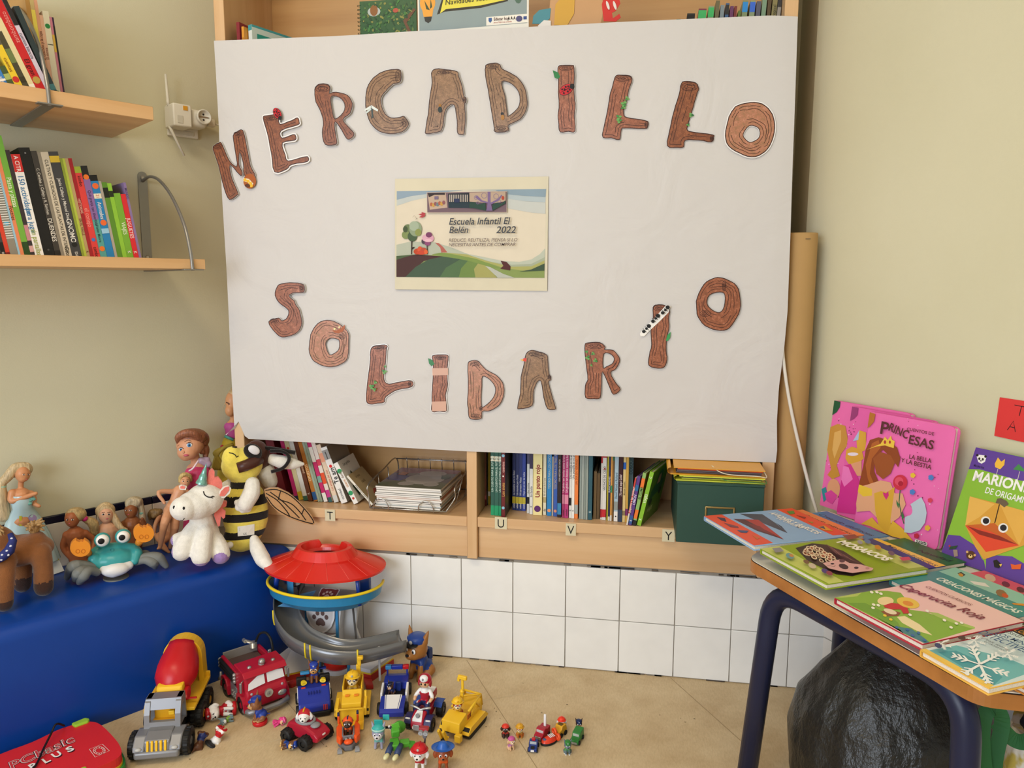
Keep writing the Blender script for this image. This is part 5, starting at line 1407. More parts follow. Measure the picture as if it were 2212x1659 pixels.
# blue dress
f, bd = doll('blonde doll in a pale blue satin dress behind the brown horse',(200,1385),'#d39366',(165,620,.0),62,[(155,660,.0),(150,730,.005)],
    [([(95,765,.0),(160,770,.0),(225,775,.0)],[34,42,32]),([(160,780,.0),(165,860,.0),(165,960,.0)],[58,50,66]),([(90,760,-.005),(85,820,-.012),(160,800,-.022),(262,765,-.028)],[28,22,20,15]),([(225,775,.0),(250,810,-.0),(245,835,-.01),(285,858,-.02)],[26,20,18,14]),([(150,960,.0),(150,1290,.0)],[40,24]),([(190,960,.0),(200,1290,.0)],[40,24])],
    [(160,590,.012,(70,68,55)),(110,610,.015,(45,45,40)),(([(170,560,.0),(110,575,.0),(60,640,.0),(10,700,.0),(15,800,.005),(30,930,.01)],[26,32,34,30,42,44])),(([(200,555,.0),(212,590,-.004)],[18,12]))],'#d9bf92',((12,712,0),30,'#9fd0b8'),(190,628,16,8,(192,662)))
SAT = mat('#b9d4d8',.22)
X = MX.Translation((0,0,0))
q = MB(); wz = [(768,68,60),(800,76,64),(870,62,56),(960,105,80),(1080,150,110),(1200,185,130),(1280,205,140)]
rings = []
for y, rx, ry in wz:
    c = f.P(165 + max(0, y - 870) * .08, y, .0)
    rings.append([(c.x + rx * f.k * math.cos(a) * (1 + .05 * math.sin(9 * a) * (y > 900)), c.y + (.62 if y > 900 else 1.25) * ry * f.k * math.sin(a) * (1 + .07 * math.sin(7 * a + 1) * (y > 900)), c.z) for a in [2 * PI * k / 40 for k in range(40)]])
q.add([p for r_ in rings for p in r_],[(i * 40 + j, (i + 1) * 40 + j, (i + 1) * 40 + (j + 1) % 40, i * 40 + (j + 1) % 40) for i in range(len(rings) - 1) for j in range(40)], SAT, True)
dr = q.build('dress', f.o)
for pts, c in ((((140,930),(160,930),(162,1000),(142,1005)),'#c9bc3a'),(circ(238,945,32,14,26),'#a893c0')):
    q = MB(); L = [f.on(dr, x, y, .0012) for x, y in pts]; q.add(L, [tuple(range(len(L)))], mat(c, .4)); q.build('print', dr)
q = MB()
for k in range(9): q.ell(f.P(215 + random.uniform(-25,35),800 + random.uniform(-10,40),-.022),(20 * f.k, 8 * f.k, 12 * f.k), mat('#7fc0b4',.4),8,(0, random.uniform(0,3),0))
q.build('bow', f.o)
q = MB(); L = f.L([(330,1060,.03),(375,1130,.02),(470,1330,-.01),(385,1360,-.02),(345,1250,.0),(330,1130,.02)])
q.add(L, [tuple(range(6))], mat('#e3e8e8',.2)); q.add([p + V((0,-.001,0)) for p in (f.P(398,1205,.0), f.P(415,1200,.0), f.P(432,1250,-.003), f.P(412,1258,-.003))],[(0,1,2,3)], mat('#c9b83a',.4)); q.build('skirt_hem', f.o)
# three behind the crab
doll('tanned doll with a pink hair tie and ponytail sitting behind the crab\'s left claw',(580,1322),'#a8623c',(528,950,.0),62,[(540,990,.0),(548,1045,.0)],
    [([(490,1070,.0),(550,1065,.0),(620,1060,.0)],[32,44,32]),([(550,1070,.0),(560,1150,.0),(575,1240,.0)],[66,54,66]),([(490,1070,-.0),(462,1160,-.0),(525,1250,-.01)],[28,21,15]),([(625,1060,-.0),(688,1110,-.0),(670,1190,-.02)],[27,20,16]),([(550,1250,.0),(545,1290,-.02)],[36,32]),([(605,1250,.0),(615,1290,-.02)],[36,32])],
    [(555,920,.01,(70,68,55)),(([(510,900,-.003),(560,890,.0),(610,930,.005)],[18,22,22])),(([(620,950,.01),(680,985,.015),(690,1050,.02)],[24,38,30])),(([(625,950,.01),(705,980,.02)],[20,16]))],'#c9ab74',((620,948,.005),22,'#d22f74'),(512,958,18,9,(508,985)), dd=.012)
doll('smiling fair blonde doll with a side braid in the middle behind the crab',(770,1240),'#e2ad8c',(775,920,.0),62,[(785,960,.0),(790,1020,.0)],
    [([(725,1030,.0),(790,1028,.0),(850,1030,.0)],[30,44,30]),([(785,1035,.0),(785,1110,.0),(780,1170,.0)],[66,56,62]),([(722,1030,-.0),(705,1100,-.0),(712,1165,-.01)],[28,22,18]),([(850,1035,-.0),(860,1120,-.0)],[28,22]),([(780,1180,.0),(780,1205,-.01)],[60,40])],
    [(770,890,.014,(66,60,58)),(([(728,930,.0),(745,880,-.004),(790,870,-.004),(830,920,.0)],[16,18,18,18])),(([(830,930,.0),(850,970,-.004),(870,1000,-.008),(890,1020,-.012),(925,1030,-.014)],[24,26,24,20,12])),(770,850,.01,(38,30,22))],'#e3c696', None, (776,918,20,11,(783,950)), dd=-.012)
doll('bronzed ash blonde doll with a green hair tie behind the right claw of the crab',(985,1215),'#8f5632',(958,890,.0),56,[(965,925,.0),(968,975,.0)],
    [([(905,990,.0),(968,985,.0),(1030,990,.0)],[28,42,28]),([(965,990,.0),(975,1070,.0),(980,1150,.0)],[64,54,58]),([(905,990,.0),(890,1060,.005)],[26,22]),([(1030,990,.0),(1060,1010,-.0),(1040,950,-.012)],[24,20,12]),([(980,1150,.0),(980,1178,-.0)],[56,36])],
    [(980,830,.012,(62,58,44)),(([(935,850,-.002),(960,815,.0),(1010,820,.0)],[20,26,26])),(([(1020,840,.01),(1035,890,.01),(1040,950,.012),(1050,970,.012)],[26,24,26,20]))],'#cdbb98',((1035,905,.008),20,'#7fb09a'),(940,890,16,8,(940,918)), dd=.018)
# two sitting dolls beside the unicorn (zoom frame of the unicorn)
f, bd = doll('blonde doll with bent arm sitting between the unicorn and the wall',(180,1400),'#dba07a',(315,830,.02),52,[(300,870,.02),(285,900,.02)],
    [([(215,915,.02),(280,910,.02),(330,920,.02)],[26,38,26]),([(270,915,.02),(230,1000,.015),(185,1080,.01)],[56,46,52]),([(212,915,.015),(88,922,.0),(140,1015,-.01)],[22,18,13]),([(180,1090,.0),(140,1190,-.04),(100,1395,-.03)],[42,34,17]),([(225,1100,.01),(225,1230,-.02),(190,1390,-.0)],[40,34,17]),([(100,1395,-.03),(80,1405,-.04)],[14,9])],
    [(318,800,.035,(56,52,46)),(([(270,830,.02),(290,775,.015),(345,775,.02),(365,820,.03)],[14,18,18,14]))],'#dcbf7c', None, (318,828,18,9,(315,858)), zone=Z2, dd=-.055)
f, bd = doll('doll lying with tousled light brown hair and crossed feet behind the seated blonde doll',(150,1420),'#c48e68',(60,1110,.06),46,[(90,1130,.05),(120,1150,.04)],
    [([(110,1150,.04),(160,1220,.02),(180,1290,.01)],[44,60,50]),([(100,1120,.03),(60,1200,.0),(50,1290,-.01)],[20,17,12]),([(180,1290,.0),(80,1300,-.02),(160,1410,-.05)],[36,28,14]),([(170,1310,-.01),(110,1370,-.04),(180,1435,-.055)],[30,22,12])],
    [(50,1110,.06,(54,50,46)),(([(90,1090,.03),(30,1095,.03),(15,1150,.03)],[32,30,12])),(([(100,1085,.03),(45,1130,.02)],[26,18]))],'#8f6f3e', None, None, zone=Z2, dd=.025)
# large doll
f = Fig('large_doll','large doll head and shoulders with reddish curls and a pink dress by the wall','doll', Z2,(420,1400), BZ, None)
sk = mat('#d99c78',.4)
bd = f.skin('body',[f.ball(355,520,.05,(108,105,105)), f.ball(335,580,.035,(82,80,68)), f.ball(325,620,.03,(48,45,34)), f.ball(455,525,.055,(22,14,34)), f.limb([(395,610,.06),(410,680,.06)],[40,42]), f.limb([(370,720,.06),(480,700,.06)],[42,46]), f.limb([(490,690,.06),(520,800,.06)],[34,28]), f.limb([(430,720,.06),(430,900,.06)],[70,62])], sk, 7)
f.skin('hair',[f.ball(372,448,.062,(128,118,72)), f.ball(470,470,.075,(52,60,70)), f.ball(490,560,.075,(34,40,58)), f.ball(490,610,.07,(26,26,24)), f.limb([(252,500,.04),(255,450,.03),(320,415,.02),(400,425,.025),(450,480,.04)],[14,28,34,34,26])] + [f.ball(440 + 35 * math.cos(k),500 + 75 * math.sin(k * 1.7),.06,26) for k in range(8)], mat('#a3664a',.35,'hair'),7)
for x, y, r in ((352,520,24),(282,558,19)):
    e = f.spot('eye', bd, x, y, r, mat('#f1f0ee',.2), ry=r * .8, flat=.3)
    f.spot('iris', bd, x - 2, y, r * .66, mat('#4f8ac2',.15), e, ry=r * .72, lift=.0012); f.spot('pupil', bd, x - 2, y, r * .3, BLK, e, lift=.0028)
    f.stroke('eyelid', bd, [(x - r, y - r * .4),(x, y - r),(x + r, y - r * .4)],3.5, mat('#5a3426',.5))
f.stroke('eyebrow', bd, [(310,492),(340,478),(368,486)],3, mat('#9a6a4a',.6)); f.stroke('eyebrow', bd, [(252,528),(266,516)],3, mat('#9a6a4a',.6), sm=0)
f.spot('lips', bd, 325,606,22, mat('#c75a70',.3), ry=10, flat=.7); f.spot('nose', bd, 302,580,12, sk, flat=1)
f.skin('dress',[f.limb([(375,760,.055),(470,745,.055)],[62,62]), f.limb([(425,770,.055),(425,900,.055)],[92,88]), f.limb([(425,900,.055),(430,1250,.05)],[92,130])], mat('#d23f72',.4),9)
f.skin('sleeve',[f.limb([(450,650,.05),(510,680,.05)],[30,34]), f.ball(490,640,.055,(40,30,22))], mat('#b9a3bd',.25),7)
q = MB(); q.tube(smooth_path(f.L([(350,740,.018),(385,715,.01),(430,650,.02)]),4),8 * f.k, mat('#ead2dc',.5),8); q.build('collar', f.o)
# doll in the corner behind the banner
Z8 = (440,800,8.295)
cdx = ony(506,1000,.13)
f = Fig('corner_doll','doll in a pink and yellow princess dress tucked behind the torn banner corner','doll', Z8,(560,2560),.31, None, (cdx.x, .13,.31))
DD = .0
bd = f.skin('body',[f.ball(520,560, DD, (125,125,190)), f.ball(470,720, DD - .01,(85,90,110)), f.limb([(540,780, DD),(530,900, DD)],[60,60]), f.limb([(470,960, DD),(600,960, DD)],[60,60])], mat('#d69a6c',.4),16)
f.skin('hair',[f.ball(580,500, DD + .03,(130,140,230)), f.ball(560,420, DD + .004,(118,120,95)), f.limb([(395,560, DD),(340,680, DD),(312,740, DD)],[16,9,5])], mat('#d8b888',.4,'hair'),16)
f.stroke('eyelid', bd, [(405,575),(430,585),(455,595),(450,620)],9, mat('#4a2c24',.5))
f.skin('bodice',[f.limb([(450,1010, DD),(560,1000, DD)],[85,90]), f.limb([(500,1020, DD),(500,1170, DD)],[110,105])], mat('#c2559c',.5),16)
q = MB(); q.tube(f.L([(380,1180, DD - .016),(450,1210, DD - .022),(530,1245, DD - .02)]),26 * f.k, mat('#5fb3ac',.4),8); q.build('belt', f.o)
f.skin('skirt',[f.limb([(480,1240, DD),(470,1400, DD + .005),(450,2400, DD + .01)],[110,150,260])], mat('#d9c23f',.5),20)
q = MB(); q.ell(f.P(330,1370, DD - .02),(32 * f.k, 20 * f.k, 36 * f.k), mat('#c82f50',.4),12); q.build('rosette', f.o)
q = MB()
for k in range(7):
    q.tube(smooth_path(f.L([(520 - 8 * k, 1330 + 4 * k, DD - .02),(340 - 22 * k, 1400 + 10 * k, DD - .04),(220 - 16 * k + 20 * k, 1560, DD - .045),(170 + 34 * k, 1780, DD - .045)]),4),34 * f.k, mat('#b9a84a',.35),6)
q.build('tulle_cape', f.o)
# ------------------------------------------------------------------ crab
f = Fig('toy_crab','teal plastic toy crab with bulging eyes and orange claws on the blue bench','toy crab', Z1,(830,1385), BZ + .004)
TEAL = mat('#3f9fa0',.3); ORG = mat('#e8912c',.4); CG = mat('#7b7d78',.55); WHT = mat('#e9e6e2',.3)
sh = f.skin('shell',[f.ball(835,1235,.03,(162,130,84)), f.limb([(690,1240,.03),(720,1185,.03),(840,1172,.035),(960,1170,.03),(1005,1195,.03)],[42,44,52,44,38]), f.limb([(690,1250,.01),(740,1310,-.0)],[46,30]), f.limb([(1000,1200,.015),(985,1260,.0)],[42,30])], TEAL, 8)
f.skin('belly',[f.limb([(760,1320,-.004),(830,1330,-.012),(940,1290,-.004)],[36,52,36]), f.ball(845,1320,-.01,(95,60,52))], WHT, 7)
q = MB(); q.cyl(f.P(850,1372,.01), f.P(850,1383,.01),85 * f.k, mat('#6f716f',.4), n=28); q.build('foot_plate', f.o)
for x, y in ((748,1105),(900,1078)):
    q = MB(); q.ell(f.P(x, y, .005),54 * f.k, TEAL, 18); e0 = q.build('eye_socket', f.o)
    q = MB(); q.ell(f.P(x + 2, y + 4,-.006),(44 * f.k, 34 * f.k, 44 * f.k), mat('#f4f3f0',.15),18); e = q.build('eyeball', e0)
    f.spot('pupil', e, x - 8, y + 10,22, BLK, e0, flat=.4); f.spot('glint', e, x - 22, y + 2,6, mat('#f4f3f0',.1), e0, flat=.4, lift=.0022)
for cx, cy, jx, jy, m1 in ((588,1155,650,1205,1),(1050,1050,1012,1130,1)):
    c = f.P(cx, cy, -.01)
    q = MB()
    P = [(cx + 75 * math.cos(a), cy + 66 * math.sin(a)) for a in [2 * PI * k / 28 for k in range(28)] if not (-2.0 < ((a + PI) % (2 * PI) - PI) < -1.1)]
    notch = [(cx - 24, cy - 50),(cx - 6, cy - 42),(cx + 6, cy - 48),(cx + 20, cy - 44)]
    arc1 = [(cx + 75 * math.cos(a), cy + 64 * math.sin(a)) for a in [-1.15 + (2 * PI - .85) * k / 28 for k in range(29)]]
    o = f.slab('claw', arc1 + notch, -.01,62 * f.k, ORG)
    bv = o.modifiers.new('bevel','BEVEL'); bv.width = 16 * f.k; bv.segments = 3; bv.limit_method = 'ANGLE'
    q = MB(); q.tube(f.L([(cx + (jx - cx) * .5, cy + (jy - cy) * .6,.0),(jx, jy, .01)]),[30 * f.k, 26 * f.k], ORG, 10); q.build('wrist', f.o)
    q = MB()
    for sx in (-1,1): q.tube([f.P(cx + sx * 20 + 14 * math.cos(a), cy + 22 + 14 * math.sin(a),-.01) + V((0,-32 * f.k, 0)) for a in [2 * PI * k / 10 for k in range(10)]],2.5 * f.k, mat('#d07a1e',.4),5, closed=True)
    q.build('claw_relief', o)
for pts in (((690,1300,.0),(600,1285,-.01),(530,1300,-.015),(490,1380, f.gd(490,1402))),((700,1330,-.01),(620,1320,-.02),(570,1350,-.03),(550,1395, f.gd(550,1418))),((710,1345,-.015),(650,1330,-.03),(610,1370,-.035),(580,1415, f.gd(580,1438))),((1000,1250,.01),(1080,1225,.005),(1160,1235,.0),(1215,1295, f.gd(1215,1318))),((990,1270,.01),(1060,1250,.0),(1120,1270,-.005),(1135,1300, f.gd(1135,1324))),((1000,1235,.03),(1060,1205,.03),(1100,1225,.03))):
    f.skin('leg',[f.limb(pts, [26,32,40,22][:len(pts)] if len(pts) == 4 else [24,30,20])], CG, 6)
q = MB(); q.tube([f.on(sh, 820 + 14 * math.cos(a),1180 + 10 * math.sin(a)) for a in [2 * PI * k / 12 for k in range(12)]],2 * f.k, mat('#348c8e',.3),5, closed=True); q.build('shell_mark', f.o)
# ------------------------------------------------------------------ table by the right wall
TZ = .52
TA, TB = onz(1617,1205, TZ), onz(2115,1488, TZ)
e1 = V((math.cos(math.radians(58)), math.sin(math.radians(58)),0)); e2 = V((math.cos(math.radians(-2)), math.sin(math.radians(-2)),0))
TD, TC = TA + e1 * .44, TB + e2 * .60
tb = thing('table','low white topped table with a brown wooden edge and navy tube legs','table',((TA.x + TC.x) / 2,(TA.y + TB.y) / 2,0))
to = tb.location
def rounded(P, r, k=6):
    out = []
    for i in range(len(P)):
        p, a, b = V(P[i]), V(P[i - 1]), V(P[(i + 1) % len(P)])
        u, w_ = (a - p).normalized(),(b - p).normalized()
        for j in range(k + 1):
            t = j / k
            out.append(tuple((p + u * r * (1 - t) ** 2 + w_ * r * t ** 2)[:2]))
    return out
TP = rounded([(p.x - to.x, p.y - to.y) for p in (TA, TB, TC, TD)],.024)
q = MB(); q.poly(TP, mat('#e9e5d8',.3), TZ - .0012, TZ); q.build('tabletop', tb)
q = MB(); q.poly(offset(TP, .0004), mat('#2a211a',.5), TZ - .0030, TZ - .0012); q.poly(offset(TP, .0012), wood('table_edge','#b5793c','#9c632c','x',.4,.7), TZ - .026, TZ - .0030)
q.build('edge_band', tb)
NAVY = mat('#1d2340',.35)
def leg_frame(f0, c0, c1, f1, name='leg_frame'):
    P = [V(f0), V(c0), V(c1), V(f1)]; path = [P[0]]
    for i in (1,2):
        p = P[i]; u, w_ = (P[i - 1] - p).normalized(),(P[i + 1] - p).normalized(); r = .075
        for j in range(9):
            t = j / 8; path.append(p + u * r * (1 - t) ** 2 + w_ * r * t ** 2)
    path.append(P[3])
    return [p - to for p in path]
zt_ = TZ - .0475
c0 = onz(1672,1268, zt_); c1 = onz(2092,1492, zt_)
f0 = c0 + V((-.035,.02,0)); f0.z = 0; f1 = c1 + V((.012,-.012,0)); f1.z = 0
for g0, h0, h1, g1 in ((f0, c0, c1, f1),(TD + V((.03,-.10,-TZ)), TD + V((.04,-.09, zt_ - TZ)), TC + V((-.04,.12, zt_ - TZ)), TC + V((-.03,.10,-TZ)))):
    q = MB(); q.tube(leg_frame(g0, h0, h1, g1),.0205, NAVY, 18)
    for g in (g0, g1): q.cyl(V((g.x, g.y, 0)) - to, V((g.x, g.y, .02)) - to, .023, BLK)
    q.build('leg_frame', tb)
# ------------------------------------------------------------------ books lying on the table
ZR = (1500,1060,3.1067); ZQ = (1580,1120,3.5)
EX = V((math.cos(math.radians(-60)), math.sin(math.radians(-60)),0))
def textw(t): return max(v[0] for v in text_geo(t, 'LEFT',.008,0)[0])
def draw(q, items, loc, T, rough=.25):
    """items traced on the cover: (points, colour),('t', text, start, end, size, colour[, bold, shear]),('l', points, width, colour)"""
    z = 0
    for it in items:
        z += .00005
        if it[0] == 't':
            a, b = loc(it[2]), loc(it[3])
            d = V((b[0] - a[0], b[1] - a[1]))
            bo = it[6] if len(it) > 6 else .008; sh = it[7] if len(it) > 7 else 0
            tw_ = max(v[0] for v in text_geo(it[1],'LEFT', bo, sh)[0])
            q.text(it[1], it[4], mat(it[5], rough), a[0], a[1], z, math.atan2(d.y, d.x),'LEFT', bo, sh, d.length / (tw_ * it[4]), T)
        elif it[0] == 'full':
            w_, h_ = it[2]; q.poly([(.0006,.0006),(w_ - .0006,.0006),(w_ - .0006, h_ - .0006),(.0006, h_ - .0006)], mat(it[1], rough), z, None, T)
        elif it[0] == 'l': q.line([loc(p) for p in it[1]], it[2], mat(it[3], rough), z, T)
        else: q.poly([loc(p) for p in it[0]], mat(it[1], rough), z, None, T)
def flat_book(label, zone, L, R_, z, th, cover, items=(), w_=.19, h=.235, ang=-60, corner='L', rough=.36, under='#d8d0c0', lean=None):
    ox, oy, sc = zone
    ex = V((math.cos(math.radians(ang)), math.sin(math.radians(ang)),0)); ey = V((-ex.y, ex.x, 0))
    p = onz(ox + L[0] / sc, oy + L[1] / sc, z)
    o0 = p if corner == 'L' else p - ey * h                        # lower left corner of the cover
    T = MX((ex, ey, V((0,0,1)))).transposed().to_4x4(); T = MX.Translation(o0) @ T
    o = thing('book', label, 'book', group='picture books on the white table')
    B = MX.Translation(o0 - V((0,0, th))) @ MX((ex, ey, V((0,0,1)))).transposed().to_4x4()
    if lean: B = B @ lean
    o.matrix_world = B
    q = MB(); cm = mat(cover, rough); bt = .0022
    for zz_ in (bt / 2, th - bt / 2): q.box((w_ / 2, h / 2, zz_),(w_, h, bt), cm, .0006, None, 1)
    q.box((bt / 2, h / 2, th / 2),(bt, h, th - 2 * bt), cm)
    I = B.inverted()
    def loc(pt):
        v = I @ onz(ox + pt[0] / sc, oy + pt[1] / sc, z)
        return (min(max(v.x, .0), w_), min(max(v.y, .0), h))
    draw(q, items, loc, MX.Translation((0,0, th + .00005)), rough)
    q.build('cover', o)
    q = MB(); q.box((w_ / 2 + .0005, h / 2, th / 2),(w_ - .005, h - .006, th - 2 * bt - .0002), mat('#e6dfd0',.7,'pages')); q.build('pages', o)
    return o
ic = lambda x, y, r, c: (circ(x, y, r, 9, r * .6, rot=.4), c)
Z1_, Z2_, Z3_ = .5312,.5430,.5548
flat_book('blue costume craft book half hidden below the pink princess books', ZR, (890,137), None, Z1_, .011,'#4f86b8',[('t','Creando disfraces',(822,158),(1185,305),.021,'#1a2436',.004,.2)],.187,.235,-61,'T')
flat_book('orange mask craft book between the paper plane book and the costume book', ZR, (728,126), None, Z2_, .0112,'#ee8a4a',[('t','Creando máscaras',(722,160),(1040,290),.016,'#2a1c18',.004,.2)],.19,.235,-61,'T')
flat_book('paper plane and boat folding book with red bands overhanging the table corner', ZR, (64,170), None, Z3_ + .0003,.0112,'#8fb2da',[
    ([(62,170),(170,152),(528,350),(405,378)],'#e4502f'),([(535,118),(660,110),(1060,290),(930,300)],'#e4502f'),
    ([(305,155),(455,158),(540,215),(625,285),(500,235)],'#4a4c5c'),([(455,158),(545,215),(625,285),(585,240)],'#36384a'),
    ([(262,190),(335,192),(600,328),(420,270)],'#5a3038'),([(335,192),(430,196),(600,328)],'#b03c3a'),([(350,215),(440,240),(480,270),(600,328),(400,250)],'#7c2c30'),
    ([(150,178),(205,185),(215,210),(180,200)],'#3a2a4a'),([(195,215),(290,240),(300,252),(240,245)],'#7c3a4a'),([(285,265),(365,270),(350,285),(310,282)],'#3f4a7a'),([(385,300),(440,320),(420,328)],'#c86a2c'),
    ([(620,140),(665,135),(675,155),(640,160)],'#5a8a3a'),([(680,165),(750,180),(740,190)],'#8a2f28'),([(760,205),(800,212),(790,222)],'#a88a3a'),([(830,245),(870,235),(930,272),(870,268)],'#e09a2c'),([(835,246),(868,240),(880,262)],'#4a4a5c'),
    ('t','AVIONES Y BARCOS',(497,152),(818,293),.0225,'#f4f1ea',.035),('t','DE ORIGAMI',(545,186),(705,256),.016,'#f4f1ea',.015)],.198,.232,-65)
flat_book('dark green christmas craft book beside the yellow-banded one', ZR, (1412,316), None, Z1_, .011,'#2f6a36',[('t','Navidad',(1485,402),(1715,478),.021,'#1c1a1a',.004,.2),([(1820,500),(1840,490),(1870,515),(1850,540),(1825,530)],'#a88a2c')],.148,.235,-61,'T')
flat_book('navy handicraft book with a yellow band lying under the hedgehog mosaic book', ZR, (1225,318), None, Z2_, .0112,'#2f3f88',[([(1190,320),(1275,312),(1795,528),(1660,530)],'#f2c04e'),('t','Manualidades',(1272,366),(1615,507),.019,'#1c2450',.004,.2),([(1095,325),(1190,320),(1660,530),(1560,560)],'#2b3a7e')],.164,.237,-60,'T')
hedge = [([(440,390),(562,368),(1032,625),(935,642)],'#c6cf6c'),([(915,303),(1035,286),(1560,508),(1438,524)],'#bcc763'),
    ([(678,385),(790,353),(880,362),(1000,405),(1100,470),(1195,535),(1060,575),(950,562),(850,515),(760,470),(715,425)],'#3a2c2a')]
rn = random.Random(12)
for k in range(46):
    u, v_ = rn.random(), rn.random()
    x = 690 + 190 * u + 90 * v_; y = 378 + 30 * u * 0 + 95 * v_ + (-18 + 40 * u) * 0.9
    r = rn.uniform(13,24)
    hedge += [(circ(x, y, r, 9, r * .58, rot=.5),'#e6cfae'),(circ(x, y, r * .58,8, r * .34, rot=.5), rn.choice(['#8a4a34','#a0583a','#6a3a2c']))]
for k in range(16): hedge.append(([(880 + 16 * k, 372 + 10 * k),(890 + 16 * k, 376 + 10 * k),(960 + 14 * k, 440 + 6 * k),(952 + 14 * k, 440 + 6 * k)], rn.choice(['#6d4a44','#8a6258','#54393a'])))
hedge += [([(860,505),(930,488),(990,478),(1040,505),(1120,515),(1200,540),(1190,555),(1060,572),(980,560),(900,540)],'#d9a8a4'),(circ(1000,528,34,12,17, rot=.3),'#2a2226'),(circ(1085,537,16,10,8),'#2c2430'),(circ(925,510,13,9,6),'#2c2430'),(circ(990,490,20,10,12),'#54393f'),(circ(1160,540,14,9,8),'#c08a88'),('l',[(890,520),(935,530),(945,522)],.001,'#2c2226')]
hedge += [([(520,405),(575,400),(600,425),(545,435)],'#8d8a90'), ic(640,458,30,'#6a9aa0'), ic(650,455,16,'#c8884a'), ic(750,497,22,'#7a5a40'), ic(790,525,28,'#c9b8a0'), ic(875,560,26,'#4a3a7a'), ic(905,575,24,'#8a3a4a'),([(990,318),(1075,312),(1105,335),(1030,348)],'#8a4a3a'), ic(1110,365,20,'#9a9aa8'), ic(1160,360,24,'#5a7aa8'), ic(1230,400,24,'#c88a2c'), ic(1320,440,24,'#6a5a6a'),([(1370,470),(1440,465),(1455,485),(1395,492)],'#c84a5a')]
hedge.append(('t','MOSAICOS',(950,365),(1280,493),.034,'#f6f4e6',.045))
flat_book('green mosaic craft book with a big hedgehog picture', ZR, (441,388), None, Z3_, .0112,'#8fa624', hedge, .185,.233,-62)
flat_book('pink edged craft book tucked between the teal book and the origami puppet book', ZR, (1945,534), None, Z1_, .011,'#dc5a72',[ic(1985,585,40,'#d8b8a0'), ic(2090,628,30,'#7a2f3a'), ic(2190,665,30,'#6a2a34')],.19,.235,-60,'T')
flat_book('teal magic crafts book behind the red riding hood story book', ZR, (1750,514), None, Z2_, .0112,'#3d8c8e',[([(1640,542),(1750,512),(2212,690),(2300,800),(2180,760)],'#8fc4b6'),('t','CREACIONES MÁGICAS',(1612,590),(2160,822),.0245,'#f0f2ea',.025),([(1765,555),(1790,545),(1820,565),(1795,580)],'#2a3a4c'), ic(1788,566,18,'#c88a3a'),([(1845,605),(1950,620),(1985,650),(1880,630)],'#dfe0da'), ic(2060,690,40,'#8a6a4a'), ic(2085,705,24,'#c8502f'),([(2130,755),(2212,760),(2212,775),(2140,765)],'#e08a2c')],.19,.165,-60,'T')
capr = [([(778,600),(980,533),(1060,545),(1180,548),(1280,562),(1310,600),(1350,690),(1460,705),(1560,740),(1700,790),(1840,832),(1475,950)],'#86b23c'),([(1480,705),(1560,715),(1700,775),(1842,822),(1836,838),(1700,800),(1560,745)],'#a9c462'),
    ([(778,600),(960,540),(985,560),(950,590),(840,600)],'#b3c764'),([(1250,745),(1310,738),(1420,800),(1520,885),(1400,850),(1290,790)],'#f0dfae'),(circ(1165,625,62,18,32),'#efd7a0'),([(1010,640),(1180,720),(1260,790),(1300,870),(1470,948),(1100,750),(880,640)],'#6f9f34'),
    ([(1260,820),(1360,835),(1450,900),(1500,940),(1470,950),(1290,860)],'#3f7f8a'),
    ([(1130,705),(1200,690),(1280,715),(1260,738),(1180,742)],'#8a5230'),(circ(1200,705,52,14,18, rot=.3),'#ead9b8'),([(1150,660),(1210,640),(1290,650),(1330,675),(1345,720),(1300,722),(1280,690),(1210,690),(1160,675)],'#c8322e'),(circ(1335,640,88,22,38, rot=.25),'#eac54a'),(circ(1335,645,42,14,18, rot=.25),'#e0902c')]
for x, y, c in ((1060,560,'#f4f0e0'),(1100,560,'#f4f0e0'),(1130,572,'#f4f0e0'),(1075,655,'#f4f0e0'),(1110,660,'#f4f0e0'),(1070,680,'#f4f0e0'),(1160,738,'#f0d23a'),(1205,768,'#f0d23a'),(1250,828,'#2f6aa8'),(1330,845,'#2f6aa8'),(1370,890,'#2f6aa8'),(1415,870,'#2f6aa8'),(1460,925,'#2f6aa8'),(1610,775,'#f4f0e0'),(1700,800,'#f4f0e0'),(1660,830,'#f4f0e0'),(1740,795,'#f4f0e0'),(1480,705,'#f4f0e0'),(1350,735,'#f4f0e0')): capr.append(ic(x, y, 15, c))
capr += [('t','CUENTOS CLÁSICOS',(1460,522),(1800,664),.0125,'#7a3a44',.004),('t','Caperucita Roja',(1232,506),(1885,770),.030,'#7a1f3a',.012,.25)]
flat_book('pink and green story book with a red spine edge at the table edge', ZQ, (778,598), None, Z3_ - .001,.0115,'#b3263a',[('full','#f0c6c2',(.172,.216))] + capr, .172,.216,-60)
flat_book('orange covered book showing a corner under the snowflake book', ZQ, (1640,1010), None, Z1_, .010,'#d08a3a',[],.128,.15,-56)
flat_book('black covered book with white script beside the snowflake book', ZQ, (2100,722), None, Z2_, .0115,'#231c20',[('t','Cressida',(2105,790),(2420,900),.022,'#f0ede6',.004,.2),('t','LOS',(2130,845),(2220,882),.018,'#e89a3a',.01),('t','MINI',(2235,890),(2330,930),.018,'#e89a3a',.01)],.128,.11,-60,'T')
snow = [([(1425,992),(1960,785),(2060,830),(1990,900),(1700,960),(1560,1060)],'#dfeaea'),([(1480,1000),(1700,960),(1900,1010),(2100,1060),(2300,1150),(1980,1265)],'#6fb8bc'),([(1560,1010),(1700,1000),(1900,1090),(2050,1200),(1980,1265)],'#4a9ca6'),([(1425,992),(1470,985),(1700,1110),(1880,1215),(1985,1262),(1932,1287)],'#f0c858')]
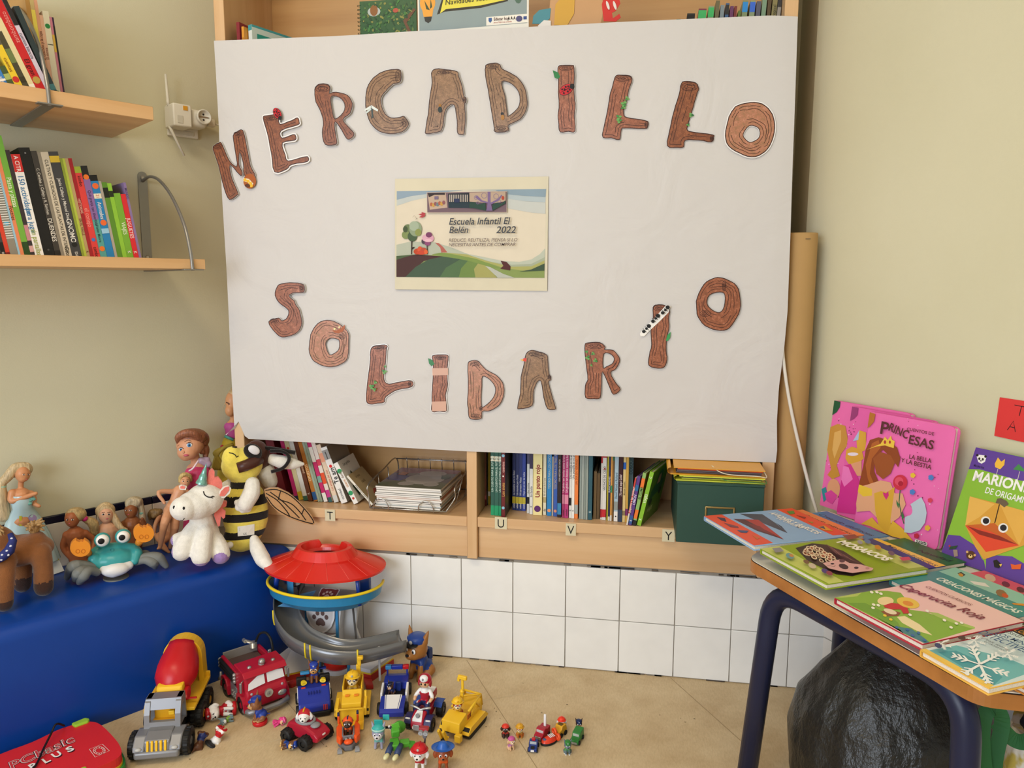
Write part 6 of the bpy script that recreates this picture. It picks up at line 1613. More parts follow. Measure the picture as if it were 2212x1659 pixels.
def flake(cx, cy, r):
    for k in range(6):
        a = k * PI / 3 + .2
        ux, uy = r * math.cos(a), r * .62 * math.sin(a) + r * .2 * math.cos(a)
        snow.append(('l',[(cx, cy),(cx + ux, cy + uy)],.0036 if r > 150 else .0018,'#f3f5f3'))
        for t in (.45,.65,.85):
            for s_ in (-1,1):
                b = a + s_ * .75; l_ = r * .28 * (1.2 - t * .5)
                snow.append(('l',[(cx + ux * t, cy + uy * t),(cx + ux * t + l_ * math.cos(b), cy + uy * t + l_ * (.62 * math.sin(b) + .2 * math.cos(b)))],.003 if r > 150 else .0014,'#f3f5f3'))
flake(1880,1110,215); flake(1840,935,80); flake(1590,970,70); flake(2090,1060,75)
snow += [ic(1650,915,30,'#a8322e'), ic(1735,940,34,'#4a2a2a'), ic(1640,920,14,'#e8c0a0'), ic(1560,1005,30,'#2f3f6a'),('t','Cressida C',(1952,852),(2230,968),.019,'#2a3038',.003,.2),('t','LOS MINI',(1980,912),(2210,1006),.018,'#2c5a86',.006),('t','DETECTIVES',(1830,895),(2215,1062),.0255,'#2c5a86',.008),('t','¿Puede nevar en',(1890,950),(2085,1045),.0095,'#3a4450',.002,.2),('t','el desierto?',(1900,975),(2060,1052),.0095,'#3a4450',.002,.2)]
flat_book('pale blue book with a big white snowflake at the near table edge', ZQ, (1425,990), None, Z3_, .0112,'#e6b44c',[('full','#d3e4e6',(.108,.182))] + snow, .108,.182,-62)

# ------------------------------------------------------------------ books standing against the right wall
ZM = (1740,840,4.2542)
def stand_book(label, bl, w_, top, rb, rt, th, cover, items, edge='#e9e2d2', rounded_=False):
    """cover plane leans from rb to rt off the wall; bl = lower left, top = upper left corner in the photo"""
    ox, oy, sc = ZM
    zb = TZ + .0028
    pb = onright(ox + bl[0] / sc, oy + bl[1] / sc, rb); pt = onright(ox + top[0] / sc, oy + top[1] / sc, rt)
    u = (pb - RP).dot(RU)
    base = RP + RU * u + RN * rb + V((0,0, zb))
    up = V((0,0, pt.z - zb)) - RN * (rb - rt)
    h = up.length; up.normalize()
    nrm = RU.cross(up)                                          # out of the cover
    T = MX((RU, up, nrm)).transposed().to_4x4()
    B = MX.Translation(base) @ T
    o = thing('book', label, 'book', group='picture books standing against the right wall')
    o.matrix_world = B
    cm = mat(cover, .25); bt = .0024
    q = MB()
    P = [(0,0),(w_, 0),(w_, h),(0, h)]
    if rounded_: P = [(0,0)] + [(w_ - .012 + .012 * math.sin(a),.012 - .012 * math.cos(a)) for a in (0,.5,1.0,1.57)] + [(w_ - .012 + .012 * math.cos(a), h - .012 + .012 * math.sin(a)) for a in (0,.5,1.0,1.57)] + [(0, h)]
    q.poly(P, cm, -bt, 0, None); q.poly(P, cm, -th, -th + bt, None)
    q.box((bt / 2, h / 2,-th / 2),(bt, h, th - 2 * bt), cm)
    I = B.inverted()
    def loc(pt_):
        w2 = I @ onpl(ox + pt_[0] / sc, oy + pt_[1] / sc, base, nrm)
        return (min(max(w2.x, 0), w_), min(max(w2.y, 0), h))
    draw(q, items, loc, MX.Translation((0,0,.00005)))
    q.build('cover', o)
    q = MB(); q.box((w_ / 2, h / 2,-th / 2),(w_ - .010, h - .008, th - 2 * bt - .0002), mat(edge, .7,'pages')); q.build('pages', o)
    return o
PK = '#ee6fb4'
def flower(x, y, r, c): return [(circ(x + r * .5 * math.cos(a), y + r * .5 * math.sin(a), r * .55,8), c) for a in (0,1.26,2.5,3.8,5)]
def speckle(n, x0, x1, y0, y1, seed, cs=('#7a2f5a','#f6c6e0','#a8406a')):
    r_ = random.Random(seed); out = []
    for _ in range(n):
        x, y = r_.uniform(x0, x1), r_.uniform(y0, y1); out.append((circ(x, y, r_.uniform(3,8),5), r_.choice(cs)))
    return out
stand_book('pink princess story book with a dark green corner disc, rearmost of the three',(132,1048),.212,(210,96),.054,.024,.0172, PK,
    speckle(26,150,330,260,1000,3) + [([(208,96),(325,118),(318,170),(290,215),(240,240),(200,238)],'#235a3c'),(circ(245,142,14,12,18), PK),([(230,350),(300,322),(370,340),(400,500),(330,600),(290,700),(320,800),(250,830),(205,790),(240,740),(190,560),(190,420)],'#c9923f'),([(270,400),(330,380),(330,480),(300,560),(270,640),(250,560)],'#dfb063'),(circ(262,920,60,16,95),'#e0a07a'),([(150,920),(190,900),(210,1000),(170,1040)],'#3a8f98'),([(180,960),(240,930),(300,980),(250,1060),(200,1030)],'#d84a9c')], rounded_=True)
stand_book('pink princess story book with a plum corner disc, middle of the three',(288,1142),.212,(366,150),.074,.044,.0172,'#e563ac',
    speckle(26,370,480,300,640,4) + [([(364,150),(490,176),(482,240),(450,275),(400,292),(358,288)],'#9a3a78'),(circ(405,186,15,12,20), PK),([(470,430),(500,380),(560,400),(560,560),(480,600)],'#d9a83c'),([(380,560),(430,530),(520,560),(540,640),(470,700),(400,690),(370,640)],'#d9a23a'),(circ(440,600,50,14,16),'#e8dcea'),([(420,690),(520,660),(520,800),(450,800)],'#e0a07a'),([(330,700),(420,690),(480,800),(520,900),(520,1160),(290,1130),(310,900)],'#d2368f'),([(330,700),(400,720),(440,830),(360,900),(320,830)],'#ef7cc0'),([(440,480),(500,380),(490,470)],'#aebfe0')], rounded_=True)
front = speckle(60,540,1240,260,1420,5) + [([(520,200),(650,232),(638,300),(600,345),(560,358),(510,358)],'#b5702c'),(circ(560,254,14,12,20), PK)]
# gown, crown, long ribbon and rose
front += [([(600,470),(680,445),(760,470),(850,540),(880,640),(860,720),(800,640),(720,560),(640,640),(640,760),(690,880),(700,1000),(720,1060),(660,1050),(600,880),(500,900),(470,860),(540,700),(560,560)],'#8f4522'),([(620,500),(680,470),(700,540),(620,640),(600,780),(650,900),(690,1020),(640,980),(580,820),(560,700)],'#b0602c'),([(630,640),(700,580),(790,610),(830,680),(790,780),(720,830),(660,780)],'#9c5228'),([(500,900),(580,880),(700,840),(790,860),(830,960),(900,960),(930,1060),(870,1180),(760,1260),(720,1240),(600,1120),(480,1130),(460,1050)],'#e2a882'),([(470,870),(620,920),(620,980),(540,990),(470,940)],'#e8c23c'),([(640,960),(700,940),(760,950),(830,900),(810,1060),(790,1200),(800,1290),(760,1330),(680,1250),(650,1120)],'#d9a93a'),([(520,1240),(620,1180),(680,1250),(760,1330),(810,1210),(900,1280),(1000,1400),(800,1370),(600,1260)],'#e0b23e'),([(570,560),(640,530),(700,505),(740,440),(765,470),(795,430),(805,470),(830,480),(820,545),(740,520),(660,530)],'#ecc648'),(circ(740,490,12,8,18),'#b03a3a'),(circ(785,490,10,8,16),'#b03a3a'),([(720,950),(750,960),(770,940),(775,980),(752,1020),(728,980)],'#d22f7c')]
front += [(circ(880,860,66,20,70),'#cf2f48'),(circ(870,850,40,14,40),'#e0506a'),(circ(885,870,24,12,24),'#b01f3a'),('l',[(880,930),(870,1040),(890,1150),(915,1240)],.0022,'#3f6a44'),([(845,1020),(870,1060),(865,1100),(848,1060)],'#3f7a4a'),([(900,1120),(920,1180),(895,1200)],'#3f7a4a')]
front += [([(1075,995),(1110,1060),(1125,1140),(1110,1230),(1060,1300),(980,1325),(918,1318),(925,1180),(960,1160),(990,1120),(985,1080),(975,1060)],'#bccbd8'),(circ(958,1120,36,16,46), PK)]
for x, y, r, c in ((998,795,24,'#e8c23c'),(1165,815,26,'#4f7fc8'),(995,948,26,'#4f7fc8'),(1158,1024,22,'#d8405a'),(1135,1278,26,'#e8b23c'),(1035,1350,24,'#c8324a'),(528,556,20,'#c8324a')): front += flower(x, y, r, c)
front += [('t','CUENTOS DE',(945,380),(1195,430),.0092,'#5a2a30',.012),('t','P',(692,408),(775,425),.040,'#5a2a30',.02),('t','RINC',(772,378),(948,462),.026,'#5a2a30',.02),('t','ESAS',(955,500),(1188,560),.0275,'#5a2a30',.02),('t','LA BELLA',(965,640),(1172,682),.0135,'#5a2a30',.014),('t','Y LA BESTIA',(893,672),(1170,742),.0135,'#5a2a30',.014),([(1022,1388),(1035,1382),(1130,1410),(1138,1425),(1128,1444),(1035,1415),(1022,1402)],'#f2f0ea'),('t','susaeta',(1034,1410),(1128,1436),.012,'#1c1a1c',.02)]
stand_book('pink princess story book titled in maroon with a red rose, front one of the three',(450,1200),.205,(522,196),.094,.064,.0172, PK, front, rounded_=True)
mario = [([(1525,528),(2100,650),(2100,860),(1960,840),(1780,790),(1600,740),(1465,730)],'#5e3f9a'),([(1310,1340),(1420,1350),(1560,1440),(1620,1560),(1640,1580),(1640,1750),(1250,1560),(1250,1490)],'#5e3f9a'),([(1660,1560),(1760,1530),(1900,1540),(2000,1600),(2212,1700),(2212,1900),(1650,1700)],'#5e3f9a'),
    ([(1572,615),(1590,605),(1645,612),(1662,630),(1650,670),(1618,688),(1588,672)],'#efeeec'),(circ(1580,610,12,9),'#1c1a20'),(circ(1655,622,12,9),'#1c1a20'),(circ(1598,642,10,8,13),'#1c1a20'),(circ(1630,648,10,8,13),'#1c1a20'),(circ(1613,662,8,8,6),'#1c1a20'),
    ([(1770,630),(1800,670),(1835,645),(1828,700),(1790,740),(1745,720),(1740,690)],'#f0bc44'),('l',[(1770,735),(1755,795)],.001,'#d8d0c8'),([(1910,740),(1960,692),(2012,740),(2008,760)],'#3f8a4a'),('l',[(1970,760),(1945,860)],.001,'#d8d0c8'),
    ('t','Maryke Sua',(1545,712),(1640,735),.007,'#2a1f40'),('t','MARIONETAS',(1530,838),(2290,1012),.0295,'#f3f2ee',.03),('t','DE ORIGAMI',(1645,955),(1995,1050),.018,'#f3f2ee',.012),
    ([(1512,988),(1790,1060),(2060,1135),(2010,1440),(1640,1570),(1560,1450),(1470,1255)],'#d9a040'),([(1512,988),(1740,1060),(1600,1180),(1470,1255)],'#e6b458'),([(1790,1062),(2060,1135),(2030,1300),(1965,1440)],'#e2ae50'),([(1470,1255),(1740,1235),(1965,1440),(1660,1500)],'#e04a30'),([(1490,1262),(1600,1300),(1780,1350),(1960,1435),(1740,1380),(1600,1340)],'#8a2a24'),([(1470,1255),(1740,1235),(1965,1440),(1700,1310)],'#c8642c'),('l',[(1785,1062),(1742,1235)],.0018,'#2a1a14'),([(1750,1050),(1765,1010),(1800,1005),(1850,1030),(1870,1060),(1830,1090),(1790,1060)],'#6a5a48'),
    (circ(1658,1215,44,20,42),'#eceae6'),(circ(1662,1215,30,18,28),'#1c1f2a'),(circ(1820,1280,46,20,44),'#eceae6'),(circ(1822,1278,31,18,29),'#1c1f2a'),
    ([(1335,1450),(1405,1440),(1385,1470),(1320,1478)],'#2a4a34'),(circ(1328,1445,9,7),'#c8322e'),([(1360,1480),(1400,1480),(1405,1540),(1370,1545)],'#a08a80'),(circ(1522,1530,42,16,40),'#5a3824'),(circ(1490,1500,12,8),'#e0b070'),(circ(1560,1530,12,8),'#e0b070'),(circ(1520,1540,20,10,16),'#ecc884'),(circ(1521,1532,8,8,6),'#1c1410'),([(1730,1580),(1760,1570),(1810,1620),(1780,1650),(1740,1640)],'#1c1a20'),([(1785,1615),(1812,1610),(1800,1640)],'#e6c45a'),([(1890,1610),(1930,1620),(1990,1610),(1980,1659),(1900,1659)],'#e0602c')]
stand_book('green and purple origami puppet book with a beaked paper bird leaning by itself',(1238,1520),.195,(1522,528),.112,.026,.012,'#8abb3c', mario)
# ------------------------------------------------------------------ red note on the wall
pS = onright(2161,858,.0); 
o = thing('paper_note','red paper note with handwritten letters stuck to the right wall','note')
o.matrix_world = MX.Translation(pS + RN * .002 - V((0,0,.082))) @ MX((RU, V((0,0,1)), RN)).transposed().to_4x4()
q = MB(); q.poly([(-.004,.001),(.13,-.004),(.13,.080),(0,.082)], mat('#dd3b3a',.6),-.0004,0)
q.build('sheet', o)
q = MB()
for P in ([(.030,.0705),(.052,.0695)],[(.0435,.0695),(.041,.050)],[(.021,.018),(.031,.038),(.0365,.0165)],[(.0245,.0255),(.0345,.0245)]): q.line(P, .0014, INK, .0003)
q.build('handwriting', o)
# ------------------------------------------------------------------ cardboard roll and cable in the right corner
o = thing('cardboard_roll','long brown cardboard roll standing between the bookcase and the right wall','cardboard roll',(1.0305,.036,.3095))
KR = mat('#b4905c',.75)
q = MB(); H_ = .8975
q.lathe([(.0385,.0),(.0415,0),(.0418,.02),(.0414, H_ * .5),(.0416, H_ - .004),(.0412, H_),(.0385, H_ - .001),(.0385,0)], KR, 40); q.build('tube', o)
q = MB(); X = MX.Translation((.010,-.0415, H_ - .016)); q.box((0,0,0),(.012,.0012,.0016), mat('#6a5a44',.4),0, X); q.build('staple', o)
q = MB(); q.tube(smooth_path([ony(x, y, Y) for x, y, Y in ((1693,640,-.0145),(1690,740,-.014),(1695,800,-.0135),(1706,870,-.0135),(1722,945,-.0135),(1744,1035,-.0135),(1764,1105,-.014),(1790,1190,-.016))],6),.0042, mat('#e2ddd2',.45),10)
o = q.build('cable'); tag(o, 'white cable hanging in front of the cardboard roll','cable')
# ------------------------------------------------------------------ bags under the table
from mathutils import noise as NZ
def lumpy(c, r, zs, seed, amp, m, name, label, cat, fold=9, ell=(1,1)):
    """a filled sack: profile of revolution with soft creases, pleated towards its neck"""
    n, k = 120,84
    vs = []
    for i in range(k + 1):
        t = i / k
        R_ = r * lerp_poly(zs, t).x; z = lerp_poly(zs, t).z
        for j in range(n):
            a = 2 * PI * j / n
            p = V((math.cos(a) * 1.6 + seed, math.sin(a) * 1.6, z * 7))
            big = NZ.noise(p) * .9
            wv = NZ.noise(V((math.cos(a) * 3 + seed, math.sin(a) * 3, z * 5 + 9)))
            crease = -abs(wv) * 1.1 + .3
            fine = -abs(NZ.noise(V((math.cos(a) * 7, math.sin(a) * 7 + seed, z * 16)))) * .2
            pl = -abs(math.sin(a * fold + 3 * NZ.noise(V((a, 0, z * 4))))) * max(0, t - .62) * 1.6
            s_ = R_ * (1 + amp * (big + crease + fine + pl) * min(1,.25 + t * 4))
            vs.append((s_ * ell[0] * math.cos(a), s_ * ell[1] * math.sin(a), z + .012 * big * min(1, t * 3)))
    fs = [(i * n + j, i * n + (j + 1) % n, (i + 1) * n + (j + 1) % n, (i + 1) * n + j) for i in range(k) for j in range(n)]
    fs.append(tuple(range(n))[::-1]); fs.append(tuple(k * n + j for j in range(n)))
    q = MB(); q.add(vs, fs, m, True)
    return q
BAGM = m_bag('black_polythene','#191a19',.36,26,.5)
q = lumpy(None, .178,[(0, V((.62,0,0))),(.1, V((.86,0,.012))),(.25, V((1.0,0,.07))),(.45, V((1.04,0,.15))),(.65, V((.93,0,.235))),(.8, V((.72,0,.30))),(.92, V((.45,0,.36))),(1, V((.2,0,.405)))],5,.062, BAGM, '','','')
o = thing('rubbish_bag','full black plastic rubbish bag on the floor beneath the white table','bag',(1.150,-.455,0))
q.build('sack', o)
q = lumpy(None, .055,[(0, V((.6,0,.385))),(.4, V((.5,0,.41))),(.8, V((.95,0,.44))),(1, V((1.1,0,.455)))],9,.3, BAGM, '','','',7)
q.build('gathered_neck', o)
m, nt, b = nodes_of('printed_shopper')
v = coords(nt, (1,1,1))
nt.links.new(ramp(nt, noise(nt, v, 22,3,.5),[(.40,'#c9b85a'),(.48,'#e2e0d6'),(.62,'#e8e6de'),(.72,'#cfcfae')]), b.inputs['Base Color']); b.inputs['Roughness'].default_value = .5
bump(nt, noise(nt, v, 18,3),.4,.01, b)
bx = V((1.385,-.655,0))
o = thing('shopping_bag','cream patterned shopping bag with wide green handles beside the black rubbish bag','bag', bx)
q = lumpy(None, .108,[(0, V((.9,0,0))),(.1, V((1.0,0,.02))),(.5, V((1.04,0,.16))),(.85, V((1.0,0,.30))),(1, V((.97,0,.33)))],21,.06, m, '','','',6,(1,.8)); q.build('sack', o)
GS = mat('#2c6a3c',.6)
def strap(pts, w_, parent):
    q = MB(); P = smooth_path(pts, 6); L = []
    for i, p in enumerate(P):
        t = (P[min(i + 1, len(P) - 1)] - P[max(i - 1,0)]).normalized()
        n = (CAM - (bx + p)).normalized(); s_ = t.cross(n).normalized() * w_ / 2
        L += [tuple(p + s_), tuple(p - s_), tuple(p - s_ - n * .003), tuple(p + s_ - n * .003)]
    k = len(P)
    fs = [(4 * i + a, 4 * i + (a + 1) % 4,4 * (i + 1) + (a + 1) % 4,4 * (i + 1) + a) for i in range(k - 1) for a in range(4)]
    q.add(L, fs, GS, False); return q.build('handle', parent)
def SB(px, py, y): return ony(px, py, y) - bx
strap([SB(2130,1690,-.74), SB(2122,1600,-.735), SB(2128,1545,-.73), SB(2150,1530,-.725), SB(2165,1560,-.72), SB(2150,1640,-.725), SB(2150,1690,-.73)],.022, o)
strap([SB(2152,1560,-.715), SB(2190,1598,-.715), SB(2225,1600,-.712), SB(2260,1570,-.71)],.024, o)
q = lumpy(None, .09,[(0, V((.95,0,.30))),(.4, V((1.0,0,.335))),(.8, V((.8,0,.375))),(1, V((.3,0,.40)))],33,.16, mat('#20232e',.5),'','','',6,(1,.8)); q.build('dark_lining', o)
# ------------------------------------------------------------------ toys on the floor
def hd_(a, b): d = onz(*a) - onz(*b); return (d.x, d.y)
def veh(name, label, cat, p, hd, group=None):
    """vehicle axes: x to its viewer's right, y towards its rear, z up; p = middle of its front on the floor"""
    y = -V((hd[0], hd[1],0)).normalized(); x = V((y.y, -y.x, 0))
    o = thing(name, label, cat, group=group)
    o.matrix_world = MX.Translation(V((p[0], p[1],0))) @ MX((x, y, V((0,0,1)))).transposed().to_4x4()
    return o
def part(name, o, *ops, label=None, bevel=None):
    q = MB()
    for op in ops: getattr(q, op[0])(*op[1:])
    r_ = q.build(name, o, label)
    if bevel:
        b = r_.modifiers.new('bevel','BEVEL'); b.width = bevel; b.segments = 2; b.limit_method = 'ANGLE'; b.angle_limit = .6
    return r_
YZ = frame((0,0,0),(0,1,0),(0,0,1))                       # profile plane: local x = rear, y = up, extruded along +x
def prof(P, x0, x1, m): return ('poly', P, m, x0, x1, YZ)
TYRE = mat('#1c1c1c',.55); SILV = mat('#838488',.38,'plain',.3); REDP = mat('#c41f26',.32); YELP = mat('#f0bf2c',.32); BLUP = mat('#27379c',.3); WHP = mat('#eeeef0',.3); DRED = mat('#ad1f34',.3); GRYP = mat('#77787a',.4); ORP = mat('#ee5a24',.3); GRNP = mat('#56a838',.35); LBLU = mat('#3f8fc8',.3)
def wheel(o, x, y, r, w_, hub, knobs=0, name='wheel'):
    q = MB()
    q.lathe([(r * .45,-w_ / 2),(r * .9,-w_ / 2),(r, -w_ * .36),(r, w_ * .36),(r * .9, w_ / 2),(r * .45, w_ / 2),(r * .45,-w_ / 2)], TYRE, 26, MX.Translation((x, y, r)) @ MX.Rotation(PI / 2,4,'Y'))
    for k in range(knobs):
        a = 2 * PI * k / knobs
        for s_ in (-1,1): q.box((0,0,0),(w_ * .36, r * .2, r * .13), TYRE, .0004, MX.Translation((x + s_ * w_ * .26, y + r * 1.0 * math.cos(a + s_ * .1), r + r * 1.0 * math.sin(a + s_ * .1))) @ MX.Rotation(a + PI / 2,4,'X'),1)
    t = q.build(name, o)
    q = MB(); q.lathe([(0,-w_ * .40),(r * .3,-w_ * .46),(r * .46,-w_ * .3),(r * .46, w_ * .3),(r * .3, w_ * .46),(0, w_ * .40)], hub, 18, MX.Translation((x, y, r)) @ MX.Rotation(PI / 2,4,'Y'))
    q.build('hub', t)
# ---- concrete mixer
F0 = (onz(285,1648) + onz(400,1622)) / 2
o = veh('concrete_mixer_truck','big toy concrete mixer with a grey cab, yellow chassis and red drum','toy truck', F0 + V((.012,-.022,0)), hd_((398,1622),(440,1532)))
o.scale = (1,1,.90)
for s_ in (-1,1):
    wheel(o, s_ * .052,.036,.031,.028, GRYP, 16)
    for y in (.145,.205): wheel(o, s_ * .053, y, .031,.028, mat('#d8a82c',.4),16)
part('chassis', o, ('box',(0,.12,.03),(.06,.21,.02), TYRE, .003))
part('axle', o, ('cyl',(-.04,.036,.031),(.04,.036,.031),.004, TYRE),('cyl',(-.04,.145,.031),(.04,.145,.031),.004, TYRE),('cyl',(-.04,.205,.031),(.04,.205,.031),.004, TYRE))
part('bumper', o, ('box',(0,.004,.026),(.098,.022,.020), SILV, .006, None, 3))
part('hood', o, prof([(.0,.034),(.004,.058),(.03,.068),(.055,.07),(.06,.03),(.0,.03)],-.028,.028, SILV), bevel=.004)
for s_ in (-1,1):
    part('mudguard', o, prof([(-.004,.034),(.0,.046),(.02,.064),(.05,.066),(.072,.052),(.075,.04),(.06,.056),(.02,.054),(.006,.036)], min(s_ * .026, s_ * .052), max(s_ * .026, s_ * .052), SILV), bevel=.003)
    part('headlight', o, ('ell',(s_ * .039,-.002,.042),(.008,.005,.005), mat('#b4b4b2',.25),12))
part('grille', o, *[('box',(x, .0,.0),(.0050,.004,.026), YELP, .001, MX.Translation((0,.0008,.047)) @ MX.Rotation(-.16,4,'X')) for x in (-.019,-.0095,0,.0095,.019)])
cab = [(.044,.066),(.05,.098),(.062,.128),(.07,.132),(.092,.132),(.096,.12),(.098,.05),(.05,.05)]
q = MB()
for sx in (-1,1): q.poly([(.044,.064),(.05,.098),(.061,.126),(.07,.132),(.094,.132),(.098,.06),(.09,.06),(.088,.118),(.068,.118),(.056,.085),(.054,.064)], SILV, sx * .034 - .006, sx * .034 + .006, YZ)
q.poly([(.056,.108),(.066,.132),(.095,.132),(.098,.112)], SILV, -.039,.039, YZ); q.poly([(.043,.060),(.047,.080),(.056,.080),(.056,.060)], SILV, -.039,.039, YZ); q.poly([(.09,.06),(.09,.122),(.097,.122),(.097,.06)], SILV, -.037,.037, YZ)
q.box((0,.07,.062),(.074,.05,.004), SILV); q.build('cab', o)
part('seat', o, ('box',(.0,.078,.084),(.05,.012,.036), mat('#e2a820',.4),.004),('box',(.0,.07,.07),(.055,.03,.01), mat('#e2a820',.4),.003),('box',(.016,.066,.092),(.014,.006,.012), YELP, .002))
part('deck', o, prof([(.098,.072),(.098,.080),(.245,.080),(.245,.072)],-.058,.058, YELP),('poly',[(.098,.080),(.106,.090),(.2,.092),(.21,.08)], YELP, -.058,-.05, YZ),('box',(0,.245,.085),(.116,.006,.02), YELP, .002), bevel=.002)
part('engine_cover', o, prof([(.104,.08),(.104,.128),(.110,.137),(.130,.140),(.140,.132),(.146,.08)],-.030,.030, YELP), bevel=.006)
part('cover_recess', o, ('box',(0,.1035,.094),(.036,.003,.018), mat('#b04a1c',.5),.002),('box',(0,.101,.104),(.028,.006,.004), YELP, .001))
ax0, ax1 = V((0,.13,.108)), V((0,.232,.188))
X = MX.Translation(ax0) @ (ax1 - ax0).to_track_quat('Z','Y').to_matrix().to_4x4()
part('drum', o, ('lathe',[(0,-.008),(.022,-.006),(.038,.012),(.050,.04),(.050,.062),(.046,.085),(.037,.115),(.034,.13),(0,.13)], REDP, 10, X))
q = MB()
arch = [(.047 * math.cos(a),.158 + .052 * math.sin(a)) for a in [PI * k / 14 for k in range(15)]]
inn = [(.037 * math.cos(a),.158 + .041 * math.sin(a)) for a in [PI * k / 14 for k in range(15)]]
TX = frame((0,.232,0),(1,0,0),(0,0,1))
q.poly([(.049,.078)] + arch + [(-.049,.078),(-.036,.078)] + inn[::-1] + [(.036,.078)], YELP, -.024,.012, TX); q.build('drum_frame', o).modifiers.new('bevel','BEVEL').width = .003
part('crank', o, ('cyl',(.031,.125,.106),(.039,.125,.106),.017, REDP),('cyl',(.036,.118,.095),(.058,.118,.095),.0028, REDP))
# ---- fire engine
F0 = (onz(527,1553) + onz(630,1520)) / 2
o = veh('fire_engine','red toy fire engine with a white windscreen, silver fittings and a black hose','toy truck', F0,(.77,-.64))
o.scale = (1.1,1.1,1.1)
ER = mat('#b31c33',.3); CH = mat('#a9a8a6',.25,'plain',.6)
for s_ in (-1,1):
    wheel(o, s_ * .045,.03,.0205,.016, ER); wheel(o, s_ * .045,.128,.0225,.018, ER)
    part('fender', o, prof([(.002,.014),(.004,.034),(.016,.048),(.032,.05),(.048,.044),(.056,.02),(.05,.02),(.044,.036),(.03,.043),(.016,.038),(.008,.02)], min(s_ * .036, s_ * .054), max(s_ * .036, s_ * .054), ER), bevel=.002)
    part('fender', o, prof([(.1,.014),(.103,.036),(.114,.05),(.13,.053),(.146,.046),(.155,.016),(.149,.016),(.141,.040),(.128,.046),(.116,.042),(.107,.016)], min(s_ * .036, s_ * .056), max(s_ * .036, s_ * .056), ER), bevel=.002)
    part('side_panel', o, ('box',(s_ * .047,.08,.031),(.004,.042,.034), mat('#8c8d90',.35,'plain',.4),.001), *[('cyl',(s_ * .049,.068 + .010 * (k % 3),.022 + .010 * (k // 3)),(s_ * .0515,.068 + .010 * (k % 3),.022 + .010 * (k // 3)),.0028, CH) for k in range(6)])
    part('mirror', o, ('box',(s_ * .056,.012,.072),(.005,.006,.024), CH, .0015),('tube',[(s_ * .048,.016,.086),(s_ * .056,.012,.082)],.0014, CH))
    part('rail', o, ('box',(s_ * .044,.115,.083),(.008,.098,.006), ER, .0015),('box',(s_ * .044,.115,.066),(.004,.098,.03), ER, .001))
part('cab', o, prof([(.0,.018),(-.003,.05),(.004,.062),(.012,.094),(.018,.1005),(.06,.102),(.068,.096),(.07,.018)],-.048,.048, ER), bevel=.006)
part('visor', o, prof([(.006,.0915),(.003,.0935),(.014,.104),(.066,.106),(.07,.101),(.018,.0995)],-.0505,.0505, ER), bevel=.0015)
part('bumper', o, ('tube',[(-.05,.012,.016),(-.044,-.006,.016),(-.02,-.012,.016),(.02,-.012,.016),(.044,-.006,.016),(.05,.012,.016)],.0065, mat('#8d8e92',.35,'plain',.4),8))
FX = frame((0,0,0),(1,0,0), V((0,.0085,.0315)).normalized())
fw = MX.Translation((0,.0032,.0622)) @ FX.to_3x3().to_4x4()
part('windscreen', o, ('poly',[(-.043,.002),(-.003,.007),(-.003,.028),(-.018,.028),(-.040,.016)], WHP, .0008,.0022, fw),('poly',[(.003,.007),(.043,.007),(.041,.026),(.02,.030),(.003,.028)], WHP, .0008,.0022, fw))
part('badge', o, ('cyl',(.002,-.001,.047),(.002,-.006,.047),.0095, CH),('cyl',(.002,-.005,.047),(.002,-.0075,.047),.004, mat('#8d8e92',.3,'plain',.5)))
part('headlight', o, ('ell',(.034,-.0025,.036),(.011,.004,.007), CH, 14)); part('headlight', o, ('ell',(-.034,-.0025,.036),(.011,.004,.007), CH, 14))
for x in (-.036,.036): part('indicator', o, ('ell',(x, .001,.0545),(.0036,.003,.0036), mat('#a8a4a8',.25),10))
part('beacon', o, ('cyl',(0,.03,.103),(0,.028,.109),.007, CH),('ell',(0,.026,.112),(.008,.008,.007), CH, 14))
for x in (-.028,.028): part('roof_light', o, ('ell',(x, .03,.1045),(.0052,.0052,.0042), CH, 12))
part('bed', o, ('box',(0,.118,.05),(.084,.1,.036), ER, .002),('box',(0,.12,.0695),(.078,.088,.002), mat('#5a4844',.6)),('box',(0,.1655,.076),(.084,.004,.03), mat('#8d8a86',.4),.001))
part('hose_rack', o, *[('cyl',(-.05,.07,.062 + .008 * k),(-.05,.16,.062 + .008 * k),.0042, TYRE) for k in range(3)] + [('ell',(-.05,.067,.062 + .008 * k),.0052, CH, 10) for k in range(3)] + [('ell',(-.05,.163,.062 + .008 * k),.0052, CH, 10) for k in range(3)])
part('bell', o, ('lathe',[(0,.018),(.003,.017),(.004,.008),(.008,.0),(0,.001)], CH, 16, MX.Translation((-.054,.15,.036))))
part('clamp', o, ('box',(.02,.072,.092),(.008,.006,.014), CH, .002)); part('clamp', o, ('box',(.044,.09,.094),(.008,.006,.014), CH, .002))
part('water_cannon', o, ('cyl',(.03,.158,.085),(.03,.158,.098),.009, CH),('cyl',(.03,.158,.096),(.012,.166,.104),.0038, CH),('cyl',(.012,.160,.104),(.012,.172,.104),.0045, CH))
part('hose', o, ('tube', smooth_path([(.036,.156,.098),(.042,.145,.12),(.05,.125,.128),(.054,.105,.118),(.054,.095,.095),(.053,.092,.08)],6),.003, TYRE, 10))
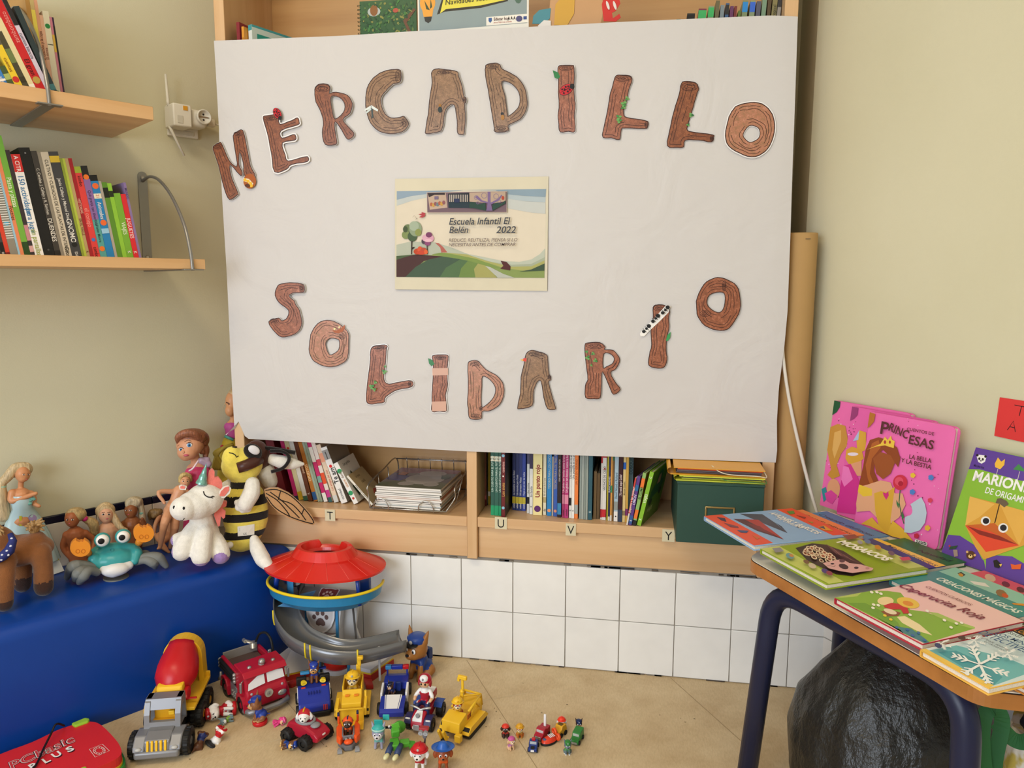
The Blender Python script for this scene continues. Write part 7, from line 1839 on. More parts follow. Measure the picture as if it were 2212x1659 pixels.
# ---- lookout tower
TCX, TCY = -.215,-.105
o = thing('lookout_tower','toy lookout tower with a red roof, blue deck and spiral grey slide','toy tower',(TCX, TCY, 0))
R_ = .172; YB = .085                                                   # flat back towards the wall
def dcirc(r, n=30, yb=YB):
    P = []
    for i in range(n * 2):
        a = PI + 2 * PI * i / (n * 2); x, y = r * math.cos(a), r * math.sin(a) * .72
        P.append((x, min(y, yb)))
    return P
ROOF = mat('#d8281f',.22)
q = MB(); rings = [(R_, .296),(R_ + .001,.302),(.105,.328),(.094,.331),(.078,.354),(.066,.354),(.060,.334),(.056,.326),(.10,.318),(R_ - .004,.296)]
n = 60; vs = []
for k, (r, z) in enumerate(rings):
    for j, (x, y) in enumerate(dcirc(r, 30, YB - max(0,.12 - r) * .1)):
        a = math.atan2(y / .72, x)
        zz_ = z
        if k in (4,5) and (abs(((a - PI * .5 + PI) % (2 * PI)) - PI) < .42 or abs(((a - PI * .12 + PI) % (2 * PI)) - PI) < .1): zz_ = z - .014      # notches in the crown
        vs.append((x, y, zz_))
q.add(vs, [(k * n + j, k * n + (j + 1) % n, (k + 1) * n + (j + 1) % n, (k + 1) * n + j) for k in range(len(rings) - 1) for j in range(n)], ROOF, False)
ro = q.build('roof', o)
q = MB()
for k in range(9):
    a = PI + PI * (k + .5) / 9
    q.tube([(.096 * math.cos(a),.096 * .72 * math.sin(a),.3312),(R_ * .995 * math.cos(a), R_ * .995 * .72 * math.sin(a),.3028)],.0008, mat('#e8574a',.3),5)
q.build('roof_seam', ro)
DB = mat('#1c3f9c',.25); MB2 = mat('#2f86b8',.3)
q = MB(); r0 = [(.13,.205),(.158,.226),(.163,.252),(.159,.252),(.154,.229),(.126,.209)]; m_ = 40
arc = lambda r, k: (r * math.cos(PI * .97 + PI * 1.10 * k / m_), r * .72 * math.sin(PI * .97 + PI * 1.10 * k / m_))
vs = [(arc(r, k)[0], arc(r, k)[1], z) for r, z in r0 for k in range(m_ + 1)]
q.add(vs, [(i * (m_ + 1) + k, i * (m_ + 1) + k + 1,(i + 1) * (m_ + 1) + k + 1,(i + 1) * (m_ + 1) + k) for i in range(len(r0) - 1) for k in range(m_)], MB2, False)
q.poly([p for p in dcirc(.130,20,.05)], mat('#9aa3ae',.35),.205,.209); q.build('deck', o)
q = MB(); q.tube([(arc(.164, k)[0], arc(.164, k)[1],.2545) for k in range(m_ + 1)],.0042, mat('#f0d42c',.3),8); q.build('deck_rail', o)
for a, w_ in ((PI * 1.07,.012),(PI * 1.16,.014),(PI * 1.82,.012)):
    q = MB(); q.tube([(.145 * math.cos(a),.145 * .72 * math.sin(a),.215),(.135 * math.cos(a),.135 * .72 * math.sin(a),.304)], w_ / 2, DB, 8); q.build('post', o)
q = MB(); P = [(.132 * math.cos(a),.095 * math.sin(a)) for a in (PI * 1.84, PI * 1.9, PI * 1.96, PI * 2.02)]
q.add([(x, y, .22) for x, y in P] + [(x, y, .303) for x, y in P],[(k, k + 1, k + 5, k + 4) for k in range(3)], DB, True); q.build('wall_panel', o)
q = MB(); P = [(.11 * math.cos(a),.08 * math.sin(a)) for a in (PI * 1.02, PI * 1.1, PI * 1.2, PI * 1.3)]
q.add([(x, y, .209) for x, y in P] + [(x, y, .29) for x, y in P],[(k, k + 1, k + 5, k + 4) for k in range(3)], mat('#4fa3d8',.25), True); q.add([(-.10,-.09,.2095),(-.02,-.09,.2095),(-.015,-.03,.236),(-.05,-.05,.232)],[(0,1,2,3)], mat('#5a8fb8',.3)); q.build('seat_panel', o)
SH = [(-.5,.42),(-.42,.5),(-.3,.46),(0,.5),(.3,.46),(.42,.5),(.5,.42),(.48,.05),(.36,-.25),(.18,-.42),(0,-.52),(-.18,-.42),(-.36,-.25),(-.48,.05)]
def paw(q, T, s_, m_, z=.0012):
    q.poly([(x * s_, y * s_) for x, y in [(-.2,-.12),(-.1,.02),(0,.06),(.1,.02),(.2,-.12),(.2,-.24),(.1,-.29),(0,-.25),(-.1,-.29),(-.2,-.24)]], m_, z, None, T)
    for x, y, r in ((-.27,.08,.085),(-.12,.25,.085),(.1,.26,.085),(.26,.1,.085)): q.poly(circ(x * s_, y * s_, r * s_, 12, r * 1.25 * s_), m_, z, None, T)
q = MB(); T = MX.Translation((.025,-.045,.228)) @ MX.Rotation(.35,4,'X')
q.cyl((.025,-.045,.209),(.025,-.045,.224),.030, mat('#7f8894',.35), n=24); q.poly([(x * .056, y * .056) for x, y in SH], mat('#c8c6c8',.3),0,.004, T); q.poly([(x * .05, y * .05) for x, y in SH], mat('#7a3338',.35),.0042, None, T); paw(q, T, .044, mat('#d2b6b2',.35),.0048); q.build('control_console', o)
WG = mat('#d9d9dc',.35)
q = MB()
q.poly([(-.052,.03),(.052,.03),(.048,.12),(.058,.2),(-.058,.2),(-.048,.12)], WG, -.02,.03, frame((0,0,0),(1,0,0),(0,0,1)))
q.poly([(.052,.03),(.115,.03),(.085,.12),(.095,.2),(.058,.2),(.048,.12)], mat('#c9c8c6',.4),-.01,.0, frame((0,0,0),(1,0,0),(0,0,1)))
q.poly([(-.052,.03),(-.09,.04),(-.075,.12),(-.09,.2),(-.058,.2),(-.048,.12)], mat('#c9c8c6',.4),-.01,.0, frame((0,0,0),(1,0,0),(0,0,1)))
q.box((0,-.0305,.075),(.078,.002,.08), mat('#a79a9c',.3)); q.build('column', o)
for s_ in (-1,1): part('column_trim', o, ('box',(s_ * .045,-.033,.115),(.008,.006,.17), LBLU, .001))
q = MB(); T = MX.Translation((0,-.0365,.158)) @ frame((0,0,0),(1,0,0),(0,0,1)).to_3x3().to_4x4()
q.poly([(x * .085, y * .085) for x, y in SH], mat('#eceaec',.3),0,.004, T); q.poly([(x * .074, y * .074) for x, y in SH], mat('#d6d2d2',.35),.0043, None, T); paw(q, T, .068, mat('#6a5450',.4),.0048); q.build('shield_badge', o, 'white shield with a brown paw print')
q = MB(); q.tube([(.04 * math.cos(a),-.034 + .012 * math.sin(a),.112) for a in [PI + PI * k / 10 for k in range(11)]],.003, WHP, 6); q.build('balcony_ring', o)
# slide
SL = mat('#6f7072',.22,'plain',.35)
path = [V(p) - V((TCX, TCY, 0)) for p in ((-.335,-.06,.212),(-.322,-.125,.196),(-.290,-.19,.166),(-.232,-.232,.137),(-.15,-.25,.122),(-.085,-.238,.116),(-.028,-.205,.118),(.028,-.165,.124))]
path = smooth_path(path, 6)
q = MB(); vs = []; prof_u = [(-.034,.028),(-.034,.006),(-.032,-.012),(-.022,-.019),(0,-.020),(.022,-.019),(.032,-.012),(.034,.006),(.034,.028),(.031,.028),(.030,.013),(.025,.005),(.012,-.001),(0,-.002),(-.012,-.001),(-.025,.005),(-.030,.013),(-.031,.028)]
kk = len(prof_u)
SEC = []
for i, p in enumerate(path):
    t = path[min(i + 1, len(path) - 1)] - path[max(i - 1,0)]; t.z = 0; t.normalize()
    nn = V((-t.y, t.x, 0)); SEC.append((p, nn, t))
    e_ = 1 - .35 * (i / len(path)) ** 3
    vs += [tuple(p + nn * a + V((0,0, b * (e_ if b > 0 else 1)))) for a, b in prof_u]
fs = [(i * kk + j, i * kk + (j + 1) % kk, (i + 1) * kk + (j + 1) % kk, (i + 1) * kk + j) for i in range(len(path) - 1) for j in range(kk)]
fs += [tuple(range(kk))[::-1], tuple((len(path) - 1) * kk + j for j in range(kk))]
q.add(vs, fs, SL, True); sl = q.build('slide', o)
for i in (11,21,22,31):
    p, nn, t = SEC[i]
    q = MB(); q.tube([p + nn * a * 1.03 + V((0,0, b)) + t * 0 for a, b in prof_u[0:5]],.0024, mat('#e8cf2c',.35),6); q.build('slide_band', sl)
part('support_rod', o, ('cyl',(.1,-.02,.03),(.085,-.02,.215),.003, mat('#5a5654',.4)),('cyl',(.185,-.085,.02),(.185,-.085,.118),.003, WG))
q = MB()
base = [(.084,-.050),(.152,-.064),(.185,.03),(.13,.065),(-.12,.065),(-.10,.04),(.06,.04)]
q.poly(base, mat('#c3352e',.35),.0,.020); q.poly(offset(base, -.0012), mat('#e8c83a',.35),.020,.024); q.poly(offset(base, -.003), mat('#d3d0d2',.35),.024,.034)
rampP = [(-.095,-.115),(-.02,-.062),(-.08,.03),(-.15,-.01)]
q.poly(rampP, mat('#c3352e',.35),0,.016); q.poly(offset(rampP, -.0015), mat('#e8c83a',.35),.016,.020)
q.add([(-.093,-.112,.021),(-.022,-.062,.021),(-.06,.03,.075),(-.148,-.01,.021),(-.10,.0,.06)],[(0,1,2,4),(0,4,3)], mat('#d9d9dc',.3)); q.build('base', o)
for P in ([(.128,-.062),(.155,-.066),(.172,-.098),(.152,-.102)],[(-.03,-.100),(-.055,-.106),(-.068,-.128),(-.046,-.132)]):
    part('foot', o, ('poly', P, mat('#c8342c',.3),.0,.012), bevel=.003)
part('red_button', o, ('cyl',(.034,-.012,.0),(.034,-.012,.012),.041, WHP, None, 28),('cyl',(.034,-.012,.012),(.034,-.012,.04),.038, ROOF, None, 28, None, .003))
for s_ in (-1,1): part('door_post', o, ('box',(.034 + s_ * .054,-.038,.052),(.010,.012,.104), DB, .001),('box',(.034 + s_ * .044,-.036,.05),(.009,.010,.10), LBLU, .001))
# ------------------------------------------------------------------ little toy dogs
_PB = {}
def pup_mesh(pose, ears):
    k = (pose, ears)
    if k in _PB: return _PB[k]
    pr = [('b',(0,-.10,.70),(.25,.235,.235)),('b',(0,-.29,.63),(.125,.13,.10)),('b',(0,-.24,.60),(.17,.12,.10))]
    if ears == 'up': pr += [('l',[(s_ * .16,-.05,.84),(s_ * .265,-.01,1.12)],[.095,.02]) for s_ in (-1,1)]
    elif ears == 'flop': pr += [('l',[(s_ * .22,-.05,.82),(s_ * .30,-.06,.66),(s_ * .28,-.08,.55)],[.06,.075,.05]) for s_ in (-1,1)]
    else: pr += [('b',(s_ * .24,-.06,.80),(.07,.05,.07)) for s_ in (-1,1)]
    if pose == 'sit':
        pr += [('b',(0,.02,.42),(.17,.16,.18)),('b',(0,.12,.22),(.215,.21,.2)),('l',[(0,-.04,.5),(0,-.06,.6)],[.13,.13])]
        pr += [('l',[(s_ * .11,-.06,.36),(s_ * .115,-.13,.16),(s_ * .12,-.17,.05)],[.08,.065,.07]) for s_ in (-1,1)] + [('l',[(s_ * .18,.14,.15),(s_ * .2,-.04,.05)],[.12,.065]) for s_ in (-1,1)]
        pr += [('l',[(0,.3,.14),(0,.42,.2)],[.05,.03])]
    else:
        pr += [('b',(0,.02,.40),(.165,.16,.15)),('b',(0,.24,.38),(.155,.2,.14)),('l',[(0,-.05,.48),(0,-.07,.6)],[.12,.13])]
        pr += [('l',[(s_ * .105, y, .34),(s_ * .12, y - .02,.18),(s_ * .13, y - .05,.06)],[.075,.06,.065]) for s_ in (-1,1) for y in (-.04,.32)]
        pr += [('l',[(0,.42,.42),(0,.54,.54)],[.045,.03])]
    o = blob('body', pr, .024, None)
    me = o.data; bpy.data.objects.remove(o)
    _PB[k] = me
    return me
def pup(label, p, s, rz, body, vest, muzzle=None, paw=None, hat=None, ears='up', pose='sit', lie=None, pack=None, grp=None, mask=None, z=0.0, name='toy_dog', tilt=None, detail=True):
    me = pup_mesh(pose, ears).copy(); me.materials.clear()
    for c in (body, vest, muzzle or body, paw or body, mask or body): me.materials.append(mat(c, .35))
    for f in me.polygons:
        c = f.center; i = 0
        if c.y < -.245 and c.z < .71 and c.z > .5: i = 2
        elif mask and c.y < -.2 and .69 < c.z < .83 and abs(c.x) > .03: i = 4
        elif c.z < .09: i = 3
        elif (.2 if pose == 'sit' else .3) < c.z < .5 and abs(c.x) < (.21 if pose == 'sit' else .185) and c.y > -.2 and not (pose == 'sit' and c.z < .34 and c.y < -.1): i = 1
        f.material_index = i
    o = thing(name, label, 'toy dog' if name == 'toy_dog' else 'toy figure', group=grp)
    M_ = MX.Translation((p[0], p[1], z)) @ MX.Rotation(rz, 4,'Z')
    if lie: M_ = M_ @ MX.Translation((0,0, lie[0] * s)) @ Euler(lie[1]).to_matrix().to_4x4() @ MX.Translation((0,0,-.45 * s))
    if tilt: M_ = M_ @ Euler(tilt).to_matrix().to_4x4()
    o.matrix_world = M_ @ MX.Scale(s, 4)
    link('body', me, o)
    for s_ in (-1,1):
        q = MB(); q.ell((s_ * .10,-.318 + .0,.735),(.05,.02,.058), WHP, 12); e = q.build('eye', o)
        q = MB(); q.ell((s_ * .094,-.334,.73),(.026,.012,.034), BLK, 10); q.build('pupil', e)
    q = MB(); q.ell((0,-.415,.665),(.042,.03,.032), BLK, 10); q.build('nose', o)
    if hat:
        t, c = hat[0], mat(hat[1],.3); c2 = mat(hat[2],.3) if len(hat) > 2 else c
        q = MB()
        if t == 'cap':
            q.lathe([(0,.14),(.15,.135),(.215,.09),(.2,.04),(.205,.0),(.19,-.02)], c, 22, MX.Translation((0,-.07,.86)) @ MX.Rotation(.08,4,'X')); q.ell((0,-.27,.85),(.16,.12,.02), c2,14,(.25,0,0)); q.ell((0,-.29,.90),(.045,.02,.045), mat('#b9bcc4',.3),10)
        elif t == 'helmet':
            q.ell((0,-.05,.865),(.268,.255,.195), c, 20); q.lathe([(.25,.0),(.325,-.02),(.32,-.035),(.24,-.03)], c, 22, MX.Translation((0,-.07,.855)) @ MX.Rotation(-.06,4,'X')); q.ell((0,-.285,.93),(.05,.03,.05), c2,10); q.box((0,-.06,1.055),(.05,.26,.03), c, .012)
        elif t == 'hood':
            q.ell((0,-.04,.745),(.275,.235,.265), c, 20); q.ell((0,-.06,.985),(.04,.2,.05), c2,12)
        elif t == 'cowboy':
            q.lathe([(.0,.22),(.1,.23),(.15,.18),(.2,.05),(.22,.01),(.36,.02),(.42,.06),(.42,.045),(.34,-.005),(.18,-.01)], c, 26, MX.Translation((0,-.06,.88)) @ MX.Rotation(-.05,4,'X'), False, 1,.82)
        elif t == 'beanie':
            q.ell((0,-.05,.84),(.258,.25,.19), c, 20); q.lathe([(.25,-.03),(.272,-.02),(.272,.03),(.25,.04)], c2,22, MX.Translation((0,-.055,.85)) @ MX.Rotation(-.1,4,'X'))
        q.build({'cap': 'cap','helmet': 'helmet','hood': 'helmet','cowboy': 'hat','beanie': 'beanie'}[t], o)
    if pack:
        part('backpack', o, ('box',(0,.25,.44) if pose == 'sit' else (0,.2,.58),(.24,.15,.26) if pose == 'sit' else (.22,.24,.12), mat(pack, .35),.03),('box',(0,.33,.42) if pose == 'sit' else (0,.2,.66),(.16,.05,.14) if pose == 'sit' else (.14,.16,.04), mat(pack, .3),.015))
    return o
YAW = .17
BR1 = '#9a6233'
d = onz(900,1474)
pup('large brown rubber toy dog in a blue cap and vest right of the tower slide',(d.x, d.y + .03),.128, YAW - .55,'#a06a34','#223f86','#a06a34', None, ('cap','#2c4a98','#17181c'),'up','sit', pack='#1f3872')
d = onz(560,1563)
o = pup('small brown toy dog in a blue cap standing on a red round base',(d.x, d.y),.062, YAW - 1.25,'#8a5a3a','#27409a','#c79a66','#c79a66',('cap','#27409a'),'up','sit', z=.010)
part('round_base', o, ('cyl',(0,.03,-.16),(0,.03,.005),.29, REDP, None, 26, None, .03))
# ---- patrol car, left
o = veh('police_truck','stubby blue toy police truck with yellow loudspeakers on its roof','toy car', onz(679,1553) + V((0,.006,0)), hd_((645,1554),(642,1502)))
o.scale = (.97,.9,.84)
for s_ in (-1,1):
    for y in (.02,.088): wheel(o, s_ * .040, y, .016,.014, GRYP)
    part('side_stripe', o, prof([(.03,.050),(.062,.066),(.066,.062),(.034,.034)], min(s_ * .0405, s_ * .042), max(s_ * .0405, s_ * .042), WHP))
    part('vent', o, ('box',(s_ * .026,.056,.0655),(.011,.008,.003), mat('#d0392f',.4),.0008))
    part('loudspeaker', o, ('box',(s_ * .030,.076,.078),(.026,.014,.026), TYRE, .003),('cyl',(s_ * .026,.068,.08),(s_ * .024,.060,.078),.006, mat('#e2c42c',.35),.008))
part('body', o, prof([(.0,.014),(-.002,.034),(.004,.044),(.05,.066),(.075,.066),(.105,.062),(.112,.03),(.11,.014)],-.040,.040, BLUP), bevel=.004)
part('bumper', o, ('box',(0,.0,.012),(.078,.012,.014), TYRE, .003))
part('hood_vent', o, *[('box',(-.014 + .007 * k, .036,.0605),(.002,.02,.002), mat('#1d2a78',.4)) for k in range(5)])
part('grille', o, *[('box',(.022 + .004 * k, -.002,.03),(.0018,.003,.016), mat('#d0392f',.4)) for k in range(3)])
part('light_bar', o, ('box',(-.02,.085,.098),(.024,.012,.008), LBLU, .002),('box',(.022,.09,.103),(.026,.012,.005), BLUP, .002),('cyl',(-.02,.085,.09),(-.02,.085,.096),.003, TYRE),('cyl',(.022,.088,.09),(.022,.09,.102),.003, TYRE))
c = o.matrix_world @ V((.004,.074,0))
pup('toy police dog in a blue cap seated in the stubby blue truck',(c.x, c.y),.054, YAW + .15,'#7a4a2a','#25398f','#c9965a', None, ('cap','#2c44a8'),'up','sit', z=.0565)
# ---- bulldozer
def track(o, x, y0, y1, r, w_, cover):
    q = MB(); P = [(y0 + r - r * math.cos(a), r + r * math.sin(a)) for a in [-PI / 2 + PI * k / 8 for k in range(9)]] + [(y1 - r + r * math.sin(a), r + r * math.cos(a)) for a in [PI * k / 8 for k in range(9)]]
    q.poly(P[::-1], TYRE, x - w_ / 2, x + w_ / 2, YZ); t = q.build('track', o)
    part('track_cover', o, prof([(y0 - .004, r * 1.1),(y0 + .012, r * 2.1),(y1 - .012, r * 2.1),(y1 + .004, r * 1.1),(y1, r * .9),(y0, r * .9)], x - w_ * .62, x + w_ * .62, cover), bevel=.002)
o = veh('bulldozer','yellow toy bulldozer with its bucket lowered behind the orange hovercraft','toy truck', onz(757,1580), hd_((793,1547),(799,1490)))
o.scale = (.92,.92,.86)
YB_ = mat('#f1c231',.32)
for s_ in (-1,1):
    track(o, s_ * .036,.05,.155,.016,.018, YB_)
    part('bucket_arm', o, prof([(.024,.03),(.03,.052),(.075,.058),(.08,.046),(.04,.04),(.034,.026)], min(s_ * .033, s_ * .041), max(s_ * .033, s_ * .041), YB_), bevel=.002)
part('bucket', o, ('add',[(-.032,-.004,.006),(.032,-.004,.006),(.032,.026,.012),(-.032,.026,.012),(.030,.030,.050),(-.030,.030,.050),(-.032,-.002,.008),(.032,-.002,.008)],[(0,1,2,3),(3,2,4,5)], YB_),('poly',[(-.004,.006),(.026,.012),(.03,.05),(.022,.05),(.018,.02)], YB_, -.034,-.031, YZ),('poly',[(-.004,.006),(.026,.012),(.03,.05),(.022,.05),(.018,.02)], YB_, .031,.034, YZ),('box',(0,.027,.05),(.062,.004,.004), YB_, .001))
part('body', o, prof([(.04,.03),(.042,.058),(.072,.066),(.076,.078),(.082,.078),(.082,.045),(.14,.045),(.14,.088),(.146,.088),(.15,.03)],-.026,.026, YB_), bevel=.002)
part('cab_side', o, ('box',(-.025,.112,.066),(.004,.06,.04), YB_, .001),('box',(.025,.112,.066),(.004,.06,.04), YB_, .001))
part('front_light', o, ('box',(-.012,.066,.068),(.012,.006,.004), mat('#ef8a2c',.35),.001),('box',(.012,.066,.068),(.012,.006,.004), mat('#ef8a2c',.35),.001))
part('digger_arm', o, ('box',(.014,.132,.10),(.012,.010,.05), YB_, .002),('box',(.017,.130,.134),(.010,.008,.026), YB_, .002),('box',(.02,.127,.148),(.016,.012,.010), YB_, .002))
part('lever', o, ('cyl',(.036,.075,.034),(.036,.075,.075),.003, YB_))
c = o.matrix_world @ V((0,.10,0))
pup('cream toy dog in a yellow builder helmet seated in the bulldozer',(c.x, c.y),.060, YAW + .1,'#e6c885','#e4b32c','#ecd9a8', None, ('helmet','#f0c02c','#a8a8a4'),'round','sit', z=.040, mask='#5a4030')
# ---- white and blue police racer
o = veh('police_car','low blue and white toy police car with a light bar on top','toy car', onz(846,1556), hd_((870,1548),(880,1488)))
for s_ in (-1,1):
    for y in (.03,.12): wheel(o, s_ * .033, y, .0145,.012, GRYP)
    part('door', o, prof([(.052,.026),(.056,.040),(.098,.046),(.104,.03),(.098,.012),(.056,.012)], min(s_ * .029, s_ * .0345), max(s_ * .029, s_ * .0345), WHP), bevel=.0015)
part('body', o, prof([(.0,.008),(-.003,.022),(.006,.028),(.05,.037),(.054,.024),(.098,.024),(.102,.044),(.13,.046),(.152,.04),(.156,.012),(.15,.008)],-.031,.031, BLUP), bevel=.003)
part('hood_stripe', o, ('add',[(-.014,.004,.0285),(.014,.004,.0285),(.018,.051,.0385),(-.018,.051,.0385)],[(0,1,2,3)], WHP), *[('add',[(s_ * .0165 - .0012,.004,.0284),(s_ * .0165 + .0012,.004,.0284),(s_ * .0208 + .0012,.051,.0384),(s_ * .0208 - .0012,.051,.0384)],[(0,1,2,3)], WHP) for s_ in (-1,1)])
part('light_bar', o, ('box',(0,.144,.063),(.03,.012,.011), BLUP, .002),('box',(-.023,.144,.063),(.016,.012,.011), LBLU, .002),('box',(.023,.144,.063),(.016,.012,.011), REDP, .002),('box',(-.026,.146,.05),(.004,.01,.02), BLUP),('box',(.026,.146,.05),(.004,.01,.02), BLUP),('box',(0,.15,.055),(.05,.003,.004), WHP))
part('seat', o, ('box',(.008,.09,.036),(.014,.008,.03), mat('#22357f',.4),.002),('box',(0,.076,.026),(.05,.04,.003), BLK))
c = o.matrix_world @ V((-.008,.072,0))
pup('dark little toy figure sitting inside the blue and white police car',(c.x, c.y),.034, YAW - .5,'#4a2f26','#1f2f6a','#e0b48c', None, ('cap','#1c2038'),'up','sit', z=.0275, name='toy_figure')
# ---- quad bike with rider
o = veh('quad_bike','dark red and white toy quad bike carrying the helmeted rider','toy vehicle', onz(902,1584), hd_((932,1580),(958,1535)))
for s_ in (-1,1):
    wheel(o, s_ * .027,.018,.0155,.016, mat('#8a7a4a',.35,'plain',.5),10); wheel(o, s_ * .030,.085,.017,.018, GRYP, 10)
    part('front_fender', o, prof([(-.004,.024),(.004,.036),(.02,.039),(.036,.032),(.034,.028),(.018,.034),(.004,.03)], min(s_ * .016, s_ * .034), max(s_ * .016, s_ * .034), mat('#2c2a5a',.3)),('box',(s_ * .026,.004,.034),(.012,.008,.003), WHP, .001), bevel=.0015)
    part('rear_fender', o, prof([(.068,.03),(.076,.040),(.095,.041),(.106,.034),(.094,.037),(.076,.036)], min(s_ * .016, s_ * .038), max(s_ * .016, s_ * .038), mat('#27489a',.3)), bevel=.0015)
part('body', o, prof([(-.006,.014),(-.008,.026),(.0,.038),(.022,.046),(.04,.042),(.06,.034),(.1,.036),(.104,.018),(.05,.01),(.0,.01)],-.016,.016, DRED), bevel=.004)
part('nose', o, ('add',[(-.010,-.009,.016),(.010,-.009,.016),(.012,-.002,.038),(-.012,-.002,.038),(.007,.020,.0475),(-.007,.020,.0475)],[(0,1,2,3),(3,2,4,5)], WHP),('box',(0,-.009,.020),(.016,.003,.014), mat('#a9a8ac',.3,'plain',.4),.001),('cyl',(0,.004,.042),(0,.001,.046),.005, mat('#8d8d94',.3)))
part('handlebar', o, ('tube',[(-.026,.022,.056),(-.012,.024,.052),(0,.022,.048),(.012,.024,.052),(.026,.022,.056)],.003, CH, 8))
part('top_box', o, ('box',(0,.096,.05),(.026,.026,.02), DRED, .003),('box',(0,.096,.0605),(.022,.022,.003), WHP, .001))
M_ = o.matrix_world
o = thing('toy_figure','toy rider in a red and white helmet sitting on the quad bike','toy figure')
o.matrix_world = M_ @ MX.Translation((0,.054,.047))
blob('body',[('b',(0,0,.055),(.0135,.0125,.0145)),('l',[(0,.002,.03),(0,.002,.046)],[.009,.005]),('l',[(0,.002,.004),(0,.002,.03)],[.0115,.0125])] + [('l',[(s_ * .012,.002,.033),(s_ * .021,-.006,.022),(s_ * .020,-.018,.018)],[.0055,.005,.0042]) for s_ in (-1,1)] + [('l',[(s_ * .007,0,.003),(s_ * .013,-.02,.006),(s_ * .015,-.026,-.012)],[.0075,.007,.006]) for s_ in (-1,1)],.0016, None, o, lambda c: 0 if c.z > .045 or (abs(c.x) > .016 and c.y < -.012 and c.z > .012) else (1 if (abs(c.x) > .0125 and c.z > .012) or c.z > .032 else (2 if c.z > .012 else 3)),[mat('#e2b48c',.4), WHP, DRED, mat('#232c5a',.4)])
part('helmet', o, ('ell',(0,.003,.062),(.0165,.0155,.0145), DRED, 16),('ell',(0,-.004,.0665),(.0115,.0105,.0095), WHP, 14),('ell',(0,-.0128,.068),(.0035,.002,.0035), SILV, 8),('ell',(-.0145,.002,.053),(.003,.008,.010), DRED, 10),('ell',(.0145,.002,.053),(.003,.008,.010), DRED, 10))
for s_ in (-1,1): part('eye', o, ('ell',(s_ * .005,-.0118,.0555),(.0024,.0014,.003), BLK, 8))
# ---- crane dozer
o = veh('crane_dozer','yellow toy digger with an open lattice back right of the quad bike','toy truck', onz(972,1603), hd_((1003,1598),(1042,1553)))
for s_ in (-1,1): track(o, s_ * .030,.02,.118,.0145,.018, YB_)
part('body', o, prof([(.0,.024),(.004,.05),(.04,.058),(.044,.04),(.1,.04),(.118,.058),(.122,.03),(.12,.022)],-.024,.024, YB_), bevel=.002)
part('lattice', o, *[('tube',[(s_ * .023,.05,.056),(s_ * .023,.115,.066),(s_ * .023,.12,.036)],.003, YB_, 6) for s_ in (-1,1)] + [('tube',[(-.023,.115,.066),(.023,.115,.066)],.003, YB_, 6),('tube',[(-.023,.09,.062),(.023,.115,.066)],.0025, YB_, 6),('tube',[(.023,.06,.04),(.023,.085,.062),(.023,.105,.04)],.0035, YB_, 6)])
part('warning_label', o, ('box',(.0246,.05,.045),(.0008,.018,.014), mat('#e8842c',.4)), *[('box',(.0252,.045 + .006 * k, .045),(.0004,.002,.01), BLK) for k in range(3)])
part('front_arm', o, ('box',(-.012,-.006,.038),(.006,.008,.036), YB_, .001, MX.Rotation(.5,4,'X')),('box',(.0,-.006,.038),(.006,.008,.036), YB_, .001, MX.Rotation(.5,4,'X')),('box',(-.008,-.012,.02),(.024,.004,.004), YB_, .001),('cyl',(-.012,-.016,.012),(-.002,-.016,.012),.008, TYRE))
part('front_step', o, ('box',(.024,-.002,.018),(.016,.014,.018), YB_, .002))
part('crane_arm', o, ('box',(.0,.06,.085),(.008,.006,.036), YB_, .002),('ell',(.0,.06,.097),(.006,.005,.005), YB_, 10),('box',(.003,.058,.118),(.007,.005,.03), YB_, .002),('box',(.004,.056,.136),(.024,.008,.010), YB_, .002),('box',(-.006,.056,.13),(.006,.008,.010), YB_, .001))
c = o.matrix_world @ V((-.004,.045,0))
pup('toy dog with red face marks and a yellow helmet in the yellow digger',(c.x, c.y),.047, YAW + .1,'#b0482c','#d8a82c','#efdcb8', None, ('helmet','#f0c02c','#e0a81c'),'round','sit', z=.041, mask='#a83c28')
# ---- red four wheeler
o = veh('red_buggy','dark red three sided toy buggy with big black tyres, bottom left of the police truck','toy vehicle', onz(695,1610), hd_((681,1614),(638,1596)))
for x, y in ((-.030,.022),(.028,.012),(-.028,.08),(.030,.075)): wheel(o, x, y, .0165,.02, TYRE, 10)
part('body', o, prof([(-.006,.018),(-.01,.03),(.004,.04),(.03,.048),(.06,.050),(.086,.044),(.094,.03),(.085,.016),(.03,.012)],-.022,.022, DRED), bevel=.006)
part('cockpit_rim', o, ('tube',[(.018 * math.cos(a),.05 + .024 * math.sin(a),.0505) for a in [2 * PI * k / 16 for k in range(16)]],.0036, mat('#8d8c90',.35),8, None, True),('ell',(0,.018,.046),(.012,.012,.005), mat('#8d8c90',.35),12))
part('side_emblem', o, ('ell',(.0225,.06,.036),(.001,.006,.006), mat('#cfcfd2',.3),10),('box',(-.0,-.0085,.032),(.008,.002,.003), WHP))
c = o.matrix_world @ V((0,.052,0))
pup('spotted toy dog in a red and yellow helmet driving the red buggy',(c.x, c.y),.056, YAW + .05,'#e9e6e4','#a8222f','#f0efec', None, ('hood','#c02330','#e8b82c'),'flop','sit', z=.022)
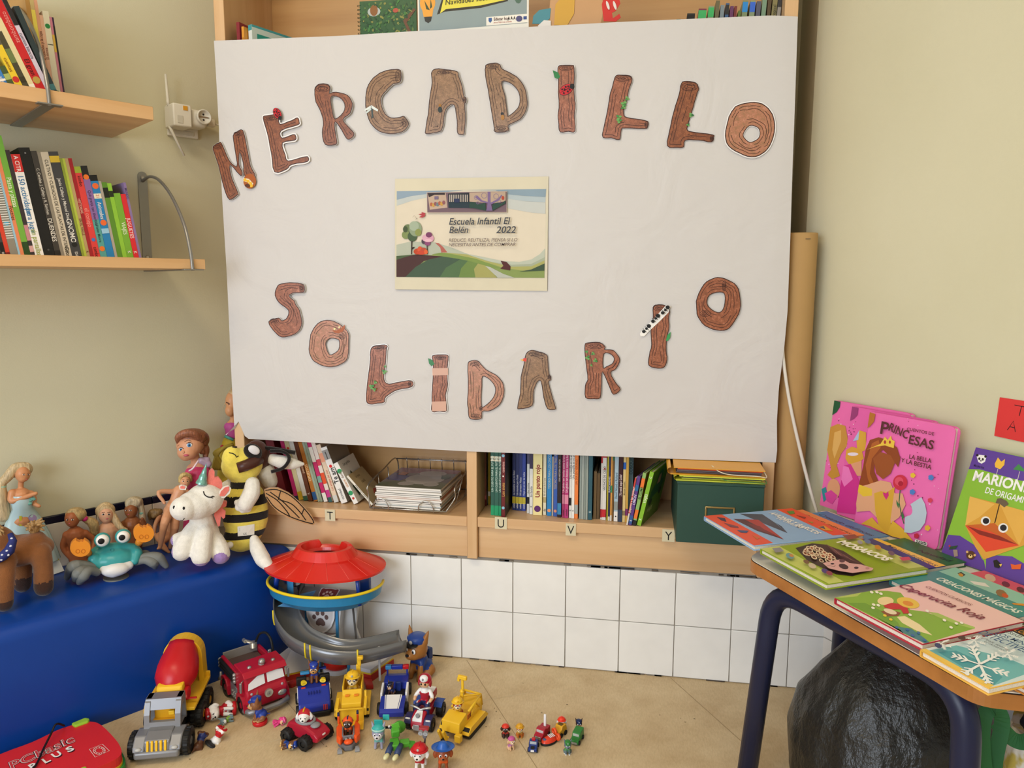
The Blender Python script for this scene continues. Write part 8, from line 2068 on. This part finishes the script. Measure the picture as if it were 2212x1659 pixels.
# ---- orange hovercraft
o = veh('orange_hovercraft','orange toy hovercraft on grey skids in front of the yellow bucket','toy vehicle', onz(753,1622), hd_((753,1620),(753,1560)))
o.scale = (.9,.9,.9)
part('hull', o, ('poly',[(-.010,-.004),(.010,-.004),(.026,.02),(.026,.06),(.014,.085),(-.014,.085),(-.026,.06),(-.026,.02)], mat('#6c6c70',.4),.002,.016), bevel=.003)
for s_ in (-1,1):
    part('side_float', o, ('poly',[(s_ * .010,.022),(s_ * .020,.002),(s_ * .030,.018),(s_ * .031,.06),(s_ * .020,.086),(s_ * .014,.06)][::s_], ORP, .014,.034), bevel=.004)
    part('skid', o, ('box',(s_ * .022,-.004,.006),(.010,.012,.011), mat('#8d8e92',.4),.002),('cyl',(s_ * .022 - .006,-.008,.006),(s_ * .022 + .006,-.008,.006),.005, mat('#8d8e92',.4)))
    part('tail_fin', o, ('box',(s_ * .025,.078,.044),(.006,.014,.022), ORP, .002),('box',(s_ * .025,.078,.057),(.0062,.012,.008), mat('#232a5a',.35),.002))
part('cockpit_frame', o, ('box',(-.014,.035,.03),(.004,.04,.012), mat('#77777c',.4),.001),('box',(.014,.035,.03),(.004,.04,.012), mat('#77777c',.4),.001),('box',(0,.016,.028),(.03,.005,.010), mat('#77777c',.4),.001),('ell',(0,.006,.022),(.012,.010,.006), ORP, 12),('cyl',(-.005,.012,.0285),(-.005,.008,.0285),.0025, CH),('cyl',(.005,.012,.0285),(.005,.008,.0285),.0025, CH))
c = o.matrix_world @ V((0,.04,0))
o = pup('toy pilot in an orange helmet with a dark visor in the hovercraft',(c.x, c.y),.046, YAW + .05,'#5a3626','#e2571f','#3a2a28', None, ('hood','#ee5a24','#232a5a'),'none','sit', z=.016, name='toy_figure')
part('visor', o, ('ell',(0,-.22,.72),(.19,.14,.12), mat('#2a1712',.12),14))
# ---- loose figures in front
d = onz(815,1622)
o = pup('grey and lilac toy husky with a turquoise cap and raised pack',(d.x, d.y + .012),.060, YAW, '#9a98ae','#6fb0ac','#dcd6da','#a9aab4',('beanie','#3fb0aa','#a8d4cc'),'up','stand')
part('pack_flap', o, ('box',(.0,.20,1.06),(.34,.05,.26), mat('#2fa3a0',.35),.03, MX.Rotation(.2,4,'X')),('box',(.26,.22,1.14),(.26,.05,.24), mat('#35b0ac',.35),.03, MX.Rotation(.0,4,'X')),('box',(.0,.22,.8),(.2,.12,.4), mat('#2fa3a0',.35),.03),('tube',[(.22,.2,.72),(.4,.16,.76),(.6,.12,.74)],.05, mat('#2c2c30',.4),8),('ell',(.5,.12,.75),(.09,.06,.07), mat('#2c2c30',.4),10))
d = onz(852,1624)
o = thing('toy_robot','bright green toy robot pack lying on its back with navy legs','toy figure')
o.matrix_world = MX.Translation((d.x + .002, d.y, .012)) @ MX.Rotation(.45,4,'Z') @ MX.Scale(.88,4)
part('torso', o, ('box',(0,.004,.006),(.024,.036,.016), GRNP, .003),('box',(.004,.03,.02),(.022,.018,.022), GRNP, .003, MX.Rotation(.3,4,'X')),('box',(.026,.004,.004),(.026,.022,.014), GRNP, .003),('poly',[(.036,-.010),(.056,-.016),(.052,.004),(.038,.010)], mat('#449a2c',.35),-.004,.006))
part('chest_door', o, ('box',(.016,.026,.034),(.02,.003,.03), mat('#62b83e',.35),.001, MX.Rotation(-.25,4,'Y')))
part('head', o, ('ell',(.018,.052,.022),(.018,.013,.017), mat('#4fa035',.35),14),('ell',(.006,.046,.024),(.011,.010,.013), mat('#8d9096',.35),12),('cyl',(-.006,.036,.03),(-.012,.032,.042),.003, WHP))
for x, y, a in ((-.016,-.016,.3),(.006,-.026,-.1)):
    part('leg', o, ('tube',[(x + .008, y + .018,.008),(x, y, .007),(x - .006, y - .014,.006)],[.0075,.0085,.008], mat('#35466e',.4),10),('ell',(x - .011, y - .022,.004),(.007,.013,.006), mat('#e2dfae',.4),10,(0,0,-.6)))
d = onz(905,1668)
o = pup('white and red toy dog in a red fire helmet with a camera arm above',(d.x, d.y + .01),.062, YAW - .15,'#eceae8','#b3242c','#f0eeec', None, ('helmet','#c8242a','#b9b4b0'),'flop','stand')
part('camera_arm', o, ('tube',[(.08,.22,.6),(.12,.25,1.0),(.13,.2,1.28)],.035, mat('#5a5c60',.4),8),('ell',(.13,.2,1.2),(.09,.08,.13), mat('#77797d',.4),12),('box',(.12,.16,1.5),(.34,.2,.12), mat('#a83038',.35),.02),('cyl',(.03,.08,1.42),(.03,-.02,1.4),.085, mat('#8d8f93',.35)),('cyl',(.21,.08,1.42),(.21,-.02,1.4),.085, mat('#8d8f93',.35)))
d = onz(955,1668)
pup('rusty brown toy dog wearing a wide blue cowboy hat',(d.x, d.y + .01),.062, YAW + .1,'#9a4a26','#d85a24','#a8562c', None, ('cowboy','#2c62b8'),'flop','stand')
# ---- toppled figures on the left
d = onz(476,1549)
o = pup('toppled white toy dog with a red cap and red round base beside the mixer wheels',(d.x, d.y),.066, YAW, '#eceae6','#b8232c', None, None, ('cap','#b3222c'),'flop','sit', lie=(.26,(0,-1.45,.5)))
part('round_base', o, ('cyl',(0,.03,-.12),(0,.03,.02),.26, REDP, None, 24, None, .03))
d = onz(490,1561)
pup('tiny toppled grey toy dog in a green vest on the floor',(d.x, d.y),.034, YAW, '#6f848a','#7ba83c','#dfe3e0', None, None, 'up','sit', lie=(.24,(0,-1.5,.6)))
d = onz(434,1612)
pup('dark brown toy dog in a navy vest lying upside down near the mixer truck',(d.x, d.y),.046, YAW, '#5a3824','#232f66','#9a6034','#8a5230', None, 'up','sit', lie=(.3,(2.2,.5,.4)))
d = onz(472,1602)
o = pup('white and red toy dog toppled under a round black hat',(d.x, d.y),.046, YAW, '#efece8','#c8242c','#e8c23c','#c8242c', None, 'none','sit', lie=(.34,(2.5,.3,-.5)))
part('round_hat', o, ('lathe',[(0,.0),(.3,.0),(.42,.05),(.44,.12),(.34,.17),(.0,.13)], TYRE, 26, MX.Translation((0,-.05,.86))))
d = onz(603,1566)
pup('tiny bright pink toy dog lying beside the black tyre',(d.x, d.y),.032, YAW, '#e2458a','#d83a80','#e8b088', None, ('beanie','#e0468c','#f07ab0'),'flop','sit', lie=(.25,(0,1.3,.4)))
d = onz(631,1586)
pup('tiny grey green toy dog lying against the buggy tyre',(d.x, d.y),.032, YAW, '#6d7f80','#5a8a4a','#b8c0bc', None, None, 'up','sit', lie=(.24,(.2,-1.2,1.2)))
d = onz(624,1616)
pup('small navy toy dog lying in front of the buggy',(d.x, d.y),.040, YAW, '#6a4428','#22408c','#e0b464','#e0b464',('cap','#22409a'),'up','sit', lie=(.24,(.3,1.35,.3)))
# ---- the tiny set on the right
G7 = 'tiny toy set on the bare floor'
def tiny(label, px, py, s, *a, **k):
    d = onz(px, py); return pup(label, (d.x, d.y), s, k.pop('rz', YAW), *a, grp=G7, **k)
tiny('tiny dark brown toy dog in a red cap, leftmost of the tiny set',1092,1592,.034,'#3a2420','#c8382c','#2f1c18', None, ('beanie','#dd3d2c'),'flop','sit')
tiny('tiny tan toy dog in a yellow hard hat',1123,1592,.034,'#c8702c','#c99a3a','#efdcae','#e0b45a',('helmet','#d8a02c'),'round','sit')
tiny('tiny sandy toy dog with a pink cap in front of the yellow-hatted one',1104,1618,.032,'#d8b088','#b878a8','#e6c8a4', None, ('beanie','#c85a98'),'flop','sit', rz=YAW + .5)
tiny('tiny white toy dog in a bright red fire hat behind the yellow digger',1213,1577,.034,'#e6e2e0','#a82a44','#efece8','#4a3a3a',('helmet','#ee3f28'),'flop','sit')
tiny('tiny black and tan toy dog with pointed ears, rightmost of the tiny set',1250,1580,.032,'#3a2c26','#2f2a28','#d8a064', None, ('cap','#1d2c58'),'up','sit')
tiny('tiny grey toy dog in a green cap at the front of the tiny set',1226,1628,.034,'#5f7078','#4f9a48','#6d7f86','#eeeeee',('cap','#35803a'),'up','sit')
def mini(name, label, px, py, hd):
    d = onz(px, py); return veh(name, label, 'toy car', d, hd, G7)
def mwheels(o, w_, ys, r=.005):
    for s_ in (-1,1):
        for y in ys:
            part('wheel', o, ('cyl',(s_ * w_ - .002, y, r),(s_ * w_ + .002, y, r), r, TYRE, None, 12))
o = mini('fire_engine','tiny dark red fire engine with a raised white ladder',1162,1602,(-.35,-.94))
mwheels(o, .011,(.008,.034)); part('body', o, prof([(0,.004),(-.001,.014),(.008,.018),(.012,.026),(.024,.026),(.026,.022),(.044,.022),(.044,.004)],-.011,.011, DRED), bevel=.0015); part('grille', o, ('box',(0,-.001,.009),(.016,.002,.008), CH, .0008),('box',(0,.0095,.021),(.018,.003,.006), mat('#c9c4c4',.2),.001)); part('ladder', o, ('box',(.001,.034,.036),(.006,.004,.032), WHP, .0008, None))
o = mini('police_car','tiny navy police car with a red roof light in front of the fire engine',1150,1628,(.0,-1))
mwheels(o, .010,(.006,.028)); part('body', o, prof([(0,.004),(0,.011),(.012,.014),(.016,.021),(.026,.021),(.034,.014),(.036,.004)],-.010,.010, mat('#23397e',.3)), bevel=.0015); part('windscreen', o, ('box',(0,.0135,.0178),(.015,.002,.006), mat('#b8c0c8',.15),.0006)); part('roof_light', o, ('box',(0,.02,.0235),(.008,.006,.006), REDP, .001)); part('grille', o, ('box',(0,.004,.0125),(.008,.008,.003), TYRE),('box',(0,-.0005,.007),(.008,.002,.004), WHP))
o = mini('toy_hovercraft','tiny red hovercraft with big round fans at its rear',1171,1610,(-.75,-.66))
part('skirt', o, ('lathe',[(0,0),(.012,0),(.0135,.003),(.012,.006),(0,.006)], TYRE, 20, MX.Translation((0,.02,0)), False, 1,1.75)); part('hull', o, ('lathe',[(.012,.006),(.0105,.011),(.006,.015),(0,.016)], mat('#e0452c',.3),20, MX.Translation((0,.02,0)), False, 1,1.75)); part('window', o, ('ell',(0,.008,.013),(.005,.006,.002), mat('#4a5a86',.2),10), *[('box',(.0,.02 + .004 * k, .0165),(.013,.0018,.001), WHP) for k in range(4)]); part('fan', o, ('lathe',[(.005,-.003),(.0085,-.003),(.0085,.003),(.005,.003),(.005,-.003)], mat('#ee5a2c',.3),18, MX.Translation((-.007,.040,.018)) @ MX.Rotation(PI / 2,4,'X'))); part('fan', o, ('lathe',[(.005,-.003),(.0085,-.003),(.0085,.003),(.005,.003),(.005,-.003)], mat('#ee5a2c',.3),18, MX.Translation((.008,.040,.012)) @ MX.Rotation(PI / 2,4,'X')))
o = mini('toy_digger','tiny yellow digger behind the red hovercraft',1200,1594,(-.5,-.86))
mwheels(o, .010,(.008,.026),.006); part('body', o, prof([(.0,.006),(.002,.016),(.01,.018),(.014,.026),(.03,.026),(.034,.012),(.032,.005)],-.010,.010, mat('#d8a32c',.35)), bevel=.0015); part('cab_opening', o, ('box',(0,.020,.0262),(.012,.010,.001), mat('#6a5424',.5)))
o = mini('toy_truck','tiny green recycling truck behind the grey dog',1240,1611,(-.25,-.97))
mwheels(o, .010,(.008,.034)); part('body', o, prof([(0,.004),(0,.013),(.012,.015),(.015,.024),(.042,.026),(.044,.004)],-.010,.010, mat('#2f8038',.35)), bevel=.0018); part('windscreen', o, ('box',(0,.0128,.0195),(.015,.0018,.006), mat('#c0c8c2',.15),.0006),('box',(0,-.0005,.007),(.014,.002,.004), mat('#9a9c9a',.3)))
# ------------------------------------------------------------------ toy laptop
A_, B_ = onz(30,1620,.035), onz(183,1553,.035)
ex = V((B_.x - A_.x, B_.y - A_.y, 0)).normalized(); ey = V((-ex.y, ex.x, 0))
ZL = (0,1340,4.2538)
o = thing('toy_laptop','closed red and green toy laptop lettered in white lying by the bench','toy laptop')
hi = onz(262,1590,.04)
# outline traced on its lid
def lidpt(x, y, z=.046):
    w_ = onz(ZL[0] + x / ZL[2], ZL[1] + y / ZL[2], z); return w_
org = lidpt(830,930)
o.matrix_world = MX.Translation(V((org.x, org.y, 0))) @ MX((ex, ey, V((0,0,1)))).transposed().to_4x4()
I = o.matrix_world.inverted()
def LP_(x, y, z=.046): p = I @ lidpt(x, y, z); return (p.x, p.y)
lid = [LP_(*p) for p in ((0,1228),(300,1115),(520,1010),(700,950),(830,928),(930,960),(1060,1090),(1110,1170),(1112,1225),(1060,1275),(900,1350),(700,1450),(300,1640),(-300,1700),(-500,1450))]
lid = [tuple(p)[:2] for p in smooth_loop([(a, b, 0) for a, b in lid],3)]
if sum(lid[i][0] * lid[(i + 1) % len(lid)][1] - lid[(i + 1) % len(lid)][0] * lid[i][1] for i in range(len(lid))) < 0: lid = lid[::-1]
GRL = mat('#2f8a38',.35)
part('base', o, ('poly', offset(lid, .006), GRL, .0,.020), bevel=.006)
part('hinge_strip', o, ('poly', offset(lid, .001), mat('#d8a828',.4),.020,.026))
li = part('lid', o, ('poly', lid, mat('#d42a2c',.35),.026,.0455), bevel=.006)
q = MB()
T = MX.Translation((0,0,.0462))
def ltext(t, a, b, sz, c, bold, dz=0, sh=.15):
    p0, p1 = LP_(*a), LP_(*b); d = V((p1[0] - p0[0], p1[1] - p0[1])); tw_ = max(v[0] for v in text_geo(t, 'LEFT', bold, sh)[0])
    q.text(t, sz, mat(c, .35), p0[0], p0[1], dz, math.atan2(d.y, d.x),'LEFT', bold, sh, d.length / (tw_ * sz), T)
ltext('PCbasic',(95,1375),(705,1105),.044,'#3a1214',.055,.0); ltext('PCbasic',(95,1375),(705,1105),.044,'#e9dcd8',.032,.0001); ltext('PCbasic',(95,1375),(705,1105),.044,'#c8383a',.004,.0002)
for ch, a, b in (('P',(285,1372),(350,1342)),('L',(410,1318),(470,1290)),('U',(500,1268),(575,1232)),('S',(625,1215),(688,1188))):
    ltext(ch, (a[0] + 8, a[1] + 6),(b[0] + 8, b[1] + 6),.030,'#3a1214',.03,.0001,0); ltext(ch, a, b, .030,'#f2efec',.03,.0003,0)
q.build('lettering', li); q = MB()
q.line([LP_(*p) for p in ((820,1185),(940,1138),(1005,1200),(875,1258))],.0012, mat('#ecd8d4',.4),.0463, None, True)
q.line([LP_(x, y) for x, y in circ(912,1198,55,20,36)],.0011, mat('#ecd8d4',.4),.0463, None, True); q.line([LP_(x, y) for x, y in circ(912,1198,36,18,23)],.0009, mat('#ecd8d4',.4),.0463, None, True)
for k in range(12):
    a = k * PI / 6; q.poly([LP_(x, y) for x, y in circ(912 + 46 * math.cos(a),1198 + 29 * math.sin(a),5,5,4)], mat('#ecd8d4',.4),.0463)
q.build('printed_stamp', li)
part('latch', o, ('poly',[LP_(*p) for p in ((655,960),(790,905),(825,915),(815,940),(690,985))], mat('#9ac83a',.35),.030,.0505), bevel=.003)
part('latch', o, ('poly',[LP_(*p) for p in ((690,1380),(790,1340),(800,1356),(720,1395))], mat('#9ac83a',.35),.030,.0478), bevel=.003)
q = MB(); q.tube(smooth_path([I @ lidpt(250,1400,.050), I @ lidpt(330,1330,.050), I @ lidpt(400,1180,.053), I @ lidpt(470,1040,.062), I @ lidpt(505,965,.072), I @ lidpt(540,950,.07), I @ lidpt(590,968,.052)],6),.0024, BLK, 8); q.build('cord', o)
